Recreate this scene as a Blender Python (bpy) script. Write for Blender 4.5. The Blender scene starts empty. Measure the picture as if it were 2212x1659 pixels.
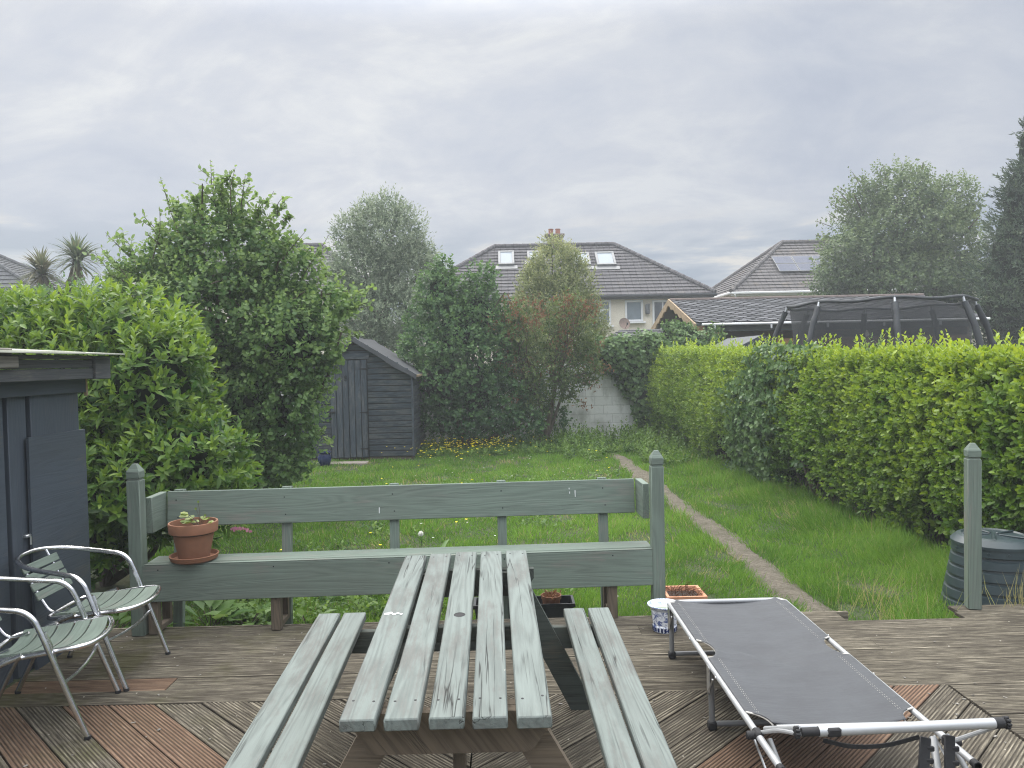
import bpy, math, random
import numpy as np
from mathutils import Vector, Matrix

random.seed(7)
rng = np.random.default_rng(11)
R = math.radians
scene = bpy.context.scene
COL = scene.collection

# ------------------------------------------------------------------ camera
H = 1.90                      # eye height above the deck (deck top is z = 0)
F = 1660.0                    # focal length in units of a 2212 px wide picture
W_, H_ = 2212.0, 1659.0
YAW, PITCH, ROLL = R(0.52), R(-1.71), R(1.2)
_f = Vector((math.sin(YAW) * math.cos(PITCH), math.cos(YAW) * math.cos(PITCH), math.sin(PITCH)))
_r = Vector((math.cos(YAW), -math.sin(YAW), 0))
_u = _r.cross(_f)
_r2 = _r * math.cos(ROLL) - _u * math.sin(ROLL)
_u2 = _u * math.cos(ROLL) + _r * math.sin(ROLL)
cd = bpy.data.cameras.new('camera')
cam = bpy.data.objects.new('camera', cd)
COL.objects.link(cam)
cd.sensor_width = 36.0
cd.lens = 36.0 * F / W_
cd.clip_start = 0.05
cd.clip_end = 600
cam.matrix_world = Matrix(((_r2.x, _u2.x, -_f.x, 0), (_r2.y, _u2.y, -_f.y, 0), (_r2.z, _u2.z, -_f.z, H), (0, 0, 0, 1)))
scene.camera = cam
EYE = Vector((0, 0, H))


def ray(x, y):
    return (_f * F + _r2 * (x - W_ / 2) - _u2 * (y - H_ / 2)) / F


def pY(x, y, Y):
    d = ray(x, y)
    return EYE + d * (Y / d.y)


def pZ(x, y, z):
    d = ray(x, y)
    return EYE + d * ((z - H) / d.z)


def pX(x, y, X):
    d = ray(x, y)
    return EYE + d * (X / d.x)


# ------------------------------------------------------------------ light
scene.view_settings.view_transform = 'Standard'
scene.view_settings.look = 'None'
scene.view_settings.exposure = 0.0
scene.view_settings.gamma = 1.0
scene.cycles.use_denoising = True
scene.cycles.denoising_input_passes = 'RGB_ALBEDO_NORMAL'
scene.cycles.denoising_prefilter = 'NONE'
scene.cycles.use_adaptive_sampling = False
scene.cycles.filter_width = 1.15
scene.cycles.max_bounces = 8
scene.cycles.transparent_max_bounces = 12
scene.cycles.volume_bounces = 1

SUN_DIR = Vector((-0.35, 0.62, 0.95)).normalized()      # towards the sun
world = bpy.data.worlds.new('World')
scene.world = world
world.use_nodes = True
wn = world.node_tree
wn.nodes.clear()


def N(nt, t, **kw):
    n = nt.nodes.new(t)
    for k, v in kw.items():
        if k.startswith('i_'):
            n.inputs[k[2:].replace('_', ' ')].default_value = v
        else:
            setattr(n, k, v)
    return n


def L(nt, a, b):
    nt.links.new(a, b)


def math_node(nt, op, a, b=None, c=None, clamp=False):
    n = nt.nodes.new('ShaderNodeMath')
    n.operation = op
    n.use_clamp = clamp
    for i, v in enumerate((a, b, c)):
        if v is None:
            continue
        if isinstance(v, (int, float)):
            n.inputs[i].default_value = v
        else:
            nt.links.new(v, n.inputs[i])
    return n.outputs[0]


def ramp(nt, fac, stops, interp='LINEAR'):
    n = nt.nodes.new('ShaderNodeValToRGB')
    n.color_ramp.interpolation = interp
    els = n.color_ramp.elements
    while len(els) < len(stops):
        els.new(0.5)
    for e, (p, c) in zip(els, stops):
        e.position = p
        e.color = (c[0], c[1], c[2], 1) if not isinstance(c, (int, float)) else (c, c, c, 1)
    nt.links.new(fac, n.inputs[0])
    return n.outputs[0]


def mix(nt, fac, a, b, mode='MIX'):
    n = nt.nodes.new('ShaderNodeMix')
    n.data_type = 'RGBA'
    n.blend_type = mode
    for i, v in ((0, fac), (6, a), (7, b)):
        if isinstance(v, (int, float)):
            n.inputs[i].default_value = v
        elif isinstance(v, (tuple, list)):
            n.inputs[i].default_value = (v[0], v[1], v[2], 1)
        else:
            nt.links.new(v, n.inputs[i])
    return n.outputs[2]


def noise(nt, vec, scale, detail=4, rough=0.55, dist=0.0):
    n = nt.nodes.new('ShaderNodeTexNoise')
    n.inputs['Scale'].default_value = scale
    n.inputs['Detail'].default_value = detail
    n.inputs['Roughness'].default_value = rough
    n.inputs['Distortion'].default_value = dist
    if vec is not None:
        nt.links.new(vec, n.inputs['Vector'])
    return n.outputs['Fac']


def mapping(nt, vec, scale=(1, 1, 1), loc=(0, 0, 0), rot=(0, 0, 0)):
    n = nt.nodes.new('ShaderNodeMapping')
    n.inputs['Scale'].default_value = scale
    n.inputs['Location'].default_value = loc
    n.inputs['Rotation'].default_value = rot
    nt.links.new(vec, n.inputs['Vector'])
    return n.outputs[0]


# overcast sky: a thin share of clear Nishita sky, and a deck of soft grey cloud over it
tc = N(wn, 'ShaderNodeTexCoord')
sky = N(wn, 'ShaderNodeTexSky')
sky.sky_type = 'NISHITA'
sky.sun_disc = False
sky.sun_elevation = math.asin(SUN_DIR.z)
sky.sun_rotation = math.atan2(SUN_DIR.x, SUN_DIR.y)
bg_sky = N(wn, 'ShaderNodeBackground')
bg_sky.inputs['Strength'].default_value = 0.1
L(wn, sky.outputs[0], bg_sky.inputs['Color'])
sx = N(wn, 'ShaderNodeSeparateXYZ')
L(wn, tc.outputs['Generated'], sx.inputs[0])
zc = math_node(wn, 'MAXIMUM', sx.outputs[2], 0.0)
zd = math_node(wn, 'ADD', zc, 0.42)
cx = N(wn, 'ShaderNodeCombineXYZ')
L(wn, math_node(wn, 'DIVIDE', sx.outputs[0], zd), cx.inputs[0])
L(wn, math_node(wn, 'DIVIDE', sx.outputs[1], zd), cx.inputs[1])
cl1 = noise(wn, mapping(wn, cx.outputs[0], (1.5, 2.1, 1), (3.1, 1.7, 0), (0, 0, 0.35)), 1.5, 8, 0.58, 0.55)
cl2 = noise(wn, mapping(wn, cx.outputs[0], (2.0, 3.0, 1), (9.3, 4.2, 2), (0, 0, 0.6)), 3.0, 6, 0.6, 0.4)
clm = math_node(wn, 'ADD', math_node(wn, 'MULTIPLY', cl1, 0.72), math_node(wn, 'MULTIPLY', cl2, 0.28))
cloud_col = ramp(wn, clm, [(0.34, (0.53, 0.57, 0.675)), (0.43, (0.59, 0.625, 0.715)), (0.51, (0.655, 0.68, 0.75)), (0.60, (0.77, 0.785, 0.82))])
# the low bank of darker blue-grey cloud with paler gaps near the horizon
hz1 = noise(wn, mapping(wn, tc.outputs['Generated'], (2.2, 2.2, 13.0), (1.3, 0.4, 0.2)), 1.6, 5, 0.55, 0.3)
low_col = ramp(wn, hz1, [(0.42, (0.40, 0.46, 0.56)), (0.50, (0.56, 0.60, 0.67)), (0.57, (0.86, 0.82, 0.77))])
low_f = math_node(wn, 'MULTIPLY', ramp(wn, zc, [(0.0, 1.0), (0.12, 1.0), (0.20, 0.0)], 'EASE'), 0.95)
cc = mix(wn, low_f, cloud_col, low_col)
# sky above the frame is boosted beyond a real overcast to light the foreground
sdot = N(wn, 'ShaderNodeVectorMath', operation='DOT_PRODUCT')
L(wn, tc.outputs['Generated'], sdot.inputs[0])
sdot.inputs[1].default_value = SUN_DIR
glow = ramp(wn, sdot.outputs['Value'], [(0.15, (0.88, 0.92, 0.97)), (0.55, (1.0, 1.01, 1.02)), (0.80, (1.18, 1.17, 1.14)), (1.0, (1.35, 1.32, 1.28))], 'EASE')
cc = mix(wn, 1.0, cc, glow, 'MULTIPLY')
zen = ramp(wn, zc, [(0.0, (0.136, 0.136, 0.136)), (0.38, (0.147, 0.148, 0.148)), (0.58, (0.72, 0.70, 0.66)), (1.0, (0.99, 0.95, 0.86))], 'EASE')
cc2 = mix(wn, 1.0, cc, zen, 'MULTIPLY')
bg_cl = N(wn, 'ShaderNodeBackground')
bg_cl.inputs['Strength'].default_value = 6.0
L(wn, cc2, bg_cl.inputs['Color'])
mixw = N(wn, 'ShaderNodeMixShader')
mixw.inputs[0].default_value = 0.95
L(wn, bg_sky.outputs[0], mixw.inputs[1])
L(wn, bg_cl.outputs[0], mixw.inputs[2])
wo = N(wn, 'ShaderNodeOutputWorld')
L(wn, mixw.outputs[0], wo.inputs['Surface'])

sd = bpy.data.lights.new('sun', 'SUN')
sd.energy = 1.2
sd.angle = R(22)
sd.color = (1.0, 0.95, 0.86)
sun = bpy.data.objects.new('sun', sd)
COL.objects.link(sun)
sun.rotation_euler = (-SUN_DIR).to_track_quat('-Z', 'Y').to_euler()
sun.location = (-10, 10, 30)


# ------------------------------------------------------------------ materials
def srgb(r, g, b):
    def c(v):
        v /= 255.0
        return v / 12.92 if v <= 0.04045 else ((v + 0.055) / 1.055) ** 2.4
    return (c(r), c(g), c(b))


def new_mat(name):
    m = bpy.data.materials.new(name)
    m.use_nodes = True
    nt = m.node_tree
    nt.nodes.clear()
    b = nt.nodes.new('ShaderNodeBsdfPrincipled')
    o = nt.nodes.new('ShaderNodeOutputMaterial')
    nt.links.new(b.outputs[0], o.inputs['Surface'])
    return m, nt, b, o


def bump(nt, b, h, strength=0.3, dist=0.01):
    n = nt.nodes.new('ShaderNodeBump')
    n.inputs['Strength'].default_value = strength
    n.inputs['Distance'].default_value = dist
    nt.links.new(h, n.inputs['Height'])
    nt.links.new(n.outputs[0], b.inputs['Normal'])


def gcoord(nt):
    n = nt.nodes.new('ShaderNodeAttribute')
    n.attribute_name = 'gc'
    return n.outputs['Vector']


def attr(nt, name):
    n = nt.nodes.new('ShaderNodeAttribute')
    n.attribute_name = name
    return n.outputs['Fac']


def setc(nt, sock, v):
    if isinstance(v, (tuple, list)):
        sock.default_value = (v[0], v[1], v[2], 1)
    else:
        nt.links.new(v, sock)


def simple_mat(name, col, rough=0.6, metal=0.0, var=0.25, scale=12, bump_s=0.15, spec=0.5, stretch=(1, 1, 1)):
    m, nt, b, o = new_mat(name)
    g = mapping(nt, gcoord(nt), stretch)
    n1 = noise(nt, g, scale, 5, 0.6)
    n2 = noise(nt, g, scale * 0.17, 3, 0.5)
    f = math_node(nt, 'ADD', math_node(nt, 'MULTIPLY', n1, 0.5), math_node(nt, 'MULTIPLY', n2, 0.5))
    lo = tuple(c * (1 - var) for c in col)
    hi = tuple(min(1, c * (1 + var)) for c in col)
    setc(nt, b.inputs['Base Color'], ramp(nt, f, [(0.3, lo), (0.7, hi)]))
    rr = ramp(nt, n1, [(0.3, max(0, rough - 0.1)), (0.7, min(1, rough + 0.1))])
    L(nt, rr, b.inputs['Roughness'])
    b.inputs['Metallic'].default_value = metal
    b.inputs['Specular IOR Level'].default_value = spec
    if bump_s:
        bump(nt, b, n1, bump_s, 0.01)
    return m


def wood_mat(name, paint, wood, wear=0.3, grain=0.35, rough=0.75, crack=0.5, chip=None, dirt=0.2):
    """painted or bare timber; gc.x runs along the board"""
    m, nt, b, o = new_mat(name)
    g = gcoord(nt)
    fine = noise(nt, mapping(nt, g, (4.2, 115, 115)), 1.0, 6, 0.68)
    med = noise(nt, mapping(nt, g, (1.3, 16, 16)), 1.0, 4, 0.6, 0.6)
    blot = noise(nt, mapping(nt, g, (2.2, 6, 6), (5, 2, 1)), 1.0, 6, 0.65)
    ring = math_node(nt, 'SINE', math_node(nt, 'MULTIPLY', noise(nt, mapping(nt, g, (0.55, 7, 7), (2, 8, 3)), 1.0, 2, 0.4, 0.4), 85.0))
    ring = math_node(nt, 'MULTIPLY_ADD', ring, 0.5, 0.5)
    gr = math_node(nt, 'ADD', math_node(nt, 'MULTIPLY', fine, 0.55), math_node(nt, 'ADD', math_node(nt, 'MULTIPLY', ring, 0.18), math_node(nt, 'MULTIPLY', med, 0.27)))
    dark = tuple(c * (1 - grain) for c in paint)
    light = tuple(min(1, c * (1 + grain * 0.55)) for c in paint)
    c1 = ramp(nt, gr, [(0.32, dark), (0.5, paint), (0.68, light)])
    wm = math_node(nt, 'MULTIPLY', blot, math_node(nt, 'MULTIPLY_ADD', fine, 0.9, 0.45))
    wf = ramp(nt, wm, [(0.53 - wear * 0.28, 0.0), (0.66 - wear * 0.22, 0.85)])
    wd = ramp(nt, fine, [(0.3, tuple(c * 0.55 for c in wood)), (0.7, wood)])
    c2 = mix(nt, wf, c1, wd)
    db = noise(nt, mapping(nt, g, (1.1, 2.6, 2.6), (1, 7, 2)), 1.0, 4, 0.6)
    c2 = mix(nt, ramp(nt, db, [(0.45, 0.0), (0.75, dirt)]), c2, tuple(c * 0.45 for c in wood))
    ck = noise(nt, mapping(nt, g, (0.55, 17, 17), (4, 3, 9)), 1.0, 4, 0.5, 0.15)
    ckd = math_node(nt, 'ABSOLUTE', math_node(nt, 'SUBTRACT', ck, 0.5))
    gate = noise(nt, mapping(nt, g, (1.6, 5, 5), (7, 1, 4)), 1.0, 2, 0.5)
    ckf = math_node(nt, 'MULTIPLY', ramp(nt, ckd, [(0.0, 1.0), (0.016, 0.0)]), ramp(nt, gate, [(0.46, 0.0), (0.58, crack)]))
    c3 = mix(nt, ckf, c2, tuple(c * 0.12 for c in wood))
    if chip:
        cn = noise(nt, mapping(nt, g, (5, 20, 20), (3, 3, 3)), 1.0, 5, 0.7)
        c3 = mix(nt, ramp(nt, cn, [(0.70, 0.0), (0.74, 0.9)]), c3, chip)
    setc(nt, b.inputs['Base Color'], c3)
    b.inputs['Roughness'].default_value = rough
    b.inputs['Specular IOR Level'].default_value = 0.35
    hgt = math_node(nt, 'SUBTRACT', gr, math_node(nt, 'MULTIPLY', ckf, 1.2))
    bump(nt, b, hgt, 0.45, 0.006)
    return m


def leaf_mat(name, dark, mid, light, young, rough=0.42, transl=0.35, spec=0.45):
    m, nt, b, o = new_mat(name)
    t = attr(nt, 'tint')
    c = ramp(nt, t, [(0.0, dark), (0.5, mid), (1.0, light)])
    y = attr(nt, 'young')
    c = mix(nt, y, c, young)
    setc(nt, b.inputs['Base Color'], c)
    b.inputs['Roughness'].default_value = rough
    b.inputs['Specular IOR Level'].default_value = spec
    tr = nt.nodes.new('ShaderNodeBsdfTranslucent')
    hs = nt.nodes.new('ShaderNodeHueSaturation')
    hs.inputs['Hue'].default_value = 0.485
    hs.inputs['Saturation'].default_value = 1.1
    hs.inputs['Value'].default_value = 1.5
    L(nt, c, hs.inputs['Color'])
    L(nt, hs.outputs[0], tr.inputs['Color'])
    ms = nt.nodes.new('ShaderNodeMixShader')
    ms.inputs[0].default_value = transl
    L(nt, b.outputs[0], ms.inputs[1])
    L(nt, tr.outputs[0], ms.inputs[2])
    L(nt, ms.outputs[0], o.inputs['Surface'])
    return m


M = {}
M['sage'] = wood_mat('sage_paint', (0.150, 0.192, 0.160), (0.23, 0.225, 0.20), wear=0.08, grain=0.20, rough=0.6, crack=0.2, chip=None, dirt=0.35)
M['table'] = wood_mat('worn_sage_boards', (0.160, 0.186, 0.174), (0.145, 0.147, 0.136), wear=0.32, grain=0.27, rough=0.75, crack=1.0, chip=(0.50, 0.47, 0.40), dirt=0.22)
M['bare'] = wood_mat('bare_brown_timber', (0.125, 0.098, 0.070), (0.15, 0.12, 0.09), wear=0.2, grain=0.35, crack=0.6)
M['darkgreen'] = wood_mat('dark_green_stain', (0.055, 0.066, 0.058), (0.10, 0.09, 0.07), wear=0.15, grain=0.3, crack=0.4)
M['slate'] = wood_mat('slate_blue_paint', (0.056, 0.070, 0.090), (0.10, 0.10, 0.10), wear=0.02, grain=0.12, rough=0.55, crack=0.15)
M['slate_worn'] = wood_mat('weathered_grey_paint', (0.085, 0.090, 0.096), (0.17, 0.165, 0.155), wear=0.25, grain=0.25, rough=0.7, crack=0.6)
M['shed'] = wood_mat('blue_black_shed_stain', (0.046, 0.060, 0.078), (0.14, 0.145, 0.15), wear=0.36, grain=0.5, rough=0.65, crack=0.4)
M['greywood'] = wood_mat('silvered_timber', (0.24, 0.225, 0.20), (0.17, 0.15, 0.12), wear=0.3, grain=0.35, crack=0.8)
M['cabin'] = wood_mat('cabin_boards', (0.42, 0.225, 0.105), (0.16, 0.09, 0.05), wear=0.15, grain=0.3, crack=0.3)
M['barge'] = wood_mat('barge_board', (0.36, 0.27, 0.17), (0.2, 0.15, 0.1), wear=0.3, grain=0.3, crack=0.4)
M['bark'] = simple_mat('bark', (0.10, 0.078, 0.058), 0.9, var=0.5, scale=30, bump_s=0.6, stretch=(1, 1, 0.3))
M['inner_shade'] = simple_mat('dark_inner_shade', (0.012, 0.019, 0.009), 1.0, var=0.5, scale=20, bump_s=0.8, spec=0.0)  # near-black colour standing in for the shade inside foliage
M['terracotta'] = simple_mat('terracotta', (0.23, 0.105, 0.058), 0.8, var=0.22, scale=14, bump_s=0.1)
M['terracotta_pale'] = simple_mat('pale_terracotta', (0.50, 0.235, 0.135), 0.75, var=0.14, scale=14, bump_s=0.1)
M['soil'] = simple_mat('soil', (0.035, 0.023, 0.017), 0.95, var=0.6, scale=60, bump_s=0.9)
M['blackplastic'] = simple_mat('black_plastic', (0.018, 0.022, 0.026), 0.45, var=0.3, scale=20, bump_s=0.05)
M['composter'] = simple_mat('slate_green_plastic', (0.028, 0.044, 0.050), 0.38, var=0.25, scale=9, bump_s=0.04)
M['blueglaze'] = simple_mat('blue_glaze', (0.012, 0.022, 0.085), 0.18, var=0.3, scale=10, bump_s=0.02)
M['whiteglaze'] = simple_mat('white_glaze', (0.72, 0.74, 0.74), 0.2, var=0.05, scale=8, bump_s=0.0)
M['steel'] = simple_mat('galvanised_steel', (0.55, 0.56, 0.57), 0.35, metal=0.9, var=0.15, scale=15, bump_s=0.03)
M['iron'] = simple_mat('black_iron', (0.015, 0.016, 0.018), 0.5, metal=0.3, var=0.2, scale=30, bump_s=0.1)
M['white'] = simple_mat('white_upvc', (0.74, 0.75, 0.75), 0.4, var=0.05, scale=6, bump_s=0.02)
M['silverpaint'] = simple_mat('silver_coated_tube', (0.40, 0.41, 0.42), 0.42, metal=0.35, var=0.06, scale=20, bump_s=0.02)
M['greytube'] = simple_mat('grey_coated_tube', (0.20, 0.205, 0.21), 0.45, metal=0.3, var=0.1, scale=20, bump_s=0.02)
M['concrete'] = simple_mat('concrete', (0.27, 0.235, 0.20), 0.95, var=0.35, scale=16, bump_s=0.6)
M['felt'] = simple_mat('roof_felt', (0.044, 0.048, 0.054), 0.9, var=0.3, scale=26, bump_s=0.4)
M['felt_grey'] = simple_mat('grey_mineral_felt', (0.115, 0.122, 0.126), 0.9, var=0.18, scale=26, bump_s=0.3)
M['polycarb'] = simple_mat('cloudy_sheet', (0.42, 0.43, 0.36), 0.35, var=0.2, scale=7, bump_s=0.03)
M['deadleaf'] = leaf_mat('dead_brown_leaf', (0.10, 0.050, 0.028), (0.18, 0.095, 0.052), (0.27, 0.155, 0.09), (0.23, 0.13, 0.07), 0.8, 0.3, 0.2)
M['padding'] = simple_mat('black_foam_sleeve', (0.030, 0.034, 0.040), 0.6, var=0.3, scale=24, bump_s=0.5)
M['brick'] = simple_mat('chimney_render', (0.14, 0.11, 0.10), 0.9, var=0.3, scale=10, bump_s=0.4)
M['rust'] = simple_mat('rusty_steel', (0.20, 0.145, 0.12), 0.8, var=0.4, scale=9, bump_s=0.1)
M['claypot'] = simple_mat('clay_pot', (0.33, 0.14, 0.09), 0.85, var=0.2, scale=10, bump_s=0.1)
M['yellow'] = leaf_mat('buttercup_yellow', (0.78, 0.68, 0.02), (0.84, 0.75, 0.02), (0.88, 0.80, 0.05), (0.86, 0.77, 0.02), 0.5, 0.3)
M['pink'] = leaf_mat('pink_petals', (0.40, 0.10, 0.18), (0.50, 0.20, 0.28), (0.60, 0.42, 0.45), (0.5, 0.2, 0.28), 0.6, 0.3)
M['fluff'] = leaf_mat('dandelion_fluff', (0.7, 0.7, 0.66), (0.75, 0.75, 0.72), (0.8, 0.8, 0.78), (0.8, 0.8, 0.78), 0.9, 0.3)

# chrome-like aluminium of the chairs
m, nt, b, o = new_mat('polished_aluminium')
g = gcoord(nt)
n1 = noise(nt, mapping(nt, g, (1, 1, 1)), 35, 4)
setc(nt, b.inputs['Base Color'], ramp(nt, n1, [(0.3, (0.60, 0.60, 0.61)), (0.7, (0.80, 0.80, 0.81))]))
b.inputs['Metallic'].default_value = 1.0
L(nt, ramp(nt, noise(nt, g, 9, 4), [(0.35, 0.14), (0.7, 0.30)]), b.inputs['Roughness'])
M['alu'] = m

# glass panes that mirror the sky
def glass(name, tint, rough=0.06):
    m, nt, b, o = new_mat(name)
    g = gcoord(nt)
    setc(nt, b.inputs['Base Color'], ramp(nt, noise(nt, g, 1.5, 3), [(0.35, tint), (0.65, tuple(c * 1.6 for c in tint))]))
    b.inputs['Roughness'].default_value = rough
    b.inputs['Specular IOR Level'].default_value = 0.9
    b.inputs['Coat Weight'].default_value = 0.6
    b.inputs['Coat Roughness'].default_value = 0.03
    return m


M['glass'] = glass('window_glass', (0.10, 0.125, 0.14))
M['glass_dark'] = glass('dark_window_glass', (0.025, 0.03, 0.035))
M['skylight'] = simple_mat('skylight_glass', (0.22, 0.26, 0.30), 0.35, var=0.2, scale=1.2, bump_s=0.0, spec=0.5)
M['solar'] = simple_mat('solar_cell_glass', (0.030, 0.042, 0.085), 0.35, var=0.2, scale=3, bump_s=0.0, spec=0.35)
M['water'] = glass('greenish_water', (0.30, 0.34, 0.27), 0.05)

# decking: tone 0 = weathered grey-brown, 1 = newer reddish board; moss in patches
m, nt, b, o = new_mat('grooved_decking')
g = gcoord(nt)
fine = noise(nt, mapping(nt, g, (9, 150, 1)), 1.0, 6, 0.7)
streak = math_node(nt, 'ADD', math_node(nt, 'MULTIPLY', noise(nt, mapping(nt, g, (5.0, 62, 1), (3, 1, 0)), 1.0, 7, 0.75, 0.3), 0.5), math_node(nt, 'MULTIPLY', noise(nt, mapping(nt, g, (4.0, 34, 1), (13, 5, 0)), 1.0, 7, 0.72, 0.5), 0.5))
blot = noise(nt, mapping(nt, g, (1.3, 3.0, 1), (8, 2, 0)), 1.0, 5, 0.6)
old = ramp(nt, streak, [(0.37, (0.022, 0.018, 0.013)), (0.45, (0.084, 0.072, 0.053)), (0.53, (0.176, 0.155, 0.116)), (0.62, (0.35, 0.315, 0.24))])
old = mix(nt, ramp(nt, blot, [(0.46, 0.0), (0.68, 0.6)]), old, (0.055, 0.046, 0.035))
tone = attr(nt, 'tone')
newc = ramp(nt, streak, [(0.30, (0.09, 0.047, 0.029)), (0.5, (0.185, 0.112, 0.072)), (0.68, (0.30, 0.195, 0.128))])
dk = mix(nt, tone, old, newc)
geo = N(nt, 'ShaderNodeNewGeometry')
mossn = noise(nt, geo.outputs['Position'], 2.1, 5, 0.65)
px_ = N(nt, 'ShaderNodeSeparateXYZ')
L(nt, geo.outputs['Position'], px_.inputs[0])
mossx = ramp(nt, math_node(nt, 'MULTIPLY_ADD', px_.outputs[0], -0.333, -0.30), [(0.0, 0.0), (0.5, 1.0)])
mossf = math_node(nt, 'MULTIPLY', ramp(nt, mossn, [(0.48, 0.0), (0.62, 0.7)]), mossx)
mossf = math_node(nt, 'MULTIPLY', mossf, math_node(nt, 'SUBTRACT', 1.0, math_node(nt, 'MULTIPLY', tone, 0.9)))
dk = mix(nt, mossf, dk, (0.075, 0.073, 0.022))
# darker towards the groove bottoms (gc.z holds the height inside the board profile)
gz = N(nt, 'ShaderNodeSeparateXYZ')
L(nt, g, gz.inputs[0])
groove_dark = ramp(nt, gz.outputs[2], [(0.0, 0.95), (0.5, 0.45), (1.0, 0.0)])
dk = mix(nt, math_node(nt, 'MULTIPLY', groove_dark, ramp(nt, fine, [(0.3, 1.0), (0.75, 0.6)])), dk, (0.028, 0.022, 0.017))
spk = N(nt, 'ShaderNodeTexVoronoi')
spk.inputs['Scale'].default_value = 9.0
L(nt, geo.outputs['Position'], spk.inputs['Vector'])
dk = mix(nt, ramp(nt, spk.outputs['Distance'], [(0.035, 0.8), (0.06, 0.0)]), dk, (0.42, 0.39, 0.33))
setc(nt, b.inputs['Base Color'], dk)
b.inputs['Roughness'].default_value = 0.82
b.inputs['Specular IOR Level'].default_value = 0.3
bump(nt, b, math_node(nt, 'ADD', fine, streak), 0.55, 0.006)
M['deck'] = m

# tiles of the far roofs
def tile_mat(name, c1, c2, lichen, w=0.33, h=0.30):
    m, nt, b, o = new_mat(name)
    g = gcoord(nt)
    br = N(nt, 'ShaderNodeTexBrick')
    br.inputs['Scale'].default_value = 1.0
    br.inputs['Brick Width'].default_value = w
    br.inputs['Row Height'].default_value = h
    br.inputs['Mortar Size'].default_value = 0.014
    br.inputs['Color1'].default_value = (*c1, 1)
    br.inputs['Color2'].default_value = (*c2, 1)
    br.inputs['Mortar'].default_value = tuple(c * 0.45 for c in c1) + (1,)
    br.offset = 0.0
    L(nt, g, br.inputs['Vector'])
    n1 = noise(nt, g, 0.9, 6, 0.7)
    n2 = noise(nt, g, 5.0, 4, 0.6)
    c = mix(nt, ramp(nt, n1, [(0.56, 0.0), (0.75, 0.55)]), br.outputs['Color'], lichen)
    c = mix(nt, ramp(nt, n2, [(0.45, 0.0), (0.75, 0.35)]), c, tuple(v * 0.5 for v in c1))
    setc(nt, b.inputs['Base Color'], c)
    b.inputs['Roughness'].default_value = 0.85
    sep = N(nt, 'ShaderNodeSeparateXYZ')
    L(nt, g, sep.inputs[0])
    wv = math_node(nt, 'SINE', math_node(nt, 'MULTIPLY', sep.outputs[0], 2 * math.pi / w))
    bump(nt, b, wv, 0.6, 0.03)
    return m


M['tile'] = tile_mat('brown_concrete_tile', (0.080, 0.075, 0.082), (0.105, 0.099, 0.105), (0.15, 0.13, 0.11))
M['tile2'] = tile_mat('grey_brown_tile', (0.105, 0.096, 0.098), (0.130, 0.120, 0.120), (0.22, 0.17, 0.11))
M['tile3'] = tile_mat('dark_slate_tile', (0.070, 0.072, 0.080), (0.085, 0.088, 0.095), (0.11, 0.11, 0.10))

m, nt, b, o = new_mat('hexagonal_felt_shingle')
t = attr(nt, 'tint')
g = gcoord(nt)
c = ramp(nt, t, [(0, (0.055, 0.058, 0.066)), (1, (0.125, 0.128, 0.140))])
n1 = noise(nt, g, 40, 3)
c = mix(nt, ramp(nt, n1, [(0.3, 0.0), (0.7, 0.35)]), c, (0.05, 0.052, 0.058))
setc(nt, b.inputs['Base Color'], c)
b.inputs['Roughness'].default_value = 0.85
M['hex'] = m

# pebbledash house wall
m, nt, b, o = new_mat('cream_render')
g = gcoord(nt)
n1 = noise(nt, g, 24, 4, 0.7)
n2 = noise(nt, g, 0.7, 4, 0.6)
c = ramp(nt, n1, [(0.3, (0.64, 0.58, 0.47)), (0.7, (0.84, 0.78, 0.65))])
c = mix(nt, ramp(nt, n2, [(0.5, 0.0), (0.8, 0.4)]), c, (0.40, 0.35, 0.30))
setc(nt, b.inputs['Base Color'], c)
b.inputs['Roughness'].default_value = 0.95
bump(nt, b, n1, 0.7, 0.03)
M['render'] = m

# painted concrete-block wall
m, nt, b, o = new_mat('white_painted_block')
g = gcoord(nt)
br = N(nt, 'ShaderNodeTexBrick')
br.inputs['Scale'].default_value = 1.0
br.inputs['Brick Width'].default_value = 0.45
br.inputs['Row Height'].default_value = 0.225
br.inputs['Mortar Size'].default_value = 0.011
br.inputs['Mortar Smooth'].default_value = 0.3
br.inputs['Color1'].default_value = (0.66, 0.665, 0.65, 1)
br.inputs['Color2'].default_value = (0.72, 0.725, 0.71, 1)
br.inputs['Mortar'].default_value = (0.56, 0.565, 0.555, 1)
wob = noise(nt, g, 7, 3)
gw = N(nt, 'ShaderNodeVectorMath', operation='ADD')
L(nt, g, gw.inputs[0])
cw = N(nt, 'ShaderNodeCombineXYZ')
L(nt, math_node(nt, 'MULTIPLY_ADD', wob, 0.03, -0.015), cw.inputs[1])
L(nt, cw.outputs[0], gw.inputs[1])
L(nt, gw.outputs[0], br.inputs['Vector'])
n1 = noise(nt, g, 16, 6, 0.7)
n2 = noise(nt, mapping(nt, g, (1.4, 0.8, 1)), 1.2, 6, 0.65)
c = mix(nt, ramp(nt, n2, [(0.48, 0.0), (0.66, 0.75)]), br.outputs['Color'], (0.28, 0.285, 0.255))
c = mix(nt, ramp(nt, n1, [(0.55, 0.0), (0.75, 0.4)]), c, (0.26, 0.26, 0.25))
setc(nt, b.inputs['Base Color'], c)
b.inputs['Roughness'].default_value = 0.9
hh = math_node(nt, 'ADD', math_node(nt, 'MULTIPLY', br.outputs['Fac'], -1.0), math_node(nt, 'MULTIPLY', n1, 0.6))
bump(nt, b, hh, 0.7, 0.012)
M['block'] = m

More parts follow.
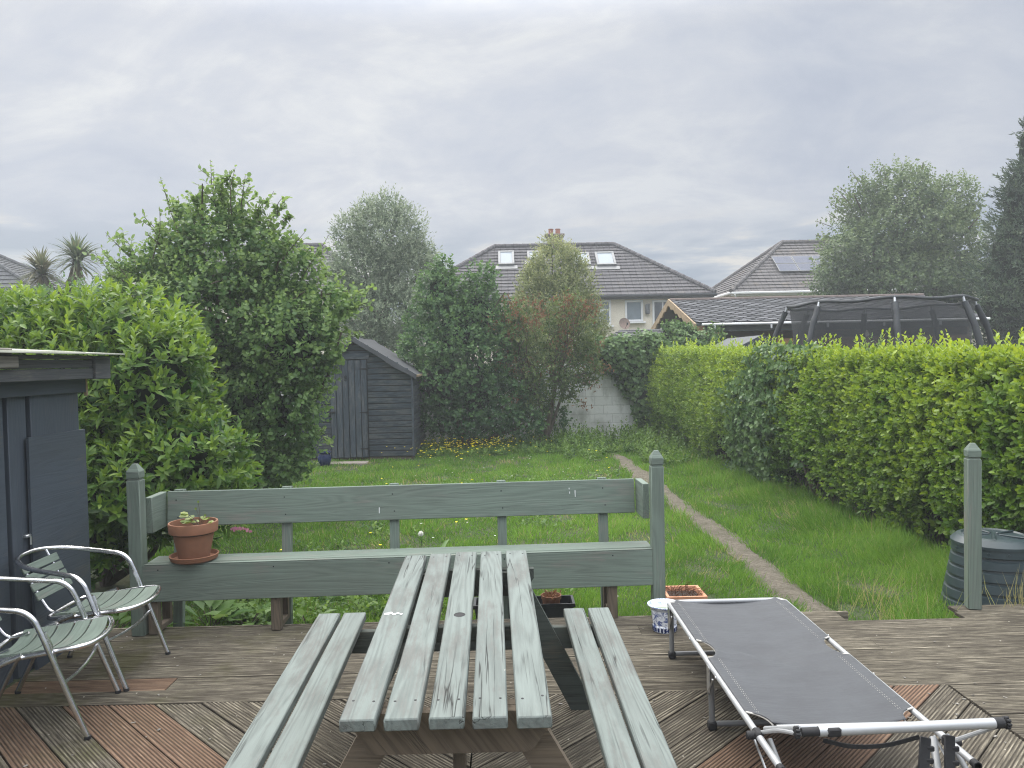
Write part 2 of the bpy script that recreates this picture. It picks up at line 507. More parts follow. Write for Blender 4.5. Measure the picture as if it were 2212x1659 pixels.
# lounger fabric
m, nt, b, o = new_mat('charcoal_sling_fabric')
g = gcoord(nt)
wv = N(nt, 'ShaderNodeTexChecker')
wv.inputs['Scale'].default_value = 520
L(nt, g, wv.inputs['Vector'])
n1 = noise(nt, g, 5, 4, 0.6)
c = ramp(nt, n1, [(0.3, (0.026, 0.029, 0.035)), (0.7, (0.039, 0.044, 0.051))])
setc(nt, b.inputs['Base Color'], c)
b.inputs['Roughness'].default_value = 0.62
b.inputs['Sheen Weight'].default_value = 0.15
n2 = noise(nt, mapping(nt, g, (1, 3.5, 1), (0, 0, 0), (0, 0, 0.5)), 4.0, 3)
bump(nt, b, n2, 0.40, 0.025)
M['sling'] = m
M['piping'] = simple_mat('cream_piping', (0.52, 0.50, 0.46), 0.7, var=0.1, scale=40, bump_s=0.1)
M['strap'] = simple_mat('black_webbing', (0.012, 0.012, 0.014), 0.7, var=0.2, scale=40, bump_s=0.1)

# blue and white porcelain
m, nt, b, o = new_mat('blue_white_porcelain')
g = gcoord(nt)
vo = N(nt, 'ShaderNodeTexVoronoi', feature='DISTANCE_TO_EDGE')
vo.inputs['Scale'].default_value = 22.0
wob = noise(nt, g, 30, 3)
L(nt, g, vo.inputs['Vector'])
f1 = ramp(nt, vo.outputs['Distance'], [(0.03, 1.0), (0.07, 0.0)])
f2 = ramp(nt, noise(nt, g, 26, 3, 0.6, 1.2), [(0.52, 0.0), (0.56, 1.0)])
f = math_node(nt, 'MAXIMUM', math_node(nt, 'MULTIPLY', f1, 0.6), f2)
setc(nt, b.inputs['Base Color'], mix(nt, math_node(nt, 'MULTIPLY', f, 0.9), (0.70, 0.73, 0.78), (0.035, 0.07, 0.24)))
b.inputs['Roughness'].default_value = 0.15
M['porcelain'] = m
m2, nt, b, o = new_mat('blue_white_rim')
g = gcoord(nt)
f2 = ramp(nt, noise(nt, g, 30, 3, 0.6, 1.0), [(0.56, 0.0), (0.60, 1.0)])
setc(nt, b.inputs['Base Color'], mix(nt, math_node(nt, 'MULTIPLY', f2, 0.7), (0.66, 0.72, 0.82), (0.10, 0.16, 0.45)))
b.inputs['Roughness'].default_value = 0.15
M['porcelain_rim'] = m2

# net of the trampoline: fine dark mesh, half see-through
m, nt, b, o = new_mat('fine_black_netting')
b.inputs['Base Color'].default_value = (0.030, 0.033, 0.038, 1)
b.inputs['Roughness'].default_value = 0.8
tr = nt.nodes.new('ShaderNodeBsdfTransparent')
ms = nt.nodes.new('ShaderNodeMixShader')
g = gcoord(nt)
L(nt, ramp(nt, noise(nt, g, 1.2, 3), [(0.3, 0.60), (0.7, 0.71)]), ms.inputs[0])
L(nt, tr.outputs[0], ms.inputs[1])
L(nt, b.outputs[0], ms.inputs[2])
L(nt, ms.outputs[0], o.inputs['Surface'])
M['net'] = m

# ground under the grass
m, nt, b, o = new_mat('lawn_soil')
geo = N(nt, 'ShaderNodeNewGeometry')
n1 = noise(nt, geo.outputs['Position'], 1.1, 5, 0.6)
n2 = noise(nt, geo.outputs['Position'], 14, 5, 0.65)
c = ramp(nt, n2, [(0.3, (0.020, 0.034, 0.010)), (0.7, (0.050, 0.072, 0.022))])
c = mix(nt, ramp(nt, n1, [(0.52, 0.0), (0.72, 0.7)]), c, (0.10, 0.085, 0.045))
setc(nt, b.inputs['Base Color'], c)
b.inputs['Roughness'].default_value = 1.0
bump(nt, b, n2, 0.8, 0.03)
M['ground'] = m

m, nt, b, o = new_mat('worn_path')
geo = N(nt, 'ShaderNodeNewGeometry')
n1 = noise(nt, geo.outputs['Position'], 5.5, 6, 0.7)
n2 = noise(nt, geo.outputs['Position'], 26, 6, 0.75)
vo = N(nt, 'ShaderNodeTexVoronoi')
vo.inputs['Scale'].default_value = 38
L(nt, geo.outputs['Position'], vo.inputs['Vector'])
c = ramp(nt, n2, [(0.3, (0.085, 0.072, 0.053)), (0.7, (0.255, 0.222, 0.172))])
c = mix(nt, ramp(nt, n1, [(0.44, 0.0), (0.62, 0.8)]), c, (0.095, 0.088, 0.055))
c = mix(nt, ramp(nt, vo.outputs['Distance'], [(0.12, 0.5), (0.3, 0.0)]), c, (0.27, 0.245, 0.21))
setc(nt, b.inputs['Base Color'], c)
b.inputs['Roughness'].default_value = 0.95
bump(nt, b, math_node(nt, 'ADD', n2, n1), 1.0, 0.05)
M['path'] = m

M['grass'] = leaf_mat('grass_blade', (0.048, 0.130, 0.015), (0.112, 0.245, 0.032), (0.215, 0.360, 0.066), (0.36, 0.32, 0.15), 0.6, 0.38, 0.22)
M['laurel'] = leaf_mat('laurel_leaf', (0.030, 0.082, 0.018), (0.066, 0.155, 0.028), (0.120, 0.225, 0.042), (0.27, 0.38, 0.065), 0.42, 0.36, 0.35)
M['alder'] = leaf_mat('alder_leaf', (0.046, 0.102, 0.034), (0.094, 0.178, 0.058), (0.168, 0.268, 0.092), (0.26, 0.36, 0.12), 0.45, 0.42, 0.32)
M['hedge'] = leaf_mat('privet_leaf', (0.050, 0.115, 0.018), (0.108, 0.205, 0.030), (0.185, 0.295, 0.045), (0.34, 0.44, 0.062), 0.42, 0.36, 0.32)
M['ivy'] = leaf_mat('ivy_leaf', (0.045, 0.098, 0.038), (0.086, 0.160, 0.058), (0.140, 0.225, 0.085), (0.19, 0.29, 0.09), 0.42, 0.28, 0.35)
M['olive'] = leaf_mat('grey_green_leaf', (0.105, 0.148, 0.096), (0.200, 0.255, 0.168), (0.310, 0.365, 0.250), (0.38, 0.42, 0.30), 0.45, 0.33, 0.35)
M['elm'] = leaf_mat('dark_round_leaf', (0.030, 0.082, 0.034), (0.064, 0.140, 0.052), (0.115, 0.210, 0.074), (0.17, 0.28, 0.085), 0.45, 0.33, 0.32)
M['varieg'] = leaf_mat('yellow_green_leaf', (0.085, 0.120, 0.048), (0.175, 0.220, 0.090), (0.310, 0.340, 0.160), (0.38, 0.39, 0.20), 0.45, 0.33, 0.35)
M['apple'] = leaf_mat('apple_leaf', (0.045, 0.086, 0.028), (0.090, 0.145, 0.046), (0.165, 0.205, 0.072), (0.22, 0.25, 0.09), 0.5, 0.35, 0.32)
M['birch'] = leaf_mat('birch_leaf', (0.050, 0.088, 0.042), (0.100, 0.152, 0.066), (0.165, 0.220, 0.098), (0.21, 0.27, 0.115), 0.45, 0.36, 0.35)
M['conifer'] = leaf_mat('cypress_spray', (0.026, 0.054, 0.032), (0.048, 0.086, 0.048), (0.080, 0.120, 0.064), (0.11, 0.15, 0.07), 0.6, 0.15, 0.3)
M['cordyline'] = leaf_mat('sword_leaf', (0.060, 0.095, 0.055), (0.105, 0.150, 0.085), (0.17, 0.20, 0.12), (0.24, 0.20, 0.12), 0.4, 0.25)
M['weed'] = leaf_mat('weed_leaf', (0.034, 0.088, 0.020), (0.075, 0.155, 0.034), (0.130, 0.225, 0.052), (0.20, 0.30, 0.07), 0.5, 0.36, 0.3)
M['dock'] = leaf_mat('dock_leaf', (0.060, 0.130, 0.040), (0.100, 0.190, 0.060), (0.150, 0.240, 0.080), (0.20, 0.30, 0.09), 0.45, 0.32, 0.32)
M['strawberry'] = leaf_mat('yellow_green_potleaf', (0.10, 0.16, 0.028), (0.15, 0.22, 0.04), (0.22, 0.28, 0.055), (0.26, 0.29, 0.06), 0.45, 0.35)


# ------------------------------------------------------------------ geometry helpers
def tag(o, label=None, cat=None, group=None, kind=None):
    if label:
        o['label'] = label
    if cat:
        o['category'] = cat
    if group:
        o['group'] = group
    if kind:
        o['kind'] = kind
    return o


def empty(name, loc, rz=0.0):
    o = bpy.data.objects.new(name, None)
    o.empty_display_size = 0.2
    COL.objects.link(o)
    o.location = loc
    o.rotation_euler = (0, 0, rz)
    o['_m'] = 1
    return o


def root_matrix(o):
    m_ = Matrix.Identity(4)
    while o is not None:
        m_ = (Matrix.Translation(o.location) @ o.rotation_euler.to_matrix().to_4x4()) @ m_
        o = o.parent
    return m_


def link(name, me, mat, parent=None, world=False):
    o = bpy.data.objects.new(name, me)
    COL.objects.link(o)
    if mat is not None:
        me.materials.append(mat)
    if parent is not None:
        o.parent = parent
        if world:
            inv = root_matrix(parent).inverted()
            me.transform(inv)
    return o


def frame_from(ax, up=Vector((0, 0, 1))):
    ax = Vector(ax).normalized()
    if abs(ax.dot(up)) > 0.98:
        up = Vector((0, 1, 0))
    s = up.cross(ax).normalized()
    u = ax.cross(s).normalized()
    return ax, s, u


class MB:
    """collects solid shapes and links them as one mesh; gc keeps each piece's own coordinates"""
    def __init__(self):
        self.v, self.f, self.g, self.t = [], [], [], []

    def add(self, vs, fs, gc=None, tone=0.0):
        o = len(self.v)
        self.v.extend([tuple(p) for p in vs])
        self.f.extend([tuple(i + o for i in f) for f in fs])
        self.g.extend([tuple(q) for q in (gc if gc is not None else vs)])
        self.t.extend([tone] * len(vs))
        return self

    def box(self, c, size, axes=None, ch=0.003, tone=0.0, off=None):
        hx, hy, hz = size[0] / 2, size[1] / 2, size[2] / 2
        ch = min(ch, hx * 0.6, hy * 0.6, hz * 0.6)
        c = Vector(c)
        A = axes or (Vector((1, 0, 0)), Vector((0, 1, 0)), Vector((0, 0, 1)))
        loc, idx = [], {}
        for sx_ in (-1, 1):
            for sy in (-1, 1):
                for sz in (-1, 1):
                    for a in range(3):
                        d = [hx - ch, hy - ch, hz - ch]
                        d[a] = (hx, hy, hz)[a]
                        idx[(sx_, sy, sz, a)] = len(loc)
                        loc.append((sx_ * d[0], sy * d[1], sz * d[2]))
        fs = []
        for s in (-1, 1):
            fs.append([idx[(s, -1, -1, 0)], idx[(s, 1, -1, 0)], idx[(s, 1, 1, 0)], idx[(s, -1, 1, 0)]])
            fs.append([idx[(-1, s, -1, 1)], idx[(1, s, -1, 1)], idx[(1, s, 1, 1)], idx[(-1, s, 1, 1)]])
            fs.append([idx[(-1, -1, s, 2)], idx[(1, -1, s, 2)], idx[(1, 1, s, 2)], idx[(-1, 1, s, 2)]])
            for s2 in (-1, 1):
                fs.append([idx[(s, s2, -1, 0)], idx[(s, s2, 1, 0)], idx[(s, s2, 1, 1)], idx[(s, s2, -1, 1)]])
                fs.append([idx[(s, -1, s2, 0)], idx[(s, 1, s2, 0)], idx[(s, 1, s2, 2)], idx[(s, -1, s2, 2)]])
                fs.append([idx[(-1, s, s2, 1)], idx[(1, s, s2, 1)], idx[(1, s, s2, 2)], idx[(-1, s, s2, 2)]])
                for s3 in (-1, 1):
                    fs.append([idx[(s, s2, s3, 0)], idx[(s, s2, s3, 1)], idx[(s, s2, s3, 2)]])
        out = []
        for f in fs:
            ps = [Vector(loc[i]) for i in f]
            n = (ps[1] - ps[0]).cross(ps[2] - ps[0])
            ctr = sum(ps, Vector()) / len(ps)
            out.append(f if n.dot(ctr) > 0 else f[::-1])
        off = off if off is not None else (random.uniform(0, 50), random.uniform(0, 50), random.uniform(0, 50))
        # gc.x along the longest side
        order = sorted(range(3), key=lambda k: -size[k])
        gc = [(q[order[0]] + off[0], q[order[1]] + off[1], q[order[2]] + off[2]) for q in loc]
        det = A[0].cross(A[1]).dot(A[2])
        if det < 0:
            out = [f[::-1] for f in out]
        vs = [c + A[0] * q[0] + A[1] * q[1] + A[2] * q[2] for q in loc]
        return self.add(vs, out, gc, tone)

    def board(self, p0, p1, W, T, up=Vector((0, 0, 1)), ch=0.004):
        p0, p1 = Vector(p0), Vector(p1)
        ax, s, u = frame_from(p1 - p0, Vector(up))
        return self.box((p0 + p1) / 2, ((p1 - p0).length, W, T), (ax, s, u), ch)

    def tube(self, pts, r, seg=10, closed=False, caps=True):
        pts = [Vector(p) for p in pts]
        n = len(pts)
        rs = r if isinstance(r, (list, tuple)) else [r] * n
        rings, dist = [], 0.0
        prev_u = None
        gc, vs = [], []
        ro = random.uniform(0, 30)
        for i, p in enumerate(pts):
            if closed:
                d = pts[(i + 1) % n] - pts[i - 1]
            else:
                d = pts[min(i + 1, n - 1)] - pts[max(i - 1, 0)]
            d.normalize()
            if prev_u is None:
                ax, s, u = frame_from(d)
            else:
                u = (prev_u - d * prev_u.dot(d)).normalized()
                s = u.cross(d)
            prev_u = u
            if i:
                dist += (p - pts[i - 1]).length
            for k in range(seg):
                a = 2 * math.pi * k / seg
                vs.append(p + s * (math.cos(a) * rs[i]) + u * (math.sin(a) * rs[i]))
                gc.append((dist + ro, rs[i] * math.cos(a), rs[i] * math.sin(a)))
        fs = []
        m_ = n if closed else n - 1
        for i in range(m_):
            j = (i + 1) % n
            for k in range(seg):
                k2 = (k + 1) % seg
                fs.append((i * seg + k, j * seg + k, j * seg + k2, i * seg + k2))
        if caps and not closed:
            fs.append(tuple(range(seg)))
            fs.append(tuple(range((n - 1) * seg + seg - 1, (n - 1) * seg - 1, -1)))
        return self.add(vs, fs, gc)

    def lathe(self, prof, c, seg=32, sx=1.0, sy=1.0, axes=None):
        c = Vector(c)
        A = axes or (Vector((1, 0, 0)), Vector((0, 1, 0)), Vector((0, 0, 1)))
        vs, gc, fs = [], [], []
        ro = random.uniform(0, 30)
        for (r, z) in prof:
            for k in range(seg):
                a = 2 * math.pi * k / seg
                q = (r * sx * math.cos(a), r * sy * math.sin(a), z)
                vs.append(c + A[0] * q[0] + A[1] * q[1] + A[2] * q[2])
                gc.append((q[0] + ro, q[1], q[2]))
        n = len(prof)
        for i in range(n - 1):
            for k in range(seg):
                k2 = (k + 1) % seg
                fs.append((i * seg + k, i * seg + k2, (i + 1) * seg + k2, (i + 1) * seg + k))
        if prof[0][0] > 1e-4:
            fs.append(tuple(range(seg - 1, -1, -1)))
        if prof[-1][0] > 1e-4:
            fs.append(tuple((n - 1) * seg + k for k in range(seg)))
        return self.add(vs, fs, gc)

    def prism(self, poly, depth, tone=0.0):
        """poly: list of 3-d points (planar); depth: extrusion vector"""
        poly = [Vector(p) for p in poly]
        depth = Vector(depth)
        n = len(poly)
        nn = (poly[1] - poly[0]).cross(poly[2] - poly[0])
        if nn.dot(depth) > 0:
            poly = poly[::-1]
        vs = poly + [p + depth for p in poly]
        fs = [tuple(range(n)), tuple(range(2 * n - 1, n - 1, -1))]
        for i in range(n):
            j = (i + 1) % n
            fs.append((j, i, i + n, j + n))
        ax = (poly[1] - poly[0]).normalized()
        s = depth.normalized().cross(ax).normalized()
        dn = depth.normalized()
        ro = (random.uniform(0, 30), random.uniform(0, 30))
        gc = [((p.dot(ax)) + ro[0], p.dot(s) + ro[1], p.dot(dn)) for p in vs]
        return self.add(vs, fs, gc, tone)

    def build(self, name, mat, parent=None, world=False, smooth=True, ang=38):
        me = bpy.data.meshes.new(name)
        me.from_pydata(self.v, [], self.f)
        a = me.attributes.new('gc', 'FLOAT_VECTOR', 'POINT')
        a.data.foreach_set('vector', np.array(self.g, dtype=np.float32).ravel())
        if any(self.t):
            a = me.attributes.new('tone', 'FLOAT', 'POINT')
            a.data.foreach_set('value', np.array(self.t, dtype=np.float32))
        if smooth:
            me.polygons.foreach_set('use_smooth', np.ones(len(me.polygons), dtype=bool))
            me.set_sharp_from_angle(angle=R(ang))
        me.update()
        return link(name, me, mat, parent, world)


def spline(pts, n=8, closed=False):
    pts = [Vector(p) for p in pts]
    out = []
    m_ = len(pts)
    rng_ = range(m_) if closed else range(m_ - 1)
    for i in rng_:
        p0 = pts[i - 1] if (closed or i > 0) else pts[0] * 2 - pts[1]
        p1, p2 = pts[i], pts[(i + 1) % m_]
        p3 = pts[(i + 2) % m_] if (closed or i + 2 < m_) else pts[-1] * 2 - pts[-2]
        for k in range(n):
            t = k / n
            out.append(0.5 * ((2 * p1) + (p2 - p0) * t + (2 * p0 - 5 * p1 + 4 * p2 - p3) * t * t + (3 * p1 - p0 - 3 * p2 + p3) * t ** 3))
    if not closed:
        out.append(pts[-1])
    return out


def tri_mesh(name, V, T, mat, parent=None, attrs=None, world=True, smooth=False):
    me = bpy.data.meshes.new(name)
    V = np.ascontiguousarray(V, dtype=np.float32)
    T = np.ascontiguousarray(T, dtype=np.int32)
    me.vertices.add(len(V))
    me.vertices.foreach_set('co', V.ravel())
    me.loops.add(T.size)
    me.loops.foreach_set('vertex_index', T.ravel())
    me.polygons.add(len(T))
    me.polygons.foreach_set('loop_start', np.arange(0, T.size, 3, dtype=np.int32))
    for k, a in (attrs or {}).items():
        at = me.attributes.new(k, 'FLOAT', 'POINT')
        at.data.foreach_set('value', np.ascontiguousarray(a, dtype=np.float32))
    me.update(calc_edges=True)
    if smooth:
        me.polygons.foreach_set('use_smooth', np.ones(len(T), dtype=bool))
    return link(name, me, mat, parent, world)


# ------------------------------------------------------------------ foliage helpers
def unit(a):
    return a / np.maximum(np.linalg.norm(a, axis=-1, keepdims=True), 1e-9)


def rdirs(n):
    return unit(rng.normal(size=(n, 3)))


LEAF = {
    # t along, s across, h lift
    'ovate': (np.array([[0, 0, 0], [.32, -.46, .07], [.34, 0, -.02], [.32, .46, .07], [.70, -.36, .05], [.70, 0, -.03], [.70, .36, .05], [1, 0, -.10]]),
              np.array([[0, 2, 1], [0, 3, 2], [1, 2, 5], [1, 5, 4], [2, 3, 6], [2, 6, 5], [4, 5, 7], [5, 6, 7]])),
    'lance': (np.array([[0, 0, 0], [.38, -.5, .06], [.40, 0, -.01], [.38, .5, .06], [.72, -.33, .02], [.72, 0, -.04], [.72, .33, .02], [1, 0, -.13]]),
              np.array([[0, 2, 1], [0, 3, 2], [1, 2, 5], [1, 5, 4], [2, 3, 6], [2, 6, 5], [4, 5, 7], [5, 6, 7]])),
    'round': (np.array([[0, 0, 0], [.25, -.44, .05], [.30, 0, -.03], [.25, .44, .05], [.72, -.46, .06], [.70, 0, -.03], [.72, .46, .06], [.97, -.12, -.03], [.97, .12, -.03]]),
              np.array([[0, 2, 1], [0, 3, 2], [1, 2, 5], [1, 5, 4], [2, 3, 6], [2, 6, 5], [4, 5, 7], [5, 8, 7], [5, 6, 8]])),
    'simple': (np.array([[0, 0, 0], [.45, -.5, .06], [.45, .5, .06], [1, 0, -.06]]),
               np.array([[0, 2, 1], [1, 2, 3]])),
    'ivy': (np.array([[0, 0, 0], [.05, -.40, .02], [.30, -.28, .04], [.42, -.52, .0], [1, 0, -.10], [.42, .52, .0], [.30, .28, .04], [.05, .40, .02], [.35, 0, -.03]]),
            np.array([[0, 8, 1], [1, 8, 2], [2, 8, 3], [3, 8, 4], [4, 8, 5], [5, 8, 6], [6, 8, 7], [7, 8, 0]])),
    'blade': (np.array([[0, -.5, 0], [0, .5, 0], [.5, -.42, .0], [.5, .42, .0], [1, 0, -.18]]),
              np.array([[0, 1, 3], [0, 3, 2], [2, 3, 4]])),
    'sword': (np.array([[0, -.35, 0], [0, .35, 0], [.35, -.5, .03], [.35, .5, .03], [.7, -.38, -.03], [.7, .38, -.03], [1, 0, -.16]]),
              np.array([[0, 1, 3], [0, 3, 2], [2, 3, 5], [2, 5, 4], [4, 5, 6]])),
}


def leaves(P, A, Nn, Ln, Wd, tint, young, kind):
    """returns verts, tris, tint, young"""
    Tm, Tf = LEAF[kind]
    A = unit(A)
    Nn = unit(Nn - A * np.sum(Nn * A, axis=1, keepdims=True))
    S = np.cross(Nn, A)
    n, k = len(P), len(Tm)
    V = (P[:, None, :] + (Ln[:, None] * Tm[None, :, 0])[..., None] * A[:, None, :]
         + (Wd[:, None] * Tm[None, :, 1])[..., None] * S[:, None, :]
         + (Ln[:, None] * Tm[None, :, 2])[..., None] * Nn[:, None, :]).reshape(-1, 3)
    Fx = (Tf[None] + (np.arange(n) * k)[:, None, None]).reshape(-1, 3)
    return V, Fx, np.repeat(tint, k), np.repeat(young, k)


def merge(parts):
    Vs, Fs, ts, ys, o = [], [], [], [], 0
    for V, Fx, t, y in parts:
        Vs.append(V)
        Fs.append(Fx + o)
        ts.append(t)
        ys.append(y)
        o += len(V)
    return np.concatenate(Vs), np.concatenate(Fs), np.concatenate(ts), np.concatenate(ys)


def leaf_obj(name, parts, mat, parent=None):
    V, Fx, t, y = merge(parts)
    return tri_mesh(name, V, Fx, mat, parent, {'tint': t, 'young': y})


def shoots(B, D, nl, slen, ln, wd, kind='ovate', young=0.5, ang=(75, 25), tint_pos=None, tip_only=True, droop=0.0):
    """leafy shoots: B bases (n,3), D directions (n,3)"""
    n = len(B)
    D = unit(D)
    ref = np.where(np.abs(D[:, 2:3]) > 0.9, np.array([[1.0, 0, 0]]), np.array([[0, 0, 1.0]]))
    U = unit(np.cross(ref, D))
    Vv = np.cross(D, U)
    slen = np.broadcast_to(slen, (n,)) * rng.uniform(0.7, 1.25, n)
    ph = rng.uniform(0, 6.283, n)
    st = rng.uniform(0, 1, n) if tint_pos is None else np.clip(tint_pos + rng.normal(0, .16, n), 0, 1)
    yv = np.clip(rng.normal(young, 0.25, n), 0, 1) if np.isscalar(young) else np.clip(young + rng.normal(0, 0.15, n), 0, 1)
    out = []
    for i in range(nl):
        f = (i + 0.3) / nl
        az = ph + i * 2.4 + rng.normal(0, .25, n)
        rad = np.cos(az)[:, None] * U + np.sin(az)[:, None] * Vv
        a = np.radians(ang[0] + (ang[1] - ang[0]) * f + rng.normal(0, 11, n))
        A = np.cos(a)[:, None] * D + np.sin(a)[:, None] * rad
        A = A + np.array([0, 0, -droop])
        Nn = np.sin(a)[:, None] * D - np.cos(a)[:, None] * rad + rng.normal(0, .18, (n, 3))
        P = B + D * (slen * f)[:, None]
        size = rng.uniform(0.7, 1.15, n) * (1.0 - 0.35 * f * f)
        tt = np.clip(st + rng.normal(0, .14, n), 0, 1)
        yy = np.clip(yv * (0.15 + 0.85 * f) if tip_only else yv, 0, 1)
        out.append(leaves(P, A, Nn, ln * size, wd * size, tt, yy, kind))
    return merge(out)


def lobe(x, y, rx, ry, Y, dr=1.0):
    c = pY(x, y, Y)
    k = Y / F
    return (np.array(c), np.array((rx * k, rx * k * dr, ry * k)))


_nd = {}


def nz(P, freq=1.0, seed=0):
    """smooth pseudo-noise in -1..1 from a handful of random waves"""
    if seed not in _nd:
        r_ = np.random.default_rng(100 + seed)
        d = unit(r_.normal(size=(9, 3))) * r_.uniform(.6, 2.4, (9, 1))
        _nd[seed] = (d, r_.uniform(0, 6.28, 9))
    d, ph = _nd[seed]
    return np.sin(P @ (d.T * freq) + ph).sum(axis=1) / 4.0


def lobe_points(lobes, n, inner=(0.86, 1.04), cull=0.86, front_bias=0.0, rough=0.13):
    """points near the outside of a union of ellipsoids with outward normals"""
    areas = np.array([(l[1][0] * l[1][1] + l[1][0] * l[1][2] + l[1][1] * l[1][2]) for l in lobes])
    Ps, Ns = [], []
    for l, a in zip(lobes, areas / areas.sum()):
        m_ = int(n * a * 1.6) + 4
        d = rdirs(m_)
        if front_bias:
            keep = rng.uniform(0, 1, m_) < (1 - front_bias * (d[:, 1] > 0.25))
            d = d[keep]
        r = rng.uniform(inner[0], inner[1], (len(d), 1))
        sz = float(np.mean(l[1]))
        r = r * (1 + rough * nz(l[0] + d * l[1], 3.2 / sz ** .5, 5))[:, None]
        Ps.append(l[0] + d * l[1] * r)
        Ns.append(unit(d / l[1]))
    P, Nn = np.concatenate(Ps), np.concatenate(Ns)
    ok = np.ones(len(P), bool)
    # inside another lobe: drop (a point always lies about on its own lobe, at >= cull)
    for l in lobes:
        q = (P - l[0]) / l[1]
        ok &= np.sum(q * q, axis=1) > (inner[0] * 0.98 * cull) ** 2
    P, Nn = P[ok], Nn[ok]
    if len(P) > n:
        i = rng.choice(len(P), n, replace=False)
        P, Nn = P[i], Nn[i]
    return P, Nn


def inside_points(lobes, n, rmax=0.85):
    vol = np.array([np.prod(l[1]) for l in lobes])
    Ps = []
    for l, a in zip(lobes, vol / vol.sum()):
        m_ = int(n * a) + 2
        Ps.append(l[0] + rdirs(m_) * l[1] * (rng.uniform(0.1, 1, (m_, 1)) ** 0.4) * rmax)
    return np.concatenate(Ps)


def blob_mesh(mb, c, rad, seg=14, rings=9, jit=0.12):
    c, rad = np.array(c), np.array(rad)
    vs, fs = [], []
    for i in range(rings + 1):
        th = math.pi * i / rings
        for k in range(seg):
            ph = 2 * math.pi * k / seg
            q = 1 + random.uniform(-jit, jit)
            vs.append(Vector(c + rad * q * np.array((math.sin(th) * math.cos(ph), math.sin(th) * math.sin(ph), math.cos(th)))))
    for i in range(rings):
        for k in range(seg):
            k2 = (k + 1) % seg
            fs.append((i * seg + k, (i + 1) * seg + k, (i + 1) * seg + k2, i * seg + k2))
    mb.add(vs, fs)


def branchy(mb, base, tips, r0, r1=0.006, bend=0.25, twigs=0, seg=6):
    """limbs from one base to each tip, bending on the way"""
    base = Vector(base)
    for t in tips:
        t = Vector(t)
        d = t - base
        mid1 = base + d * 0.35 + Vector((random.uniform(-1, 1), random.uniform(-1, 1), random.uniform(0, 1))) * d.length * bend * 0.35
        mid2 = base + d * 0.7 + Vector((random.uniform(-1, 1), random.uniform(-1, 1), random.uniform(-.3, .6))) * d.length * bend * 0.3
        ps = spline([base, mid1, mid2, t], 5)
        n = len(ps)
        mb.tube(ps, [r0 + (r1 - r0) * (i / (n - 1)) ** 0.7 for i in range(n)], seg)
        for _ in range(twigs):
            i = random.randint(n // 3, n - 3)
            e = ps[i] + Vector((random.uniform(-1, 1), random.uniform(-1, 1), random.uniform(-.2, .9))).normalized() * d.length * random.uniform(.12, .3)
            mb.tube(spline([ps[i], (ps[i] + e) / 2 + Vector((0, 0, 0.03)), e], 3), [r1 * 1.3, r1, r1, r1, r1, r1, r1 * .6], 5)


G = -0.18                     # lawn level


def hit_plane(x, y, p, n):
    d = ray(x, y)
    return EYE + d * ((Vector(p) - EYE).dot(n) / d.dot(n))

# ================================================================== SETTING
# ---- ground
mb = MB()
mb.add([(-160, -20, G), (160, -20, G), (160, 260, G), (-160, 260, G)], [(0, 1, 2, 3)])
tag(mb.build('ground', M['ground'], smooth=False), 'lawn and earth of the garden', kind='structure')


def path_edges(Y):
    wob = 0.05 * math.sin(Y * 1.7) + 0.035 * math.sin(Y * 4.1 + 1) + 0.02 * math.sin(Y * 9.3)
    wob2 = 0.05 * math.sin(Y * 1.3 + 2) + 0.035 * math.sin(Y * 3.7) + 0.02 * math.sin(Y * 8.1 + 2)
    x0 = 2.30 - 0.012 * (Y - 6.3)
    x1 = 2.65 - 0.012 * (Y - 6.3)
    return x0 + wob * 0.7, x1 + wob2 * 0.7


mb = MB()
vs, fs = [], []
ny = 120
for i in range(ny + 1):
    Y = 5.3 + (16.6 - 5.3) * i / ny
    a, b_ = path_edges(Y)
    for k in range(5):
        f = k / 4
        vs.append((a + (b_ - a) * f, Y, G + 0.004 + 0.028 * math.sin(math.pi * f) + random.uniform(0, .006)))
for i in range(ny):
    for k in range(4):
        q = i * 5 + k
        fs.append((q, q + 1, q + 6, q + 5))
mb.add(vs, fs)
tag(mb.build('path', M['path']), 'narrow worn path along the hedge', kind='structure')

# ---- deck
deck = MB()


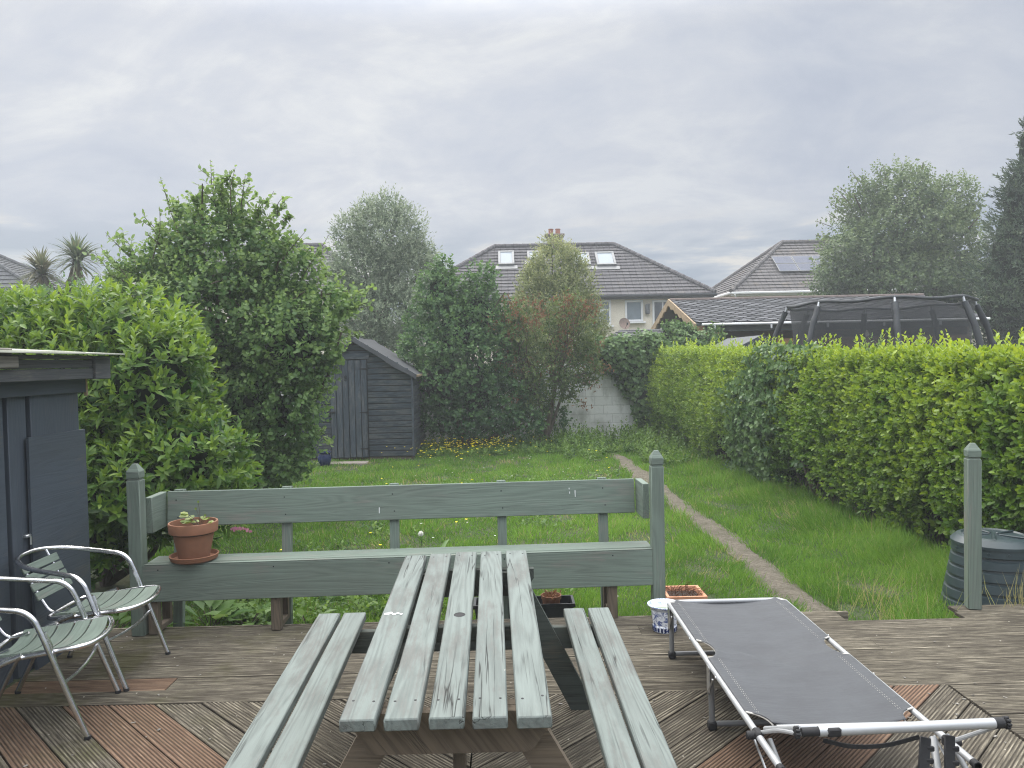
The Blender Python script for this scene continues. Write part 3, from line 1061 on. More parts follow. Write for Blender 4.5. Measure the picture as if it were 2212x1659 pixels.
def groove_board(o, d, W, rect, tone, z=0.0, ridges=10, cut=None):
    """a board whose lower-left long edge starts at o (2-d), runs along d, clipped to rect x0,x1,y0,y1"""
    d = Vector((d[0], d[1])).normalized()
    s = Vector((-d.y, d.x))
    m_ = ridges * 4
    prof = [(0.0, -0.03), (0.0, -0.004)]
    for i in range(m_ + 1):
        w = 0.004 + (W - 0.008) * i / m_
        ph = (i % 4)
        h = (-0.0055, -0.0005, 0.0, -0.0035)[ph] if 0 < i < m_ else -0.001
        prof.append((w, h))
    prof += [(W, -0.004), (W, -0.03)]
    dz = random.uniform(-0.003, 0.003)
    ro = (random.uniform(0, 40), random.uniform(0, 40))
    st, en = [], []
    for (w, h) in prof:
        p = Vector((o[0], o[1])) + s * w
        t0, t1 = -50.0, 50.0
        for (pc, dc, lo, hi) in ((p.x, d.x, rect[0], rect[1]), (p.y, d.y, rect[2], rect[3])):
            if abs(dc) < 1e-6:
                if pc < lo - 1e-4 or pc > hi + 1e-4:
                    t0, t1 = 1, -1
                continue
            ta, tb = (lo - pc) / dc, (hi - pc) / dc
            if ta > tb:
                ta, tb = tb, ta
            t0, t1 = max(t0, ta), min(t1, tb)
        if t0 > t1:
            t0 = t1 = (t0 + t1) / 2
        st.append(t0)
        en.append(t1)
    if max(e - a for a, e in zip(st, en)) < 0.02:
        return
    if cut:
        st = [max(a, cut[0]) for a in st]
        en = [min(e, cut[1]) for e in en]
    n = len(prof)
    nseg = 14
    vs, gc, tn = [], [], []
    for q in range(nseg + 1):
        f = q / nseg
        for (w, h), a, e in zip(prof, st, en):
            t = a + (e - a) * f
            p = Vector((o[0], o[1])) + s * w + d * t
            wear = random.uniform(0.75, 1.0)
            vs.append((p.x, p.y, z + dz + h * wear))
            gc.append((t + ro[0], w + ro[1], max(0.0, min(1.0, 1 + h / 0.0055))))
    fs = []
    for q in range(nseg):
        for i in range(n - 1):
            a = q * n + i
            fs.append((a, a + n, a + n + 1, a + 1))
    fs = [f[::-1] for f in fs]
    fs.append(tuple(range(n)))
    fs.append(tuple(range(nseg * n + n - 1, nseg * n - 1, -1)))
    deck.add(vs, fs, gc, tone + 1e-5)


XC, XL, XR, YF, YE, YR = -0.20, -3.03, 2.49, 4.325, 5.60, 5.42
# boards along the far edge (they run left to right)
nb = 7
wb = (YE - YF) / nb
for i in range(nb):
    y0 = YF + wb * i
    x1 = 5.2 if i < 6 else 2.50
    if i == 1:
        groove_board((0, y0), (1, 0), wb - 0.006, (XL, -2.05, y0 - 1, y0 + 1), 0.85)
        groove_board((0, y0), (1, 0), wb - 0.006, (-2.045, x1, y0 - 1, y0 + 1), 0.0)
    else:
        cutx = random.uniform(-1.2, 3.6) if i < 6 else random.uniform(-1, 1)
        groove_board((0, y0), (1, 0), wb - 0.006, (XL if y0 < 5.45 else -3.6, cutx - .003, y0 - 1, y0 + 1), 0.0)
        groove_board((0, y0), (1, 0), wb - 0.006, (cutx, x1 - (0.10 if i == nb - 1 else 0), y0 - 1, y0 + 1), 0.0)
# boards to the right of the chevrons
nb2 = 15
w2 = 0.186
for i in range(nb2):
    y0 = YF - w2 * (i + 1)
    groove_board((0, y0), (1, 0), w2 - 0.006, (2.505, 5.2, y0 - 1, y0 + 1), 0.0)
for i in range(2):
    groove_board((0, YR + 0.004 + i * 0.135), (1, 0), 0.13, (3.26 + 0.03 * i, 5.2, 0, 9), 0.0, z=-0.004, ridges=7)
# chevrons
tonesL = {}
W45 = 0.186
s2 = math.sqrt(0.5)
# left wing: boards run down-right, direction (1,-1); index by where the board meets the line y = YF
for k in range(-24, 26):
    xtop = -2.285 + k * W45 / s2
    tone = 0.9 if k in (-1, 0) else (0.75 if k == -3 else 0.0)
    # along d=(1,-1)/sqrt2 ; across s=(1,1)/sqrt2
    groove_board((xtop, YF), (1, -1), W45 - 0.008, (XL, XC - 0.004, 0.9, YF - 0.006), tone)
for k in range(-26, 26):
    xtop = 2.19 + k * W45 / s2
    tone = {0: 0.9, -1: 0.85, 1: 0.95}.get(k, 0.0)
    # along d=(1,1); across s=(-1,1)/sqrt2, so the board lies to the upper left of its start line
    p = Vector((xtop, YF))
    groove_board((p.x, p.y), (1, 1), W45 - 0.008, (XC + 0.004, XR - 0.004, 0.9, YF - 0.006), tone)
# pale edging strip along the lawn side
deck.box((-0.55, YE + 0.012, -0.062), (6.1, 0.022, 0.12), ch=0.002, tone=0.0)
deck.box((3.85, YR - 0.0, -0.10), (2.7, 0.02, 0.10), ch=0.002)
dk_o = deck.build('deck', M['deck'], smooth=False)
tag(dk_o, 'weathered grooved timber deck with chevron boards', kind='structure')

# splintered hole in a deck board by the table, and flecks of debris on the boards
mb = MB()
for _ in range(110):
    x, y = random.uniform(-2.8, 3.4), random.uniform(3.3, 5.5)
    a = random.uniform(0, 6.28)
    l = random.uniform(0.006, 0.024)
    ax = (Vector((math.cos(a), math.sin(a), random.uniform(-.1, .1))), Vector((-math.sin(a), math.cos(a), 0)), Vector((0, 0, 1)))
    mb.box((x, y, 0.004), (l, l * random.uniform(.25, .6), 0.003), ax, 0.0006)
tag(mb.build('leaf_litter', M['greywood']), 'scattered pale flecks and splinters on the deck boards', kind='stuff')

# ================================================================== FAR HOUSES
def roof_slab(mb, a, b_, c, d, course=0.30, step=0.045):
    """tiled slope: a-b along the eave, d-c along the ridge (a below d); laid in stepped courses"""
    a, b_, c, d = map(Vector, (a, b_, c, d))
    nrm = (b_ - a).cross(d - a).normalized()
    if nrm.z < 0:
        nrm = -nrm
    mid_e, mid_r = (a + b_) / 2, (c + d) / 2
    n = max(3, int((mid_r - mid_e).length / course))
    ex = (b_ - a).normalized()
    sv = nrm.cross(ex)
    if sv.z < 0:
        sv = -sv
    ro = (random.uniform(0, 20), random.uniform(0, 20))
    for i in range(n):
        f0, f1 = i / n, (i + 1) / n
        p0, p1 = a.lerp(d, f0), b_.lerp(c, f0)
        q0, q1 = a.lerp(d, f1), b_.lerp(c, f1)
        vs = [p0 + nrm * step, p1 + nrm * step, q1, q0, p0, p1]
        gc = []
        for p in vs:
            gc.append(((p - a).dot(ex) + ro[0], (p - a).dot(sv) + ro[1], 0))
        fs = [(0, 1, 2, 3), (4, 5, 1, 0)]
        if (vs[1] - vs[0]).cross(vs[3] - vs[0]).dot(nrm) < 0:
            fs = [f[::-1] for f in fs]
        mb.add(vs, fs, gc)


def slope_frame(a, b_, d):
    a, b_, d = map(Vector, (a, b_, d))
    ex = (b_ - a).normalized()
    n = ex.cross(d - a).normalized()
    if n.z < 0:
        n = -n
    return ex, n.cross(ex) if n.cross(ex).z > 0 else -n.cross(ex), n


def hip_house(name, x0, x1, yf, yb, ez, rz, rx0, rx1, wall, tile, label, gutter):
    r = empty(name, ((x0 + x1) / 2, (yf + yb) / 2, G))
    tag(r, label, 'house', 'houses beyond the back wall')
    ym = (yf + yb) / 2
    ins = 0.35
    w = MB()
    w.box(((x0 + x1) / 2, ym, (G + ez) / 2), (x1 - x0 - 2 * ins, yb - yf - 2 * ins, ez - G - 0.01), ch=0.01, off=(0, 0, 0))
    # gc of the walls: plain world coordinates
    w.g = [(p[0] + p[1], p[2], 0) for p in w.v]
    w.build('wall', wall, r, True, smooth=False)
    t = MB()
    A, B, C, D = (x0, yf, ez), (x1, yf, ez), (rx1, ym, rz), (rx0, ym, rz)
    E, Fq = (x0, yb, ez), (x1, yb, ez)
    roof_slab(t, A, B, C, D)
    roof_slab(t, E, A, D, D)
    roof_slab(t, B, Fq, C, C)
    roof_slab(t, Fq, E, D, C)
    t.add([A, B, Fq, E], [(0, 3, 2, 1)])
    ro = t.build('roof', tile, r, True, smooth=False)
    # ridge and hip tiles as half-round cappings
    rt = MB()
    up = Vector((0, 0, 0.06))
    for p, q in ((D, C), (A, D), (B, C), (E, D), (Fq, C)):
        p, q = Vector(p) + up, Vector(q) + up
        n = max(2, int((q - p).length / 0.45))
        for i in range(n):
            rt.tube([p.lerp(q, i / n), p.lerp(q, (i + 1.04) / n)], [0.12, 0.105], 8)
    rt.build('ridge_tile', tile, ro, True)
    g = MB()
    for p, q in (((x0, yf - .06, ez - .05), (x1, yf - .06, ez - .05)), ((x0 - .06, yf, ez - .05), (x0 - .06, yb, ez - .05)), ((x1 + .06, yf, ez - .05), (x1 + .06, yb, ez - .05))):
        g.board(p, q, 0.12, 0.12, ch=0.03)
        p2, q2 = Vector(p), Vector(q)
    g.build('gutter', gutter, r, True)
    fb = MB()
    fb.box(((x0 + x1) / 2, yf + 0.19, ez - 0.13), (x1 - x0 - 0.06, 0.30, 0.10), ch=0.01)
    fb.build('soffit', gutter, r, True)
    return r, ro, (A, B, C, D)


def casement(r, x0, x1, z0, z1, y, bars=(), sill=True, glassm='glass', name='window'):
    """white window in a wall facing -y"""
    f = MB()
    t = 0.09
    for (a, b_) in (((x0, z0), (x1, z0)), ((x0, z1), (x1, z1))):
        f.box(((x0 + x1) / 2, y, a[1]), (x1 - x0 + t, 0.10, t), ch=0.01)
    for xx in (x0, x1):
        f.box((xx, y, (z0 + z1) / 2), (t, 0.098, z1 - z0 - t), ch=0.01)
    for bx in bars:
        if bx[0] == 'v':
            f.box((bx[1], y, (z0 + z1) / 2), (t * .8, 0.09, z1 - z0 - t), ch=0.01)
        else:
            f.box(((x0 + x1) / 2, y, bx[1]), (x1 - x0 - t, 0.088, t * .8), ch=0.01)
    fo = f.build(name, M['white'], r, True)
    p = MB()
    p.box(((x0 + x1) / 2, y + 0.02, (z0 + z1) / 2), (x1 - x0 - t * .9, 0.02, z1 - z0 - t * .9), ch=0.001)
    p.build('pane', M[glassm], fo, True)
    if sill:
        s = MB()
        s.box(((x0 + x1) / 2, y - 0.07, z0 - 0.10), (x1 - x0 + 0.3, 0.2, 0.08), ch=0.01)
        s.build('sill', M['white'], fo, True)
    return fo


# main semi-detached house in the middle
hx0, hx1 = -4.7, pY(1545, 636, 36).x
hez = pY(1400, 636, 36).z
hrz = pY(1200, 532, 40).z
hr0, hr1 = pY(1068, 533, 40).x, pY(1326, 531, 40).x
house, hroof, hc = hip_house('cream_house', hx0, hx1, 36, 44, hez, hrz, hr0, hr1, M['render'], M['tile'],
                             'wide cream rendered house with brown tiled hip roof, chimney and four skylights', M['felt'])
ex, sv, nn = slope_frame(hc[0], hc[1], hc[3])


def on_slope(x, y, off=0.0):
    p = hit_plane(x, y, hc[0], nn)
    return p + nn * off


def skylight(x0, y0, x1, y1):
    # four corners on the slope from the photo's window corners
    bl, br_, tl = on_slope(x0, y1), on_slope(x1, y1), on_slope(x0, y0)
    w = (br_ - bl).dot(ex)
    h = abs((tl - bl).dot(sv))
    c = bl + ex * (w / 2) + sv * (h / 2) + nn * 0.11
    f = MB()
    t = 0.085
    for s in (-1, 1):
        f.box(c + sv * (s * h / 2), (w + t, t, 0.13), (ex, sv, nn), 0.012)
        f.box(c + ex * (s * w / 2), (t, h - t, 0.128), (ex, sv, nn), 0.012)
    # lead flashing round it
    fo = f.build('skylight', M['greytube'], hroof, True)
    return fo, c, w, h


skyl = [(1079, 549, 1109, 575), (1142, 549, 1163, 564), (1244, 552, 1274, 576), (1292, 551, 1329, 576)]
for q in skyl:
    bl, br_, tl = on_slope(q[0], q[3]), on_slope(q[2], q[3]), on_slope(q[0], q[1])
    w = (br_ - bl).dot(ex)
    h = abs((tl - bl).dot(sv))
    c = bl + ex * (w / 2) + sv * (h / 2) + nn * 0.10
    f = MB()
    t = 0.12
    for s in (-1, 1):
        f.box(c + sv * (s * h / 2), (w + t, t, 0.14), (ex, sv, nn), 0.012)
        f.box(c + ex * (s * w / 2), (t, h - t, 0.138), (ex, sv, nn), 0.012)
    f.box(c - sv * (h / 2 + 0.22) - nn * 0.05, (w + 0.4, 0.32, 0.03), (ex, sv, nn), 0.005)
    fo = f.build('skylight', M['greytube'], house, True)
    p = MB()
    p.box(c + nn * 0.02, (w - t * .9, h - t * .9, 0.03), (ex, sv, nn), 0.003)
    p.build('pane', M['skylight'], fo, True)
# chimney on the ridge
cc_ = pY(1198, 530, 40)
ch = MB()
ct = pY(1198, 512, 40).z
ch.box((cc_.x, 40, (hrz - 0.6 + ct) / 2), (0.80, 0.6, ct - hrz + 0.6), ch=0.01)
ch.box((cc_.x, 40, ct + 0.06), (1.0, 0.8, 0.12), ch=0.02)
cho = ch.build('chimney', M['brick'], hroof, True)
for dx in (-0.18, 0.18):
    q = MB()
    q.lathe([(0.13, ct + .12), (0.12, ct + .35), (0.14, ct + .37), (0.14, ct + .41), (0.10, ct + .41), (0.09, ct + .2)], (cc_.x + dx, 40, 0), 14)
    q.build('chimney_pot', M['claypot'], house, True)
yw = 36.35 - 0.02
a_, b_ = pY(1352, 651, yw), pY(1387, 692, yw)
casement(house, a_.x, b_.x, b_.z, a_.z, yw)
a_, b_ = pY(1276, 651, yw), pY(1318, 700, yw)
casement(house, a_.x, b_.x, b_.z, a_.z, yw, bars=(('v', (a_.x + b_.x) / 2), ('h', a_.z - 0.42)))
a_, b_ = pY(1411, 651, yw), pY(1452, 705, yw)
casement(house, a_.x, b_.x, b_.z, a_.z, yw, bars=(('v', (a_.x + b_.x) / 2),), glassm='glass_dark', sill=False)
a_, b_ = pY(1106, 651, yw), pY(1140, 700, yw)
casement(house, a_.x, b_.x, b_.z, a_.z, yw)
q = MB()
p = pY(1398, 668, yw)
q.box((p.x, yw - .1, p.z), (0.20, 0.16, 0.48), ch=0.03)
q.box((p.x, yw - .19, p.z - .14), (0.14, 0.03, 0.12), ch=0.01)
q.build('vent_box', M['felt_grey'], house, True)
# satellite dish on a pole fixed to the wall
r = empty('satellite_dish', pY(1349, 699, 35.2))
tag(r, 'rusty round satellite dish on a bracket in front of the cream house wall', 'satellite dish')
p = pY(1349, 699, 35.2)
nd = Vector((0.25, -0.93, 0.25)).normalized()
ax_, s_, u_ = frame_from(nd)
q = MB()
rr = 0.27
q.lathe([(0.001, -0.05), (rr * .5, -0.035), (rr, 0.015), (rr, 0.025), (rr * .5, -0.02), (0.001, -0.035)], p, 24, axes=(s_, u_, ax_))
q.build('reflector', M['rust'], r, True)
q = MB()
q.tube([p - nd * 0.05, p + Vector((0, 0.4, 0.05)), p + Vector((0, 1.17, 0.1))], 0.025, 6)
q.tube([p + u_ * (-rr * .9), p + nd * 0.3 - u_ * 0.1], 0.012, 6)
q.box(p + nd * 0.3 - u_ * 0.1, (0.06, 0.06, 0.1), ch=0.01)
q.build('bracket', M['iron'], r, True)

# house to the right with solar panels
qx0 = pY(1579, 629, 38).x
qez = pY(1640, 630, 38).z
qrz = pY(1720, 525, 42).z
qr0 = pY(1689, 525, 42).x
house2, h2roof, h2c = hip_house('solar_house', qx0, qx0 + 15.5, 38, 46, qez, qrz, qr0, qr0 + 7.4, M['render'], M['tile2'],
                                'pale house with grey tiled hip roof and dark solar panels, behind the birch', M['white'])
ex2, sv2, nn2 = slope_frame(h2c[0], h2c[1], h2c[3])
bl = hit_plane(1683, 592, h2c[0], nn2)
pw, phh = 1.05, 0.78
for i in range(4):
    for j in range(2):
        c = bl + ex2 * (pw * (i + .5)) + sv2 * (phh * 1.02 * (j + .5)) + nn2 * 0.14
        f = MB()
        f.box(c, (pw - .03, phh - .03, 0.04), (ex2, sv2, nn2), 0.004)
        fo = f.build('solar_panel', M['greytube'], house2, True)
        p = MB()
        for u in range(6):
            for v in range(3):
                p.box(c + ex2 * ((u - 2.5) * (pw - .09) / 6) + sv2 * ((v - 1) * (phh - .09) / 3) + nn2 * 0.021, ((pw - .06) / 6 - .010, (phh - .06) / 3 - .010, 0.004), (ex2, sv2, nn2), 0.001)
        p.build('solar_cells', M['solar'], fo, True)
# downpipe elbow at the corner
q = MB()
q.tube(spline([(qx0 + 0.15, 37.9, qez - 0.1), (qx0 + .3, 38.1, qez - .45), (qx0 + .3, 38.3, qez - .7), (qx0 + .3, 38.3, G)], 4), 0.05, 8)
q.build('downpipe', M['white'], house2, True)

# house behind the alder, only its roof shows
e3 = pY(500, 640, 36).z
r3 = pY(560, 534, 40).z
house3, _, _ = hip_house('brown_roof_house', pY(330, 600, 36).x, pY(800, 600, 36).x, 36, 44, e3, r3, pY(440, 534, 40).x, pY(695, 534, 40).x,
                         M['render'], M['tile'], 'house with brown tiled roof mostly hidden behind the tall alder tree', M['felt'])
# house at the far left, a dark slate roof sloping down behind the cabbage palm
pa, pb = pY(0, 561, 39), pY(56, 588, 37.5)
e4 = 4.6
rz4 = pY(-80, 524, 40).z
house4, _, _ = hip_house('slate_roof_house', -40, pY(150, 640, 36).x, 36, 44, e4, rz4, -34, pY(-75, 524, 40).x,
                         M['render'], M['tile3'], 'house with dark slate roof at the left edge behind the cabbage palm', M['felt'])

# ================================================================== BACK WALL AND OUTBUILDINGS
wy = 19.6
wt = 1.80
r = MB()
r.box((-1.2, wy + 0.11, (G + wt) / 2), (13.0, 0.22, wt - G + 0.0), ch=0.01, off=(0, 0, 0))
r.g = [(p[0] + 20, p[2] + 0.18, 0) for p in r.v]
wo_ = r.build('block_wall', M['block'], smooth=False)
tag(wo_, 'white painted concrete block wall at the end of the lawn', 'wall')

# low slate lean-to beyond the wall
r = empty('lean_to', (3.6, 22.5, G))
tag(r, 'low outbuilding with ribbed grey slate roof just beyond the white block wall', 'outbuilding')
q = MB()
la, lb = Vector((1.9, 20.6, pY(1290, 765, 20.6).z)), Vector((5.2, 20.6, pY(1290, 765, 20.6).z))
lc, ld = Vector((5.2, 23.6, pY(1400, 711, 23.6).z)), Vector((3.6, 23.6, pY(1400, 711, 23.6).z))
roof_slab(q, la, lb, lc, ld, 0.22, 0.02)
q.build('roof', M['tile3'], r, True, smooth=False)
q = MB()
q.box((3.55, 22.1, (G + la.z) / 2 - 0.06), (3.2, 2.9, la.z - G - 0.16), ch=0.01)
q.build('wall', M['block'], r, True, smooth=False)

# ---- timber cabin with hexagonal shingles
r = empty('timber_cabin', (9.4, 24.3, G))
tag(r, 'long timber cabin with grey hexagonal shingle roof and wavy bargeboards', 'cabin')
cyf, cyr, cyb = 21.0, 24.3, 27.6
cez, crz = pY(1600, 697, cyf).z, pY(1700, 645, cyr).z
cx0, cx1 = pY(1508, 700, cyf).x - 0.05, pY(2008, 640, cyr).x - 0.2
# shingles
A_, B_, D_ = Vector((cx0, cyf, cez)), Vector((cx1, cyf, cez)), Vector((cx0, cyr, crz))
exc, svc, nnc = slope_frame(A_, B_, D_)
slen = (D_ - A_).length
V, T, tint, gcs = [], [], [], []
sw, sh = 0.36, 0.19
rows = int(slen / sh)
for j in range(rows + 1):
    for i in range(-1, int((cx1 - cx0) / sw) + 1):
        u = (i + 0.5 * (j % 2)) * sw
        v = j * sh
        pts = []
        for (du, dv, dn) in ((0.09, -0.02, .030), (sw - .09, -0.02, .030), (sw - .004, sh * .62, .020), (sw - .09, sh * 1.5, .004), (.09, sh * 1.5, .004), (.004, sh * .62, .020)):
            uu = min(max(u + du, 0), cx1 - cx0)
            vv = min(max(v + dv, 0), slen)
            pts.append(A_ + exc * uu + svc * vv + nnc * (dn + 0.012))
        if (pts[1] - pts[0]).length < 0.05 or (pts[3] - pts[0]).length < 0.04:
            continue
        o_ = len(V)
        V += [tuple(p) for p in pts]
        tt = random.random()
        tint += [tt] * 6
        T += [(o_, o_ + 1, o_ + 2), (o_, o_ + 2, o_ + 3), (o_, o_ + 3, o_ + 4), (o_, o_ + 4, o_ + 5)]
q = MB()
q.prism([(cx0, cyf, cez - .0), (cx0, cyr, crz), (cx0, cyb, cez), (cx0, cyb, cez - .06), (cx0, cyr, crz - .06), (cx0, cyf, cez - .06)], (cx1 - cx0, 0, 0))
croof = q.build('roof', M['felt'], r, True, smooth=False)
so = tri_mesh('shingles', np.array(V), np.array(T), M['hex'], croof, {'tint': np.array(tint)})
q = MB()
q.tube([(cx0, cyr, crz + .02), (cx1, cyr, crz + .02)], 0.06, 8)
q.build('ridge_cap', M['brick'], croof, True)
q = MB()
for k in range(16):
    z = G + 0.08 + k * 0.16
    if z > cez - 0.1:
        break
    q.box(((cx0 + cx1) / 2 + 0.25, cyf + 0.4, z), (cx1 - cx0 - 1.1, 0.05, 0.156), ch=0.012)
q.box((cx0 + 0.9, (cyf + cyb) / 2, (G + cez) / 2), (0.06, cyb - cyf - 0.85, cez - G), ch=0.01)
q.prism([(cx0 + .87, cyf + .4, cez), (cx0 + .87, cyr, crz - .1), (cx0 + .87, cyb - .4, cez)], (0.06, 0, 0))
q.box(((cx0 + cx1) / 2, cyb - .4, (G + cez) / 2), (cx1 - cx0 - 1.1, 0.06, cez - G), ch=0.01)
q.box((cx1 - .3, (cyf + cyb) / 2, (G + cez) / 2), (0.06, cyb - cyf - 0.9, cez - G), ch=0.01)
q.build('wall', M['cabin'], r, True)
q = MB()
q.box(((cx0 + cx1) / 2 + .1, cyf + 0.1, cez - 0.13), (cx1 - cx0 - 0.3, 0.03, 0.2), ch=0.005)
q.build('fascia', M['darkgreen'], r, True)
q = MB()
q.tube([(cx0 + .15, cyf - 0.03, cez - 0.03), (cx1, cyf - 0.03, cez - 0.03)], 0.035, 8)
for k in range(5):
    q.box((cx0 + 0.5 + k * 1.55, cyf - 0.02, cez - 0.09), (0.05, 0.06, 0.16), ch=0.01)
q.build('gutter', M['white'], r, True)
# wavy bargeboards on the gable
for (y0, y1) in ((cyf - .05, cyr), (cyb + .05, cyr)):
    q = MB()
    n = 26
    top, bot = [], []
    for i in range(n + 1):
        f = i / n
        y = y0 + (y1 - y0) * f
        z = (cez - .02) + (crz - cez + 0.06) * f
        top.append(Vector((cx0 - 0.06, y, z + .02)))
        bot.append(Vector((cx0 - 0.06, y, z - 0.20 - 0.035 * math.sin(f * 2 * math.pi * 6))))
    for i in range(n):
        q.prism([top[i], top[i + 1], bot[i + 1], bot[i]], (0.045, 0, 0))
    q.build('bargeboard', M['barge'], r, True, smooth=False)

# ---- small felt-roofed shed beyond the hedge
r = empty('felt_roof_shed', (5.85, 18.9, G))
tag(r, 'small dark shed with pale grey felt roof peeping over the hedge', 'shed')
fy0, fy1 = 17.6, 20.3
ap = pY(1643, 724, fy0)
le = pY(1573, 761, fy0)
hw = ap.x - le.x
apz, lez = ap.z, le.z
q = MB()
for s in (-1, 1):
    a1 = Vector((ap.x, fy0 - .05, apz))
    a2 = Vector((ap.x + s * (hw + .04), fy0 - .05, lez - .02))
    q.prism([a1, a2, a2 + Vector((0, 0, -.03)), a1 + Vector((0, 0, -.03))], (0, fy1 - fy0, 0))
q.build('roof', M['felt_grey'], r, True, smooth=False)
q = MB()
for k in range(16):
    z = G + .06 + k * .14
    if z < lez - .05:
        q.box((ap.x, fy0 + .04, z), (2 * hw - .1, .03, .136), ch=0.012)
    else:
        ww = 2 * hw * (apz - .05 - z) / (apz - lez)
        if ww > .1:
            q.box((ap.x, fy0 + .04, z), (ww - .1, .03, .136), ch=0.012)
for s in (-1, 1):
    q.box((ap.x + s * (hw - .06), (fy0 + fy1) / 2, (G + lez) / 2 - .03), (.03, fy1 - fy0 - .1, lez - G - .06), ch=0.01)
q.build('wall', M['shed'], r, True)
q = MB()
for s in (-1, 1):
    q.board((ap.x, fy0 - .06, apz - .05), (ap.x + s * (hw + .05), fy0 - .06, lez - .07), 0.025, 0.10)
q.box((ap.x, fy0 - .085, apz - .09), (.12, .02, .16), ch=0.01)
q.build('bargeboard', M['shed'], r, True)

# ---- trampoline with its net
tcx, tcy, tr_ = 8.35, 17.1, 1.9
r = empty('trampoline', (tcx, tcy, G))
tag(r, 'round trampoline with padded curved poles and black safety net behind the hedge', 'trampoline')
ztop, zbed = 3.02, G + 0.85
q = MB()
q.lathe([(0.001, zbed), (tr_ * .98, zbed), (tr_ * .98, zbed - .02), (0.001, zbed - .02)], (tcx, tcy, 0), 40)
q.build('jumping_mat', M['strap'], r, True)
q = MB()
q.lathe([(tr_ * .96, zbed + .02), (tr_ * 1.02, zbed + .04), (tr_ * 1.14, zbed + .03), (tr_ * 1.15, zbed - .02), (tr_ * .98, zbed - .01)], (tcx, tcy, 0), 40)
q.build('spring_cover', M['padding'], r, True)
angs = [R(-107 + 45 * k) for k in range(8)]
for k, a in enumerate(angs):
    dr = Vector((math.cos(a), math.sin(a), 0))
    tl = random.uniform(-.04, .04)
    c0 = Vector((tcx, tcy, 0))
    pts = spline([c0 + dr * (tr_ * 1.17) + Vector((0, 0, G)), c0 + dr * (tr_ * 1.17) + Vector((0, 0, zbed + .5)), c0 + dr * (tr_ * 1.205) + Vector((0, 0, zbed + .95)), c0 + dr * (tr_ * 1.18) + Vector((0, 0, zbed + 1.4)),
                  c0 + dr * (tr_ * 1.11) + Vector((0, 0, zbed + 1.85)), c0 + dr * (tr_ * 1.02) + Vector((0, 0, ztop - .12))], 5)
    q = MB()
    q.tube([p + Vector((random.uniform(-.006, .006), random.uniform(-.006, .006), 0)) for p in pts], [0.064 + random.uniform(-.006, .006) for _ in pts], 10)
    po = q.build('pole', M['padding'], r, True)
    q = MB()
    q.tube([pts[-1], c0 + dr * tr_ + Vector((0, 0, ztop + .01))], 0.028, 8)
    q.build('pole_end', M['steel'], po, True)
q = MB()
ring = []
for i in range(64):
    a = 2 * math.pi * i / 64
    sag = 0.05 * (0.5 - 0.5 * math.cos((a - angs[0]) * 8))
    ring.append(Vector((tcx + tr_ * math.cos(a), tcy + tr_ * math.sin(a), ztop - sag)))
q.tube(ring, 0.033, 8, closed=True)
q.build('top_ring', M['padding'], r, True)
q = MB()
vs, fs = [], []
for i in range(64):
    a = 2 * math.pi * i / 64
    for j in range(5):
        f = j / 4
        rad = tr_ * (0.985 - 0.05 * math.sin(math.pi * f)) * (1 + 0.006 * math.cos(a * 8))
        z = zbed + (ring[i].z - zbed) * f
        vs.append((tcx + rad * math.cos(a), tcy + rad * math.sin(a), z))
for i in range(64):
    for j in range(4):
        fs.append((i * 5 + j, ((i + 1) % 64) * 5 + j, ((i + 1) % 64) * 5 + j + 1, i * 5 + j + 1))
q.add(vs, fs)
q.build('safety_net', M['net'], r, True)

# ---- grey slatted fence at the right, behind the hedge
r = empty('slatted_fence', (11, 15.2, G))
tag(r, 'weathered grey slatted fence just behind the top of the hedge at the right', 'fence')
fz = pY(2130, 757, 15.2).z
q = MB()
for k in range(12):
    q.box((11.2, 15.2, fz - .07 - k * .17), (4.2, 0.03, 0.13), ch=0.004)
q.build('slats', M['greywood'], r, True)
for x in (9.15, 11.2, 13.2):
    q = MB()
    q.box((x, 15.26, (G + fz) / 2), (.09, .08, fz - G + .04), ch=0.006)
    q.build('post', M['greywood'], r, True)

# ================================================================== GARDEN SHED (dark, end of the lawn)
sy0, sy1 = 16.6, 19.1
sxr = pY(890.4, 804, sy0).x
sax = pY(765, 724, sy0).x
sxl = 2 * sax - sxr
sez, saz, sbz = 1.70, 2.44, -0.11
r = empty('garden_shed', (sax, (sy0 + sy1) / 2, G))
tag(r, 'dark blue-black wooden garden shed with felt roof and plank door beyond the lawn', 'shed')
dxl, dxr, dtop = pY(714.8, 900, sy0).x, pY(795, 900, sy0).x, pY(770, 776, sy0).z
q = MB()
z, k = sbz, 0
while z < saz - 0.12:
    hgt = 0.128
    zm = z + hgt / 2
    half = (sxr - sax) if z + hgt < sez else (sxr - sax) * max(0, (saz - z - hgt * .55)) / (saz - sez)
    tilt = Vector((0, -0.17, 1)).normalized()
    axs = (Vector((1, 0, 0)), tilt.cross(Vector((1, 0, 0))).normalized(), tilt)
    segs = []
    if zm < dtop + 0.02:
        segs = [(sax - half, dxl - .01), (dxr + .01, sax + half)]
    else:
        segs = [(sax - half, sax + half)]
    for (u, v) in segs:
        if v - u > .06:
            q.box(((u + v) / 2, sy0 + 0.012, zm), (v - u, 0.016, hgt - .020), axs, 0.003)
    # right-hand side wall and left
    if z + hgt < sez + .03:
        t2 = Vector((0.17, 0, 1)).normalized()
        ax2 = (Vector((0, 1, 0)), t2.cross(Vector((0, 1, 0))).normalized(), t2)
        q.box((sxr - 0.006, (sy0 + sy1) / 2, zm), (sy1 - sy0 - 0.05, 0.016, hgt - .020), ax2, 0.003)
        q.box((sxl + 0.006, (sy0 + sy1) / 2, zm), (sy1 - sy0 - 0.05, 0.018, hgt), None, 0.003) if False else None
    z += hgt
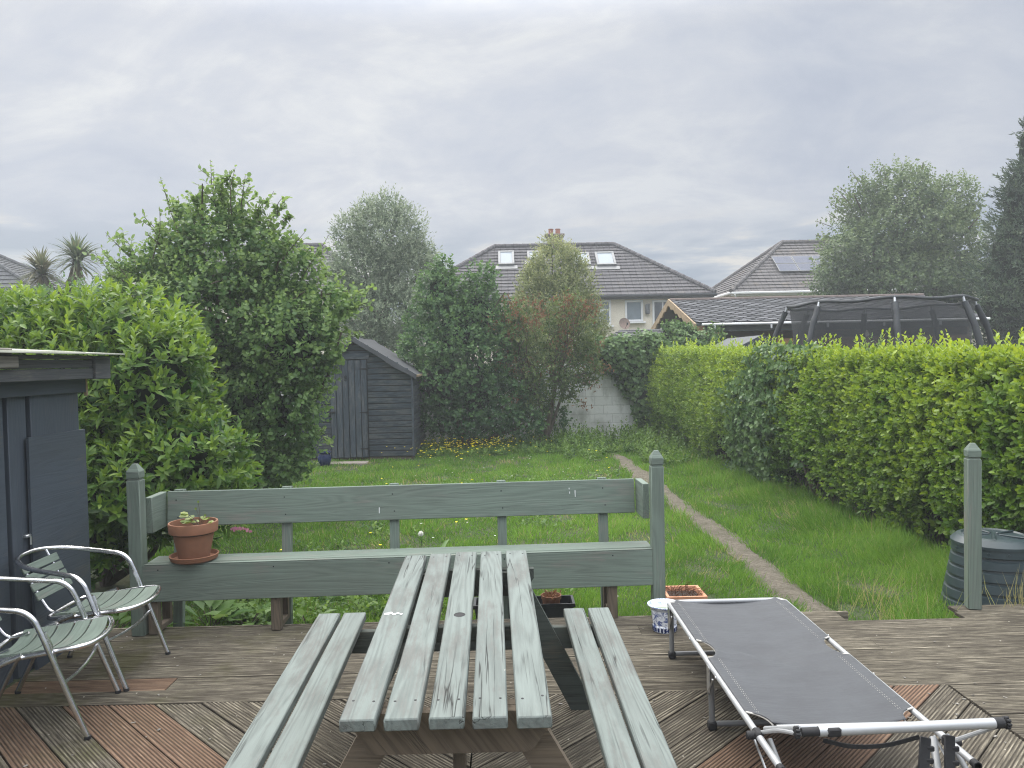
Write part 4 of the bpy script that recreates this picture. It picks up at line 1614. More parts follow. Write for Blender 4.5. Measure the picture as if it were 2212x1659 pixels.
q.box((sxl + .01, (sy0 + sy1) / 2, (sbz + sez) / 2), (0.02, sy1 - sy0 - .06, sez - sbz), ch=.003)
q.box((sax, sy1 - .02, (sbz + sez) / 2), (sxr - sxl - .06, 0.02, sez - sbz), ch=.003)
for xx in (sxl + .01, sxr - .01):
    q.box((xx, sy0 - .012, (sbz + sez) / 2), (.045, .035, sez - sbz), ch=.004)
q.build('wall', M['shed'], r, True)
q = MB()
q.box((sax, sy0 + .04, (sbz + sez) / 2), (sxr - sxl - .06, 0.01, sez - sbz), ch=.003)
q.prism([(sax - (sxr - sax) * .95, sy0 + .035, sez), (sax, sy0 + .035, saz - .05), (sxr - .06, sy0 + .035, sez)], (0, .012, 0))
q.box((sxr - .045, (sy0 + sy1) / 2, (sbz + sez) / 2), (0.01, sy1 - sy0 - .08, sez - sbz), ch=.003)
q.build('shadow_backing', M['iron'], r, True, smooth=False)  # near-black backing added so the lap gaps read as shadow lines
q = MB()
q.box((sax, (sy0 + sy1) / 2, sbz - .035), (sxr - sxl - .1, sy1 - sy0 - .1, .06), ch=.005)
q.build('floor_bearers', M['bare'], r, True)
# door
q = MB()
n = 6
for i in range(n):
    u0 = dxl + (dxr - dxl) * i / n
    u1 = dxl + (dxr - dxl) * (i + 1) / n
    q.box(((u0 + u1) / 2, sy0 - .018, (sbz + dtop) / 2 - .01), (u1 - u0 - .014, .022, dtop - sbz - .02 + random.uniform(-.012, .012)), ch=.005)
q.box((dxr - .05, sy0 - .036, (sbz + dtop) / 2), (.045, .014, dtop - sbz - .05), ch=.003)
door = q.build('door', M['shed'], r, True)
q = MB()
q.box(((dxl + dxr) / 2 + .0, sy0 - .028, dtop + .062), (dxr - dxl + .12, .02, .12), ch=.004)
q.build('door_head', M['shed'], r, True)
for hzz in (pY(780, 797, sy0).z, pY(780, 891, sy0).z, pY(780, 969, sy0).z):
    q = MB()
    q.prism([(dxr + .02, sy0 - .046, hzz - .022), (dxr + .02, sy0 - .046, hzz + .022), (dxr - .17, sy0 - .046, hzz + .008), (dxr - .17, sy0 - .046, hzz - .008)], (0, .006, 0))
    q.box((dxr + .012, sy0 - .048, hzz), (.03, .014, .09), ch=.003)
    q.build('hinge', M['iron'], door, True)
q = MB()
zz = pY(700, 891, sy0).z
q.box((dxl + .01, sy0 - .045, zz), (.20, .02, .03), ch=.004)
q.box((dxl - .02, sy0 - .06, zz), (.03, .03, .06), ch=.006)
q.build('latch', M['iron'], door, True)
# the little iron 8 on the door
q = MB()
pc = pY(746, 817, sy0 - .034)
for dz, rr in ((.027, .022), (-.026, .029)):
    q.tube([pc + Vector((rr * math.cos(a), 0, dz + rr * 1.05 * math.sin(a))) for a in [2 * math.pi * i / 16 for i in range(16)]], .007, 6, closed=True)
q.build('door_number', M['iron'], door, True)
# roof: two felted slopes with curled front edge and a torn corner
q = MB()
for s in (-1, 1):
    oh = 0.10
    e = Vector((sax + s * (sxr - sax + oh), 0, sez - .055))
    a = Vector((sax, 0, saz + .03))
    n = 10
    for j in range(8):
        for i in range(n):
            pass
    ny_, nx_ = 8, 12
    base = len(q.v)
    vs, fs, gc = [], [], []
    for j in range(ny_ + 1):
        for i in range(nx_ + 1):
            f = i / nx_
            y = sy0 - .12 + (sy1 - sy0 + .2) * j / ny_
            p = a.lerp(e, f)
            wob = .010 * math.sin(i * 2.3 + j * 1.1) + random.uniform(-.004, .004)
            vs.append((p.x, y, p.z + wob + (.02 if i == 0 else 0)))
            gc.append((f * 1.6, y, s))
    for j in range(ny_):
        for i in range(nx_):
            k = j * (nx_ + 1) + i
            f_ = (k, k + 1, k + nx_ + 2, k + nx_ + 1)
            fs.append(f_ if s > 0 else f_[::-1])
    q.add(vs, fs, gc)
    # felt folded down over the front edge, rippled
    vs, fs, gc = [], [], []
    for i in range(25):
        f = i / 24
        p = a.lerp(e, f)
        rip = .5 + .5 * math.sin(f * 11 + s)
        vs += [(p.x, sy0 - .121, p.z + .012), (p.x, sy0 - .135 - .02 * rip, p.z - .085 - .05 * rip * f)]
        gc += [(f, 0, 9), (f, .1, 9)]
    for i in range(24):
        f_ = (2 * i, 2 * i + 1, 2 * i + 3, 2 * i + 2)
        fs.append(f_)
    q.add(vs, fs, gc)
ro = q.build('roof', M['felt'], r, True)
q = MB()
e = Vector((sxr + .09, 0, sez - .075))
q.board((e.x, sy0 - .05, e.z), (e.x, sy1 + .06, e.z), .03, .05)
q.build('eaves_batten', M['barge'], ro, True)
# side window
q = MB()
for (ya, yb, za, zb) in ((18.0, 18.9, 1.55, 1.60), (18.0, 18.9, .82, .87), (18.0, 18.05, .87, 1.55), (18.85, 18.9, .87, 1.55), (18.42, 18.46, .87, 1.55)):
    q.box((sxr + .02, (ya + yb) / 2, (za + zb) / 2), (.04, yb - ya, zb - za), ch=.004)
wf = q.build('window', M['slate_worn'], r, True)
q = MB()
q.box((sxr + .012, 18.45, 1.21), (.012, .82, .70), ch=.001)
q.build('pane', M['glass_dark'], wf, True)
# doorstep slab
q = MB()
q.box((pZ(735, 1004, G).x, 16.05, G + .012), (1.1, .35, .05), ch=.01)
tag(q.build('step_slab', M['concrete']), 'thin concrete slab in the grass before the shed door', 'paving slab')
# glazed blue pot
r = empty('glazed_pot', (pZ(704, 1006, G).x, 15.75, G))
tag(r, 'dark blue glazed pot standing beside the dark garden shed door', 'plant pot')
q = MB()
q.lathe([(.075, 0), (.10, .02), (.135, .12), (.14, .19), (.115, .245), (.112, .26), (.145, .285), (.145, .30), (.12, .30), (.10, .26), (.11, .2)], (r.location.x, 15.75, G), 28)
q.build('pot_body', M['blueglaze'], r, True)
q = MB()
q.lathe([(.001, .235), (.11, .23), (.11, .22), (.001, .22)], (r.location.x, 15.75, G), 18)
q.build('soil', M['soil'], r, True)

# ================================================================== GREY LEAN-TO SHED AT THE LEFT
r = empty('grey_shed', (-3.9, 4.2, 0))
tag(r, 'slate grey boarded shed at the left edge with a pale sheet roof', 'shed')
WX = -3.04
q = MB()
# wall boards (face towards +x)
for (ya, yb, za, zb, dx) in ((1.6, 4.685, 0.0, 1.78, 0.0), (4.715, 4.895, 0.0, 1.78, 0.008), (4.925, 5.475, .02, 1.80, 0.02)):
    q.box((WX - .03 + dx, (ya + yb) / 2, (za + zb) / 2), (.04, yb - ya, zb - za), ch=.004)
q.box((WX - .055, 3.5, .9), (.02, 3.9, 1.78), ch=.002)
q.box((WX - .9, 5.46, .9), (1.7, .03, 1.8), ch=.004)
q.build('wall', M['slate'], r, True)
q = MB()
pl = [(WX + .012, 4.86, 0.0), (WX + .012, 5.515, 0.0), (WX + .012, 5.515, pX(168, 928, WX).z), (WX + .012, 4.86, pX(55, 945, WX).z)]
q.prism(pl, (.018, 0, 0))
q.build('patch_board', M['slate'], r, True, smooth=False)
q = MB()
q.box((WX + .03, 3.6, 1.80), (.022, 3.85, .115), ch=.003)
q.build('soffit_board', M['slate'], r, True)
q = MB()
q.box((WX + .032, 5.54, 1.79), (.02, .022, .15), ch=.003)
q.build('batten_end', M['barge'], r, True)
q = MB()
FX = -2.90
for (za, zb, dx) in ((1.838, 1.912, 0.0), (1.915, 1.972, -.004), (1.975, 2.0, .002)):
    q.box((FX - .012 + dx, 3.6, (za + zb) / 2), (.024, 3.7, zb - za), ch=.003)
q.box((FX - .006, 5.545, 1.915), (.05, .21, .165), ch=.006)
q.build('fascia', M['slate_worn'], r, True)
q = MB()
q.box((FX - .07, 5.64, 1.915), (.10, .025, .16), ch=.004)
q.build('fascia_end', M['greywood'], r, True)
q = MB()
# two overlapping sheets sloping gently back
for (ya, yb, dz, x1) in ((1.8, 5.68, 0.0, -2.79), (1.8, 5.30, .010, -2.87)):
    q.prism([(x1, ya, 2.006 + dz), (x1, yb, 2.006 + dz), (-4.3, yb, 2.10 + dz), (-4.3, ya, 2.10 + dz)], (0, 0, .008))
roofo = q.build('roof_sheet', M['polycarb'], r, True, smooth=False)
q = MB()
q.box((-4.15, 3.6, 2.125), (.06, 4.0, .045), ch=.006)
q.box((-2.93, 4.42, 2.018), (.07, .28, .04), ch=.006)
q.box((-2.885, 4.42, 1.955), (.05, .28, .07), ch=.006)
q.build('roof_batten', M['greywood'], r, True)
q = MB()
bp = pX(55, 1158, WX)
q.box((WX + .01, bp.y, bp.z), (.03, .05, .02), ch=.004)
q.tube([(WX + .02, bp.y - .02, bp.z), (WX + .045, bp.y - .02, bp.z), (WX + .045, bp.y - .02, bp.z - .05)], .006, 6)
q.build('bolt', M['steel'], r, True)

# ================================================================== DECK POSTS
def newel(x, y, label, h=1.225, z0=0.0, w=.092, rz=0.0):
    r = empty('deck_post', (x, y, z0), rz)
    tag(r, label, 'post', 'square posts with pyramid tops on the deck edge')
    q = MB()
    hw_ = w / 2
    q.box((0, 0, (h - .115) / 2), (w, w, h - .115), ch=.004)
    q.box((0, 0, h - .108), (w - .014, w - .014, .014), ch=.001)
    q.box((0, 0, h - .076), (w, w, .050), ch=.004)
    q.build('shaft', M['sage'], r)
    c = MB()
    t, b = .015, hw_ - .001
    vs = [(-b, -b, h - .0515), (b, -b, h - .0515), (b, b, h - .0515), (-b, b, h - .0515), (-t, -t, h), (t, -t, h), (t, t, h), (-t, t, h)]
    c.add(vs, [(0, 1, 5, 4), (1, 2, 6, 5), (2, 3, 7, 6), (3, 0, 4, 7), (4, 5, 6, 7), (3, 2, 1, 0)])
    c.build('cap', M['sage'], r, smooth=False)
    return r


newel(-2.645, 5.475, 'sage green post with pyramid top at the left end of the long bench')
newel(1.095, 5.60, 'sage green post with pyramid top at the right end of the long bench')
newel(3.435, 5.615, 'sage green post with pyramid top standing alone before the compost bin', rz=R(-14))

# ================================================================== LONG BENCH
ang = math.atan2(0.13, 3.68)
bench = empty('long_bench', (-2.60, 5.43, 0), ang)
tag(bench, 'long sage green built-in bench with plank back along the deck edge', 'bench')
BL = 3.68
q = MB()
q.box((BL / 2, .022, .372), (BL, .044, .262), ch=.004)
q.build('seat_front', M['sage'], bench)
q = MB()
q.box((BL / 2, .018, .507), (BL - .02, .035, .005), ch=.001)
q.box((BL / 2 + .0, .1455, .4905), (BL - .03, .20, .045), ch=.005)
q.build('seat', M['sage'], bench)
# back board leaning back a little
q = MB()
tl = Vector((0, .11, 1)).normalized()
axb = (Vector((1, 0, 0)), tl.cross(Vector((1, 0, 0))).normalized(), tl)
q.box((BL / 2 - .02, .405, .832), (3.57, .044, .262), axb, .004)
q.build('backrest', M['sage'], bench)
for x, s in ((.015, -1), (BL - .055, 1)):
    q = MB()
    q.box((x + s * .018, .285, .832), (.05, .27, .262), (Vector((1, 0, 0)), axb[1], axb[2]) if False else None, .004)
    q.build('end_board', M['sage'], bench)
q = MB()
for (mx, my, ln) in ((822, 1103, .045), (1238, 1067, .016), (1250, 1069, .05), (1237, 1058, .012)):
    d_ = ray(mx, my)
    p = EYE + d_ * (5.77 / d_.y) if False else None
    xb = (mx - 354) / (1366 - 354) * 3.57 - .02
    zb_ = .96 - (my - (1061 - (mx - 354) * .0225)) / 76 * .262
    q.box((xb, .381 + .11 * (zb_ - .832), zb_), (.006, .002, ln), axb, .0005)
q.build('white_mark', M['whiteglaze'], bench)
q = MB()
for xb in (.11, .92, 1.74, 2.57, 3.36):
    for zb_ in (.77, .90):
        q.box((xb + random.uniform(-.012, .012), .3815 + .11 * (zb_ - .832), zb_), (.009, .002, .009), axb, .002)
    q.box((xb, -.001, .47), (.009, .002, .009), None, .002)
q.build('screw', M['iron'], bench)
for x in (.11, .92, 1.74, 2.57, 3.36):
    q = MB()
    a = Vector((x, .33, .0)) if False else Vector((x, .315, -.30))
    q.board((x, .330, -.17), (x, .458, .972), .060, .07, up=(1, 0, 0))
    q.build('upright', M['sage'], bench)
for x in (.055, .92, 3.36):
    q = MB()
    q.box((x, .055, .12), (.068, .07, .238), ch=.004)
    q.box((x + .005, .18, .022), (.05, .18, .04), ch=.004)
    q.box((x, .275, .23), (.06, .05, .46), ch=.004)
    q.build('leg', M['bare'], bench)

# ================================================================== PICNIC TABLE
YN, YFt = 2.48, 4.32
zn = pY(961, 1558, YN).z
zf = pY(1004, 1195, YFt).z
pn = Vector((0, YN, zn))
pdir = Vector((0, YFt - YN, zf - zn)).normalized()
pnorm = Vector((1, 0, 0)).cross(pdir).normalized()
tcxm = -0.21
table = empty('picnic_table', (tcxm, 3.4, 0))
tag(table, 'weathered pale green picnic table with attached benches and umbrella hole', 'picnic table')


def c5(x, y):
    return (658.3 + x / 2.88, 1083 + y / 2.88)


def tboard(nl, nr, fl, fr, T, name, plane_p, plane_n, ext=0.0):
    a, b_, c, d = [hit_plane(*p, plane_p, plane_n) for p in (nl, nr, fl, fr)]
    n0, f0 = (a + b_) / 2, (c + d) / 2
    W = ((b_ - a).length + (d - c).length) / 2
    ax = (f0 - n0).normalized()
    n0 = n0 - ax * ext
    up = plane_n
    s = up.cross(ax).normalized()
    q = MB()
    q.box((n0 + f0) / 2 - up * (T / 2), ((f0 - n0).length, W, T), (ax, s, up), .005)
    return q.build(name, M['table'], table, True), n0, f0, W, ax, s


top_px = [((205, 1362), (442, 1358), (630, 337), (756, 333)), ((485, 1355), (712, 1352), (785, 326), (908, 322)), ((765, 1346), (998, 1344), (943, 316), (1066, 311)),
          ((1040, 1342), (1266, 1341), (1097, 311), (1222, 307)), ((1320, 1339), (1540, 1337), (1250, 305), (1378, 302))]
tops = []
for i, (a, b_, c, d) in enumerate(top_px):
    o, n0, f0, W, ax, s = tboard(c5(*a), c5(*b_), c5(*c), c5(*d), .044, 'top_board', pn, pnorm)
    tops.append((n0, f0, W, ax, s))
    # two screws at each end
    q = MB()
    for e in (.13, (f0 - n0).length - .07):
        for w in (-.3, .3):
            p = n0 + ax * (e + random.uniform(-.01, .01)) + s * (W * w)
            q.lathe([(.0048, 0), (.0048, .0010), (.001, .0004)], p, 10, axes=(ax, s, pnorm))
    q.build('screw', M['iron'], o, True)
# dark umbrella hole (a lined socket let into the middle board)
n0, f0, W, ax, s = tops[2]
hp = hit_plane(*c5(963, 705), pn, pnorm)
q = MB()
q.lathe([(.026, .0005), (.024, .0015), (.021, .0012), (.020, -.03), (.001, -.03)], hp, 24, axes=(ax, s, pnorm))
q.build('umbrella_hole', M['strap'], table, True)
# bird-lime streak on the first board
q = MB()
for k in range(5):
    p = hit_plane(*c5(512 + k * 22, 700 + random.uniform(-6, 6)), pn, pnorm)
    q.lathe([(.016 - .002 * k, .0008), (.010, .002), (.001, .0022)], p, 10, sx=1.0, sy=.6 + .3 * random.random(), axes=(Vector((0, 1, 0)), Vector((-1, 0, 0)), pnorm))
q.build('white_streak', M['whiteglaze'], table, True)

sn = pY(560, 1659, 2.74).z
sfz = pY(760, 1323, YFt).z
sp = Vector((0, 2.74, sn))
sdir = Vector((0, YFt - 2.74, sfz - sn)).normalized()
snorm = Vector((1, 0, 0)).cross(sdir).normalized()
seat_px = [((482.6, 1659), (552, 1659), (688, 1325), (736, 1324)), ((566, 1659), (642, 1659), (744, 1323), (790, 1322.5)),
           ((1314.6, 1659), (1385.7, 1659), (1217, 1314), (1261, 1312.5)), ((1392.7, 1659), (1466, 1659), (1270, 1312), (1314.6, 1312))]
for i, (a, b_, c, d) in enumerate(seat_px):
    tboard(a, b_, c, d, .044, 'bench_board', sp, snorm, ext=.26)


def table_z(Y):
    return zn + (Y - YN) * (zf - zn) / (YFt - YN)


def seat_z(Y):
    return sn + (Y - 2.74) * (sfz - sn) / (YFt - 2.74)


# cross pieces under the top
for Y, mt in ((2.63, 'bare'), (4.16, 'darkgreen')):
    q = MB()
    zt = table_z(Y) - .047
    x0, x1 = tcxm - .345, tcxm + .345
    q.prism([(x0, Y, zt), (x1, Y, zt), (x1, Y, zt - .05), (x1 - .07, Y, zt - .145), (x0 + .07, Y, zt - .145), (x0, Y, zt - .05)], (0, .045, 0))
    q.build('top_bearer', M[mt], table, True, smooth=False)
q = MB()
for Y in (3.4,):
    zt = table_z(Y) - .047
    q.box((tcxm, Y, zt - .035), (.66, .045, .07), ch=.004)
q.build('middle_bearer', M['darkgreen'], table, True)
# A-frame legs
for Y, mt in ((2.68, 'bare'), (4.11, 'darkgreen')):
    zt = table_z(Y) - .05
    for s in (-1, 1):
        q = MB()
        p0 = Vector((tcxm + s * .215, Y + .02, zt))
        p1 = Vector((tcxm + s * .60, Y + .02, 0.0))
        ax = (p1 - p0).normalized()
        w = .068
        q.prism([(p0.x - w, Y, zt), (p0.x + w, Y, zt), (p1.x + w, Y, .001), (p1.x - w, Y, .001)], (0, .044, 0))
        q.build('leg', M[mt], table, True, smooth=False)
for Y, mt in ((2.60, 'bare'), (4.165, 'darkgreen')):
    zt = seat_z(Y) - .046
    q = MB()
    q.box((-.175, Y, zt - .06), (1.46, .044, .12), ch=.004)
    q.build('seat_bearer', M[mt], table, True)
q = MB()
q.board((tcxm + .02, 2.70, table_z(2.7) - .17), (tcxm + .02, 3.28, table_z(3.3) - .06), .045, .07, up=(1, 0, 0)) if False else None
q.box((tcxm + .015, 2.78, .36), (.045, .07, .44), ch=.004)
q.build('brace', M['bare'], table, True)

# ================================================================== BISTRO CHAIRS
def make_chair(loc, rz, label):
    r = empty('bistro_chair', loc, rz)
    tag(r, label, 'chair', 'aluminium bistro chairs by the grey shed')
    ra = .0145
    # arm loop with the front legs: one bent tube
    half = [(0, .285, .012), (-.075, .285, .22), (-.155, .284, .45), (-.205, .282, .585), (-.235, .280, .645), (-.285, .277, .685), (-.36, .272, .700),
            (-.50, .262, .722), (-.60, .235, .742), (-.68, .165, .758), (-.715, .08, .768)]
    pts = half + [(-.722, 0, .770)] + [(x, -y, z) for x, y, z in half[::-1]]
    q = MB()
    q.tube(spline(pts, 6), ra, 12)
    lo = q.build('arm_loop', M['alu'], r)
    # inner sleeve doubling the leg above the seat
    q = MB()
    for s in (-1, 1):
        q.tube([(-.145, s * .258, .40), (-.165, s * .258, .50), (-.19, s * .259, .565)], .011, 8)
    # seat frame: bowed front tube, sides, back
    fr = [(-.47, -.215, .425), (-.30, -.235, .440), (-.12, -.245, .462), (-.03, -.235, .468), (.015, -.15, .462), (.035, 0, .458),
          (.015, .15, .462), (-.03, .235, .468), (-.12, .245, .462), (-.30, .235, .440), (-.47, .215, .425), (-.505, .12, .42), (-.51, 0, .42), (-.505, -.12, .42)]
    q.tube(spline(fr, 5, closed=True), .0135, 10, closed=True)
    q.tube([(-.105, -.275, .30), (-.09, -.14, .292), (-.085, 0, .29), (-.09, .14, .292), (-.105, .275, .30)], .010, 8)
    q.build('seat_frame', M['alu'], r)
    for s in (-1, 1):
        q = MB()
        q.tube(spline([(-.30, s * .255, .455), (-.42, s * .262, .40), (-.53, s * .270, .24), (-.64, s * .275, .012)], 5), ra, 10)
        q.build('rear_leg', M['alu'], r)
    for (x, y) in ((0, .285), (0, -.285), (-.64, .275), (-.64, -.275)):
        q = MB()
        q.lathe([(.0125, 0), (.0165, .002), (.0165, .018), (.0125, .02)], (x, y, 0), 12)
        q.build('rubber_foot', M['strap'], r)
    # back stays: J-shaped
    for s in (-1, 1):
        q = MB()
        q.tube(spline([(-.40, s * .13, .452), (-.46, s * .132, .432), (-.515, s * .134, .445), (-.555, s * .135, .50), (-.60, s * .136, .58), (-.645, s * .137, .67), (-.690, s * .138, .758)], 5), .0085, 8)
        q.build('back_stay', M['alu'], r)
    # four back slats
    for k in range(4):
        f = (k + .5) / 4
        cx_, cz_ = -.565 - .105 * f, .515 + .215 * f
        tl = Vector((-.42, 0, 1)).normalized()
        ax = (Vector((0, 1, 0)), tl.cross(Vector((0, 1, 0))).normalized(), tl)
        q = MB()
        q.box((cx_ + .014, 0, cz_), (.37, .012, .050), ax, .003)
        q.build('back_slat', M['sage'], r)
    # five seat slats, dished
    for k in range(5):
        f0, f1 = k / 5, (k + 1) / 5
        q = MB()
        vs, fs, gc = [], [], []
        nn_ = 10
        ro = random.uniform(0, 20)
        for i in range(nn_ + 1):
            u = i / nn_ * 2 - 1
            for f in (f0 + .012, f1 - .012):
                x = -.455 + .435 * f + (.028 * (1 - u * u) if f > .9 else .012 * (1 - u * u))
                hw2 = .205 + .022 * f
                z = .448 + .018 * f - .022 * (1 - u * u) + .015 * f * f
                vs += [(x, u * hw2, z), (x, u * hw2, z - .011)]
                gc += [(u * .2 + ro, f * .4, 0), (u * .2 + ro, f * .4, .01)]
        for i in range(nn_):
            a, b_ = i * 4, i * 4 + 4
            fs += [(a, a + 2, b_ + 2, b_), (a + 1, b_ + 1, b_ + 3, a + 3), (a, b_, b_ + 1, a + 1), (a + 2, a + 3, b_ + 3, b_ + 2)]
        fs += [(0, 1, 3, 2), (nn_ * 4, nn_ * 4 + 2, nn_ * 4 + 3, nn_ * 4 + 1)]
        fs = [f[::-1] for f in fs]
        q.add(vs, fs, gc)
        q.build('seat_slat', M['sage'], r)
    return r


def copy_tree(o, parent=None):
    c = o.copy()
    COL.objects.link(c)
    if parent is not None:
        c.parent = parent
    for ch_ in [x for x in list(bpy.data.objects) if x.parent == o]:
        copy_tree(ch_, c)
    return c


def foot(x, y):
    return pZ(x, y, 0.0)


fa, fb_ = foot(265, 1494), foot(370, 1413)
mid = (fa + fb_) / 2
d = (fb_ - fa).normalized()
chair = make_chair((mid.x, mid.y, 0), math.atan2(-d.x, d.y) + R(4), 'metal bistro chair with green slats, the one nearer the long bench')
fa, fb_ = foot(190, 1596), foot(255, 1498)
mid = (fa + fb_) / 2
d = (fb_ - fa).normalized()
c2 = copy_tree(chair)
c2.location = (mid.x, mid.y, 0)
c2.rotation_euler = (0, 0, math.atan2(-d.x, d.y))
c2['label'] = 'metal bistro chair with green slats cut off by the left edge of the photo'

# ================================================================== POTS
def lathe_pot(name, label, loc, prof, mat, cat='plant pot', seg=36, tilt=None):
    r = empty(name, loc)
    tag(r, label, cat)
    q = MB()
    q.lathe(prof, loc, seg)
    q.build('pot_body', mat, r, True)
    return r


# terracotta pot on the bench
bp = pZ(420, 1209, .512)
r = lathe_pot('flower_pot', 'terracotta flower pot with a small yellow-green plant on the bench seat', bp + Vector((0, 0, .016)),
              [(.098, 0), (.105, .004), (.142, .185), (.158, .187), (.166, .192), (.171, .255), (.168, .262), (.158, .262), (.152, .205), (.135, .19), (.12, .1)], M['terracotta'])
q = MB()
q.lathe([(.001, .20), (.06, .203), (.147, .196), (.147, .18), (.001, .18)], bp + Vector((0, 0, .016)), 24)
q.build('soil', M['soil'], r, True)
pb_ = np.array(bp) + np.array([0.05, 0, .21])
n = 9
B = np.repeat(pb_[None], n, 0) + np.c_[rng.normal(0, .02, n), rng.normal(0, .02, n), np.zeros(n)]
D = unit(np.c_[rng.normal(0, .8, n), rng.normal(0, .6, n), np.full(n, .45)])
P2 = B + D * rng.uniform(.07, .14, (n, 1)) + np.array([0, 0, .03])
st = MB()
for a, b_ in zip(B, P2):
    st.tube([Vector(a), (Vector(a) + Vector(b_)) / 2 + Vector((0, 0, .02)), Vector(b_)], .002, 5)
# leaves in threes
parts = []
for k in range(3):
    A = D * [1, 1, .1] + np.array([[.0, 0, .05]]) + rng.normal(0, .5, (n, 3)) * [1, 1, .2]
    parts.append(leaves(P2, A, np.tile([0, -.3, 1.0], (n, 1)), rng.uniform(.045, .068, n), rng.uniform(.036, .05, n), rng.uniform(0, 1, n), rng.uniform(0, .6, n), 'round'))
for (hx, hz_) in ((-.03, .17), (.035, .12), (-.01, .22), (.06, .10)):
    e = Vector(pb_) + Vector((hx, 0, hz_))
    st.tube(spline([Vector(pb_), Vector(pb_) + Vector((hx * .3, .005, hz_ * .6)), e], 4), .0016, 5)
    parts.append(leaves(np.array([e]), np.array([[.3, -.4, -.8]]), np.array([[0, -1, .3]]), np.array([.02]), np.array([.018]), np.array([.2]), np.array([.0]), 'round'))
leaf_obj('plant_leaves', parts, M['strawberry'], r)
st.build('plant_stem', M['bark'], r, True)
q = MB()
rs = empty('saucer', bp)
tag(rs, 'round terracotta saucer under the flower pot on the bench', 'saucer')
q.lathe([(.14, 0), (.160, .012), (.168, .038), (.170, .042), (.160, .044), (.148, .016), (.001, .015)], bp, 36)
q.build('dish', M['terracotta'], rs, True)

# blue and white bowl of rainwater on the deck
bb = pZ(1436, 1361, 0.0)
r = lathe_pot('porcelain_planter', 'blue and white porcelain planter full of rainwater beside the camp bed', bb,
              [(.078, 0), (.082, .004), (.084, .04), (.080, .045), (.088, .10), (.094, .150), (.094, .155), (.080, .150), (.07, .05)], M['porcelain'], seg=40)
q = MB()
q.lathe([(.0935, .152), (.108, .170), (.119, .183), (.118, .187), (.112, .187), (.098, .173), (.086, .158), (.080, .150)], bb, 40)
q.build('rim', M['porcelain_rim'], r, True)
q = MB()
for k in range(22):
    a = 2 * math.pi * k / 22
    q.box(bb + Vector((.0845 * math.cos(a), .0845 * math.sin(a), .022)), (.013, .002, .026), (Vector((-math.sin(a), math.cos(a), 0)), Vector((math.cos(a), math.sin(a), 0)), Vector((0, 0, 1))), .0005)
q.build('base_pattern', M['blueglaze'], r, True)
q = MB()
q.lathe([(.001, .157), (.084, .157), (.084, .152), (.001, .152)], bb, 30)
q.build('rainwater', M['water'], r, True)

# square terracotta trough on the grass
tz = -.06
ta, tb = pZ(1443, 1290, tz), pZ(1528, 1290, tz)
td = pZ(1433, 1266, tz)
r = empty('trough', ((ta.x + tb.x) / 2, (ta.y + td.y) / 2, G))
tag(r, 'pale square terracotta trough of dead stems on the grass by the path', 'plant pot')
wq, dq = tb.x - ta.x, td.y - ta.y
cx_, cy_ = r.location.x, r.location.y
q = MB()
h_ = tz - G
t = .024
vs, fs = [], []
for (sc, z) in ((.86, G), (1.0, tz - .035), (1.04, tz - .03), (1.04, tz), (1.04 - 2 * t / wq, tz), (.80, tz - .06)):
    for (sx_, sy_) in ((-1, -1), (1, -1), (1, 1), (-1, 1)):
        vs.append((cx_ + sx_ * wq / 2 * sc, cy_ + sy_ * dq / 2 * sc, z))
for i in range(5):
    for k in range(4):
        fs.append((i * 4 + k, i * 4 + (k + 1) % 4, i * 4 + 4 + (k + 1) % 4, i * 4 + 4 + k))
q.add(vs, fs)
q.build('trough_body', M['terracotta_pale'], r, True, smooth=False)
q = MB()
q.box((cx_, cy_, tz - .045), (wq * .84, dq * .84, .02), ch=.005)
q.build('soil', M['soil'], r, True)
q = MB()
for _ in range(46):
    a = Vector((cx_ + random.uniform(-.4, .4) * wq, cy_ + random.uniform(-.4, .4) * dq, tz - .035))
    e = a + Vector((random.uniform(-.08, .14), random.uniform(-.05, .05), random.uniform(.0, .10)))
    q.tube(spline([a, (a + e) / 2 + Vector((random.uniform(-.03, .03), 0, .02)), e], 3), .0022, 4)
q.build('dead_stems', M['deadleaf'], r, True)

# shallow white dish between the trough and the camp bed
dp = pZ(1487, 1306, -.06)
r = empty('white_dish', (dp.x, dp.y, G))
tag(r, 'plain white round dish on the grass in front of the terracotta trough', 'dish')
q = MB()
q.lathe([(.06, G), (.07, G + .005), (.10, -.07), (.105, -.06), (.098, -.06), (.06, -.12), (.001, -.125)], (dp.x, dp.y - .02, 0), 30)
q.build('dish_body', M['whiteglaze'], r, True)

# black planter box with a small pot of dead leaves, beyond the deck edge
zt = .02
pa, pb2 = pZ(1022, 1309, zt), pZ(1244, 1308, zt)
pc = pZ(1244, 1285, zt)
r = empty('black_planter', ((pa.x + pb2.x) / 2, (pa.y + pc.y) / 2, G))
tag(r, 'long black plastic planter box on the lawn, seen under the long bench', 'planter')
cx_, cy_, wq, dq = r.location.x, r.location.y, pb2.x - pa.x, pc.y - pa.y
q = MB()
vs, fs = [], []
for (sx0, sy0_, z) in ((.92, .86, G), (.97, .95, zt - .03), (1.0, 1.0, zt - .028), (1.0, 1.0, zt), (.95, .90, zt), (.92, .84, G + .05)):
    for (sx_, sy_) in ((-1, -1), (1, -1), (1, 1), (-1, 1)):
        vs.append((cx_ + sx_ * wq / 2 * sx0, cy_ + sy_ * dq / 2 * sy0_, z))
for i in range(5):
    for k in range(4):
        fs.append((i * 4 + k, i * 4 + (k + 1) % 4, i * 4 + 4 + (k + 1) % 4, i * 4 + 4 + k))
fs.append((20, 21, 22, 23))
q.add(vs, fs)
q.build('box_body', M['blackplastic'], r, True, smooth=False)
sp_ = pZ(1190, 1281, .06)
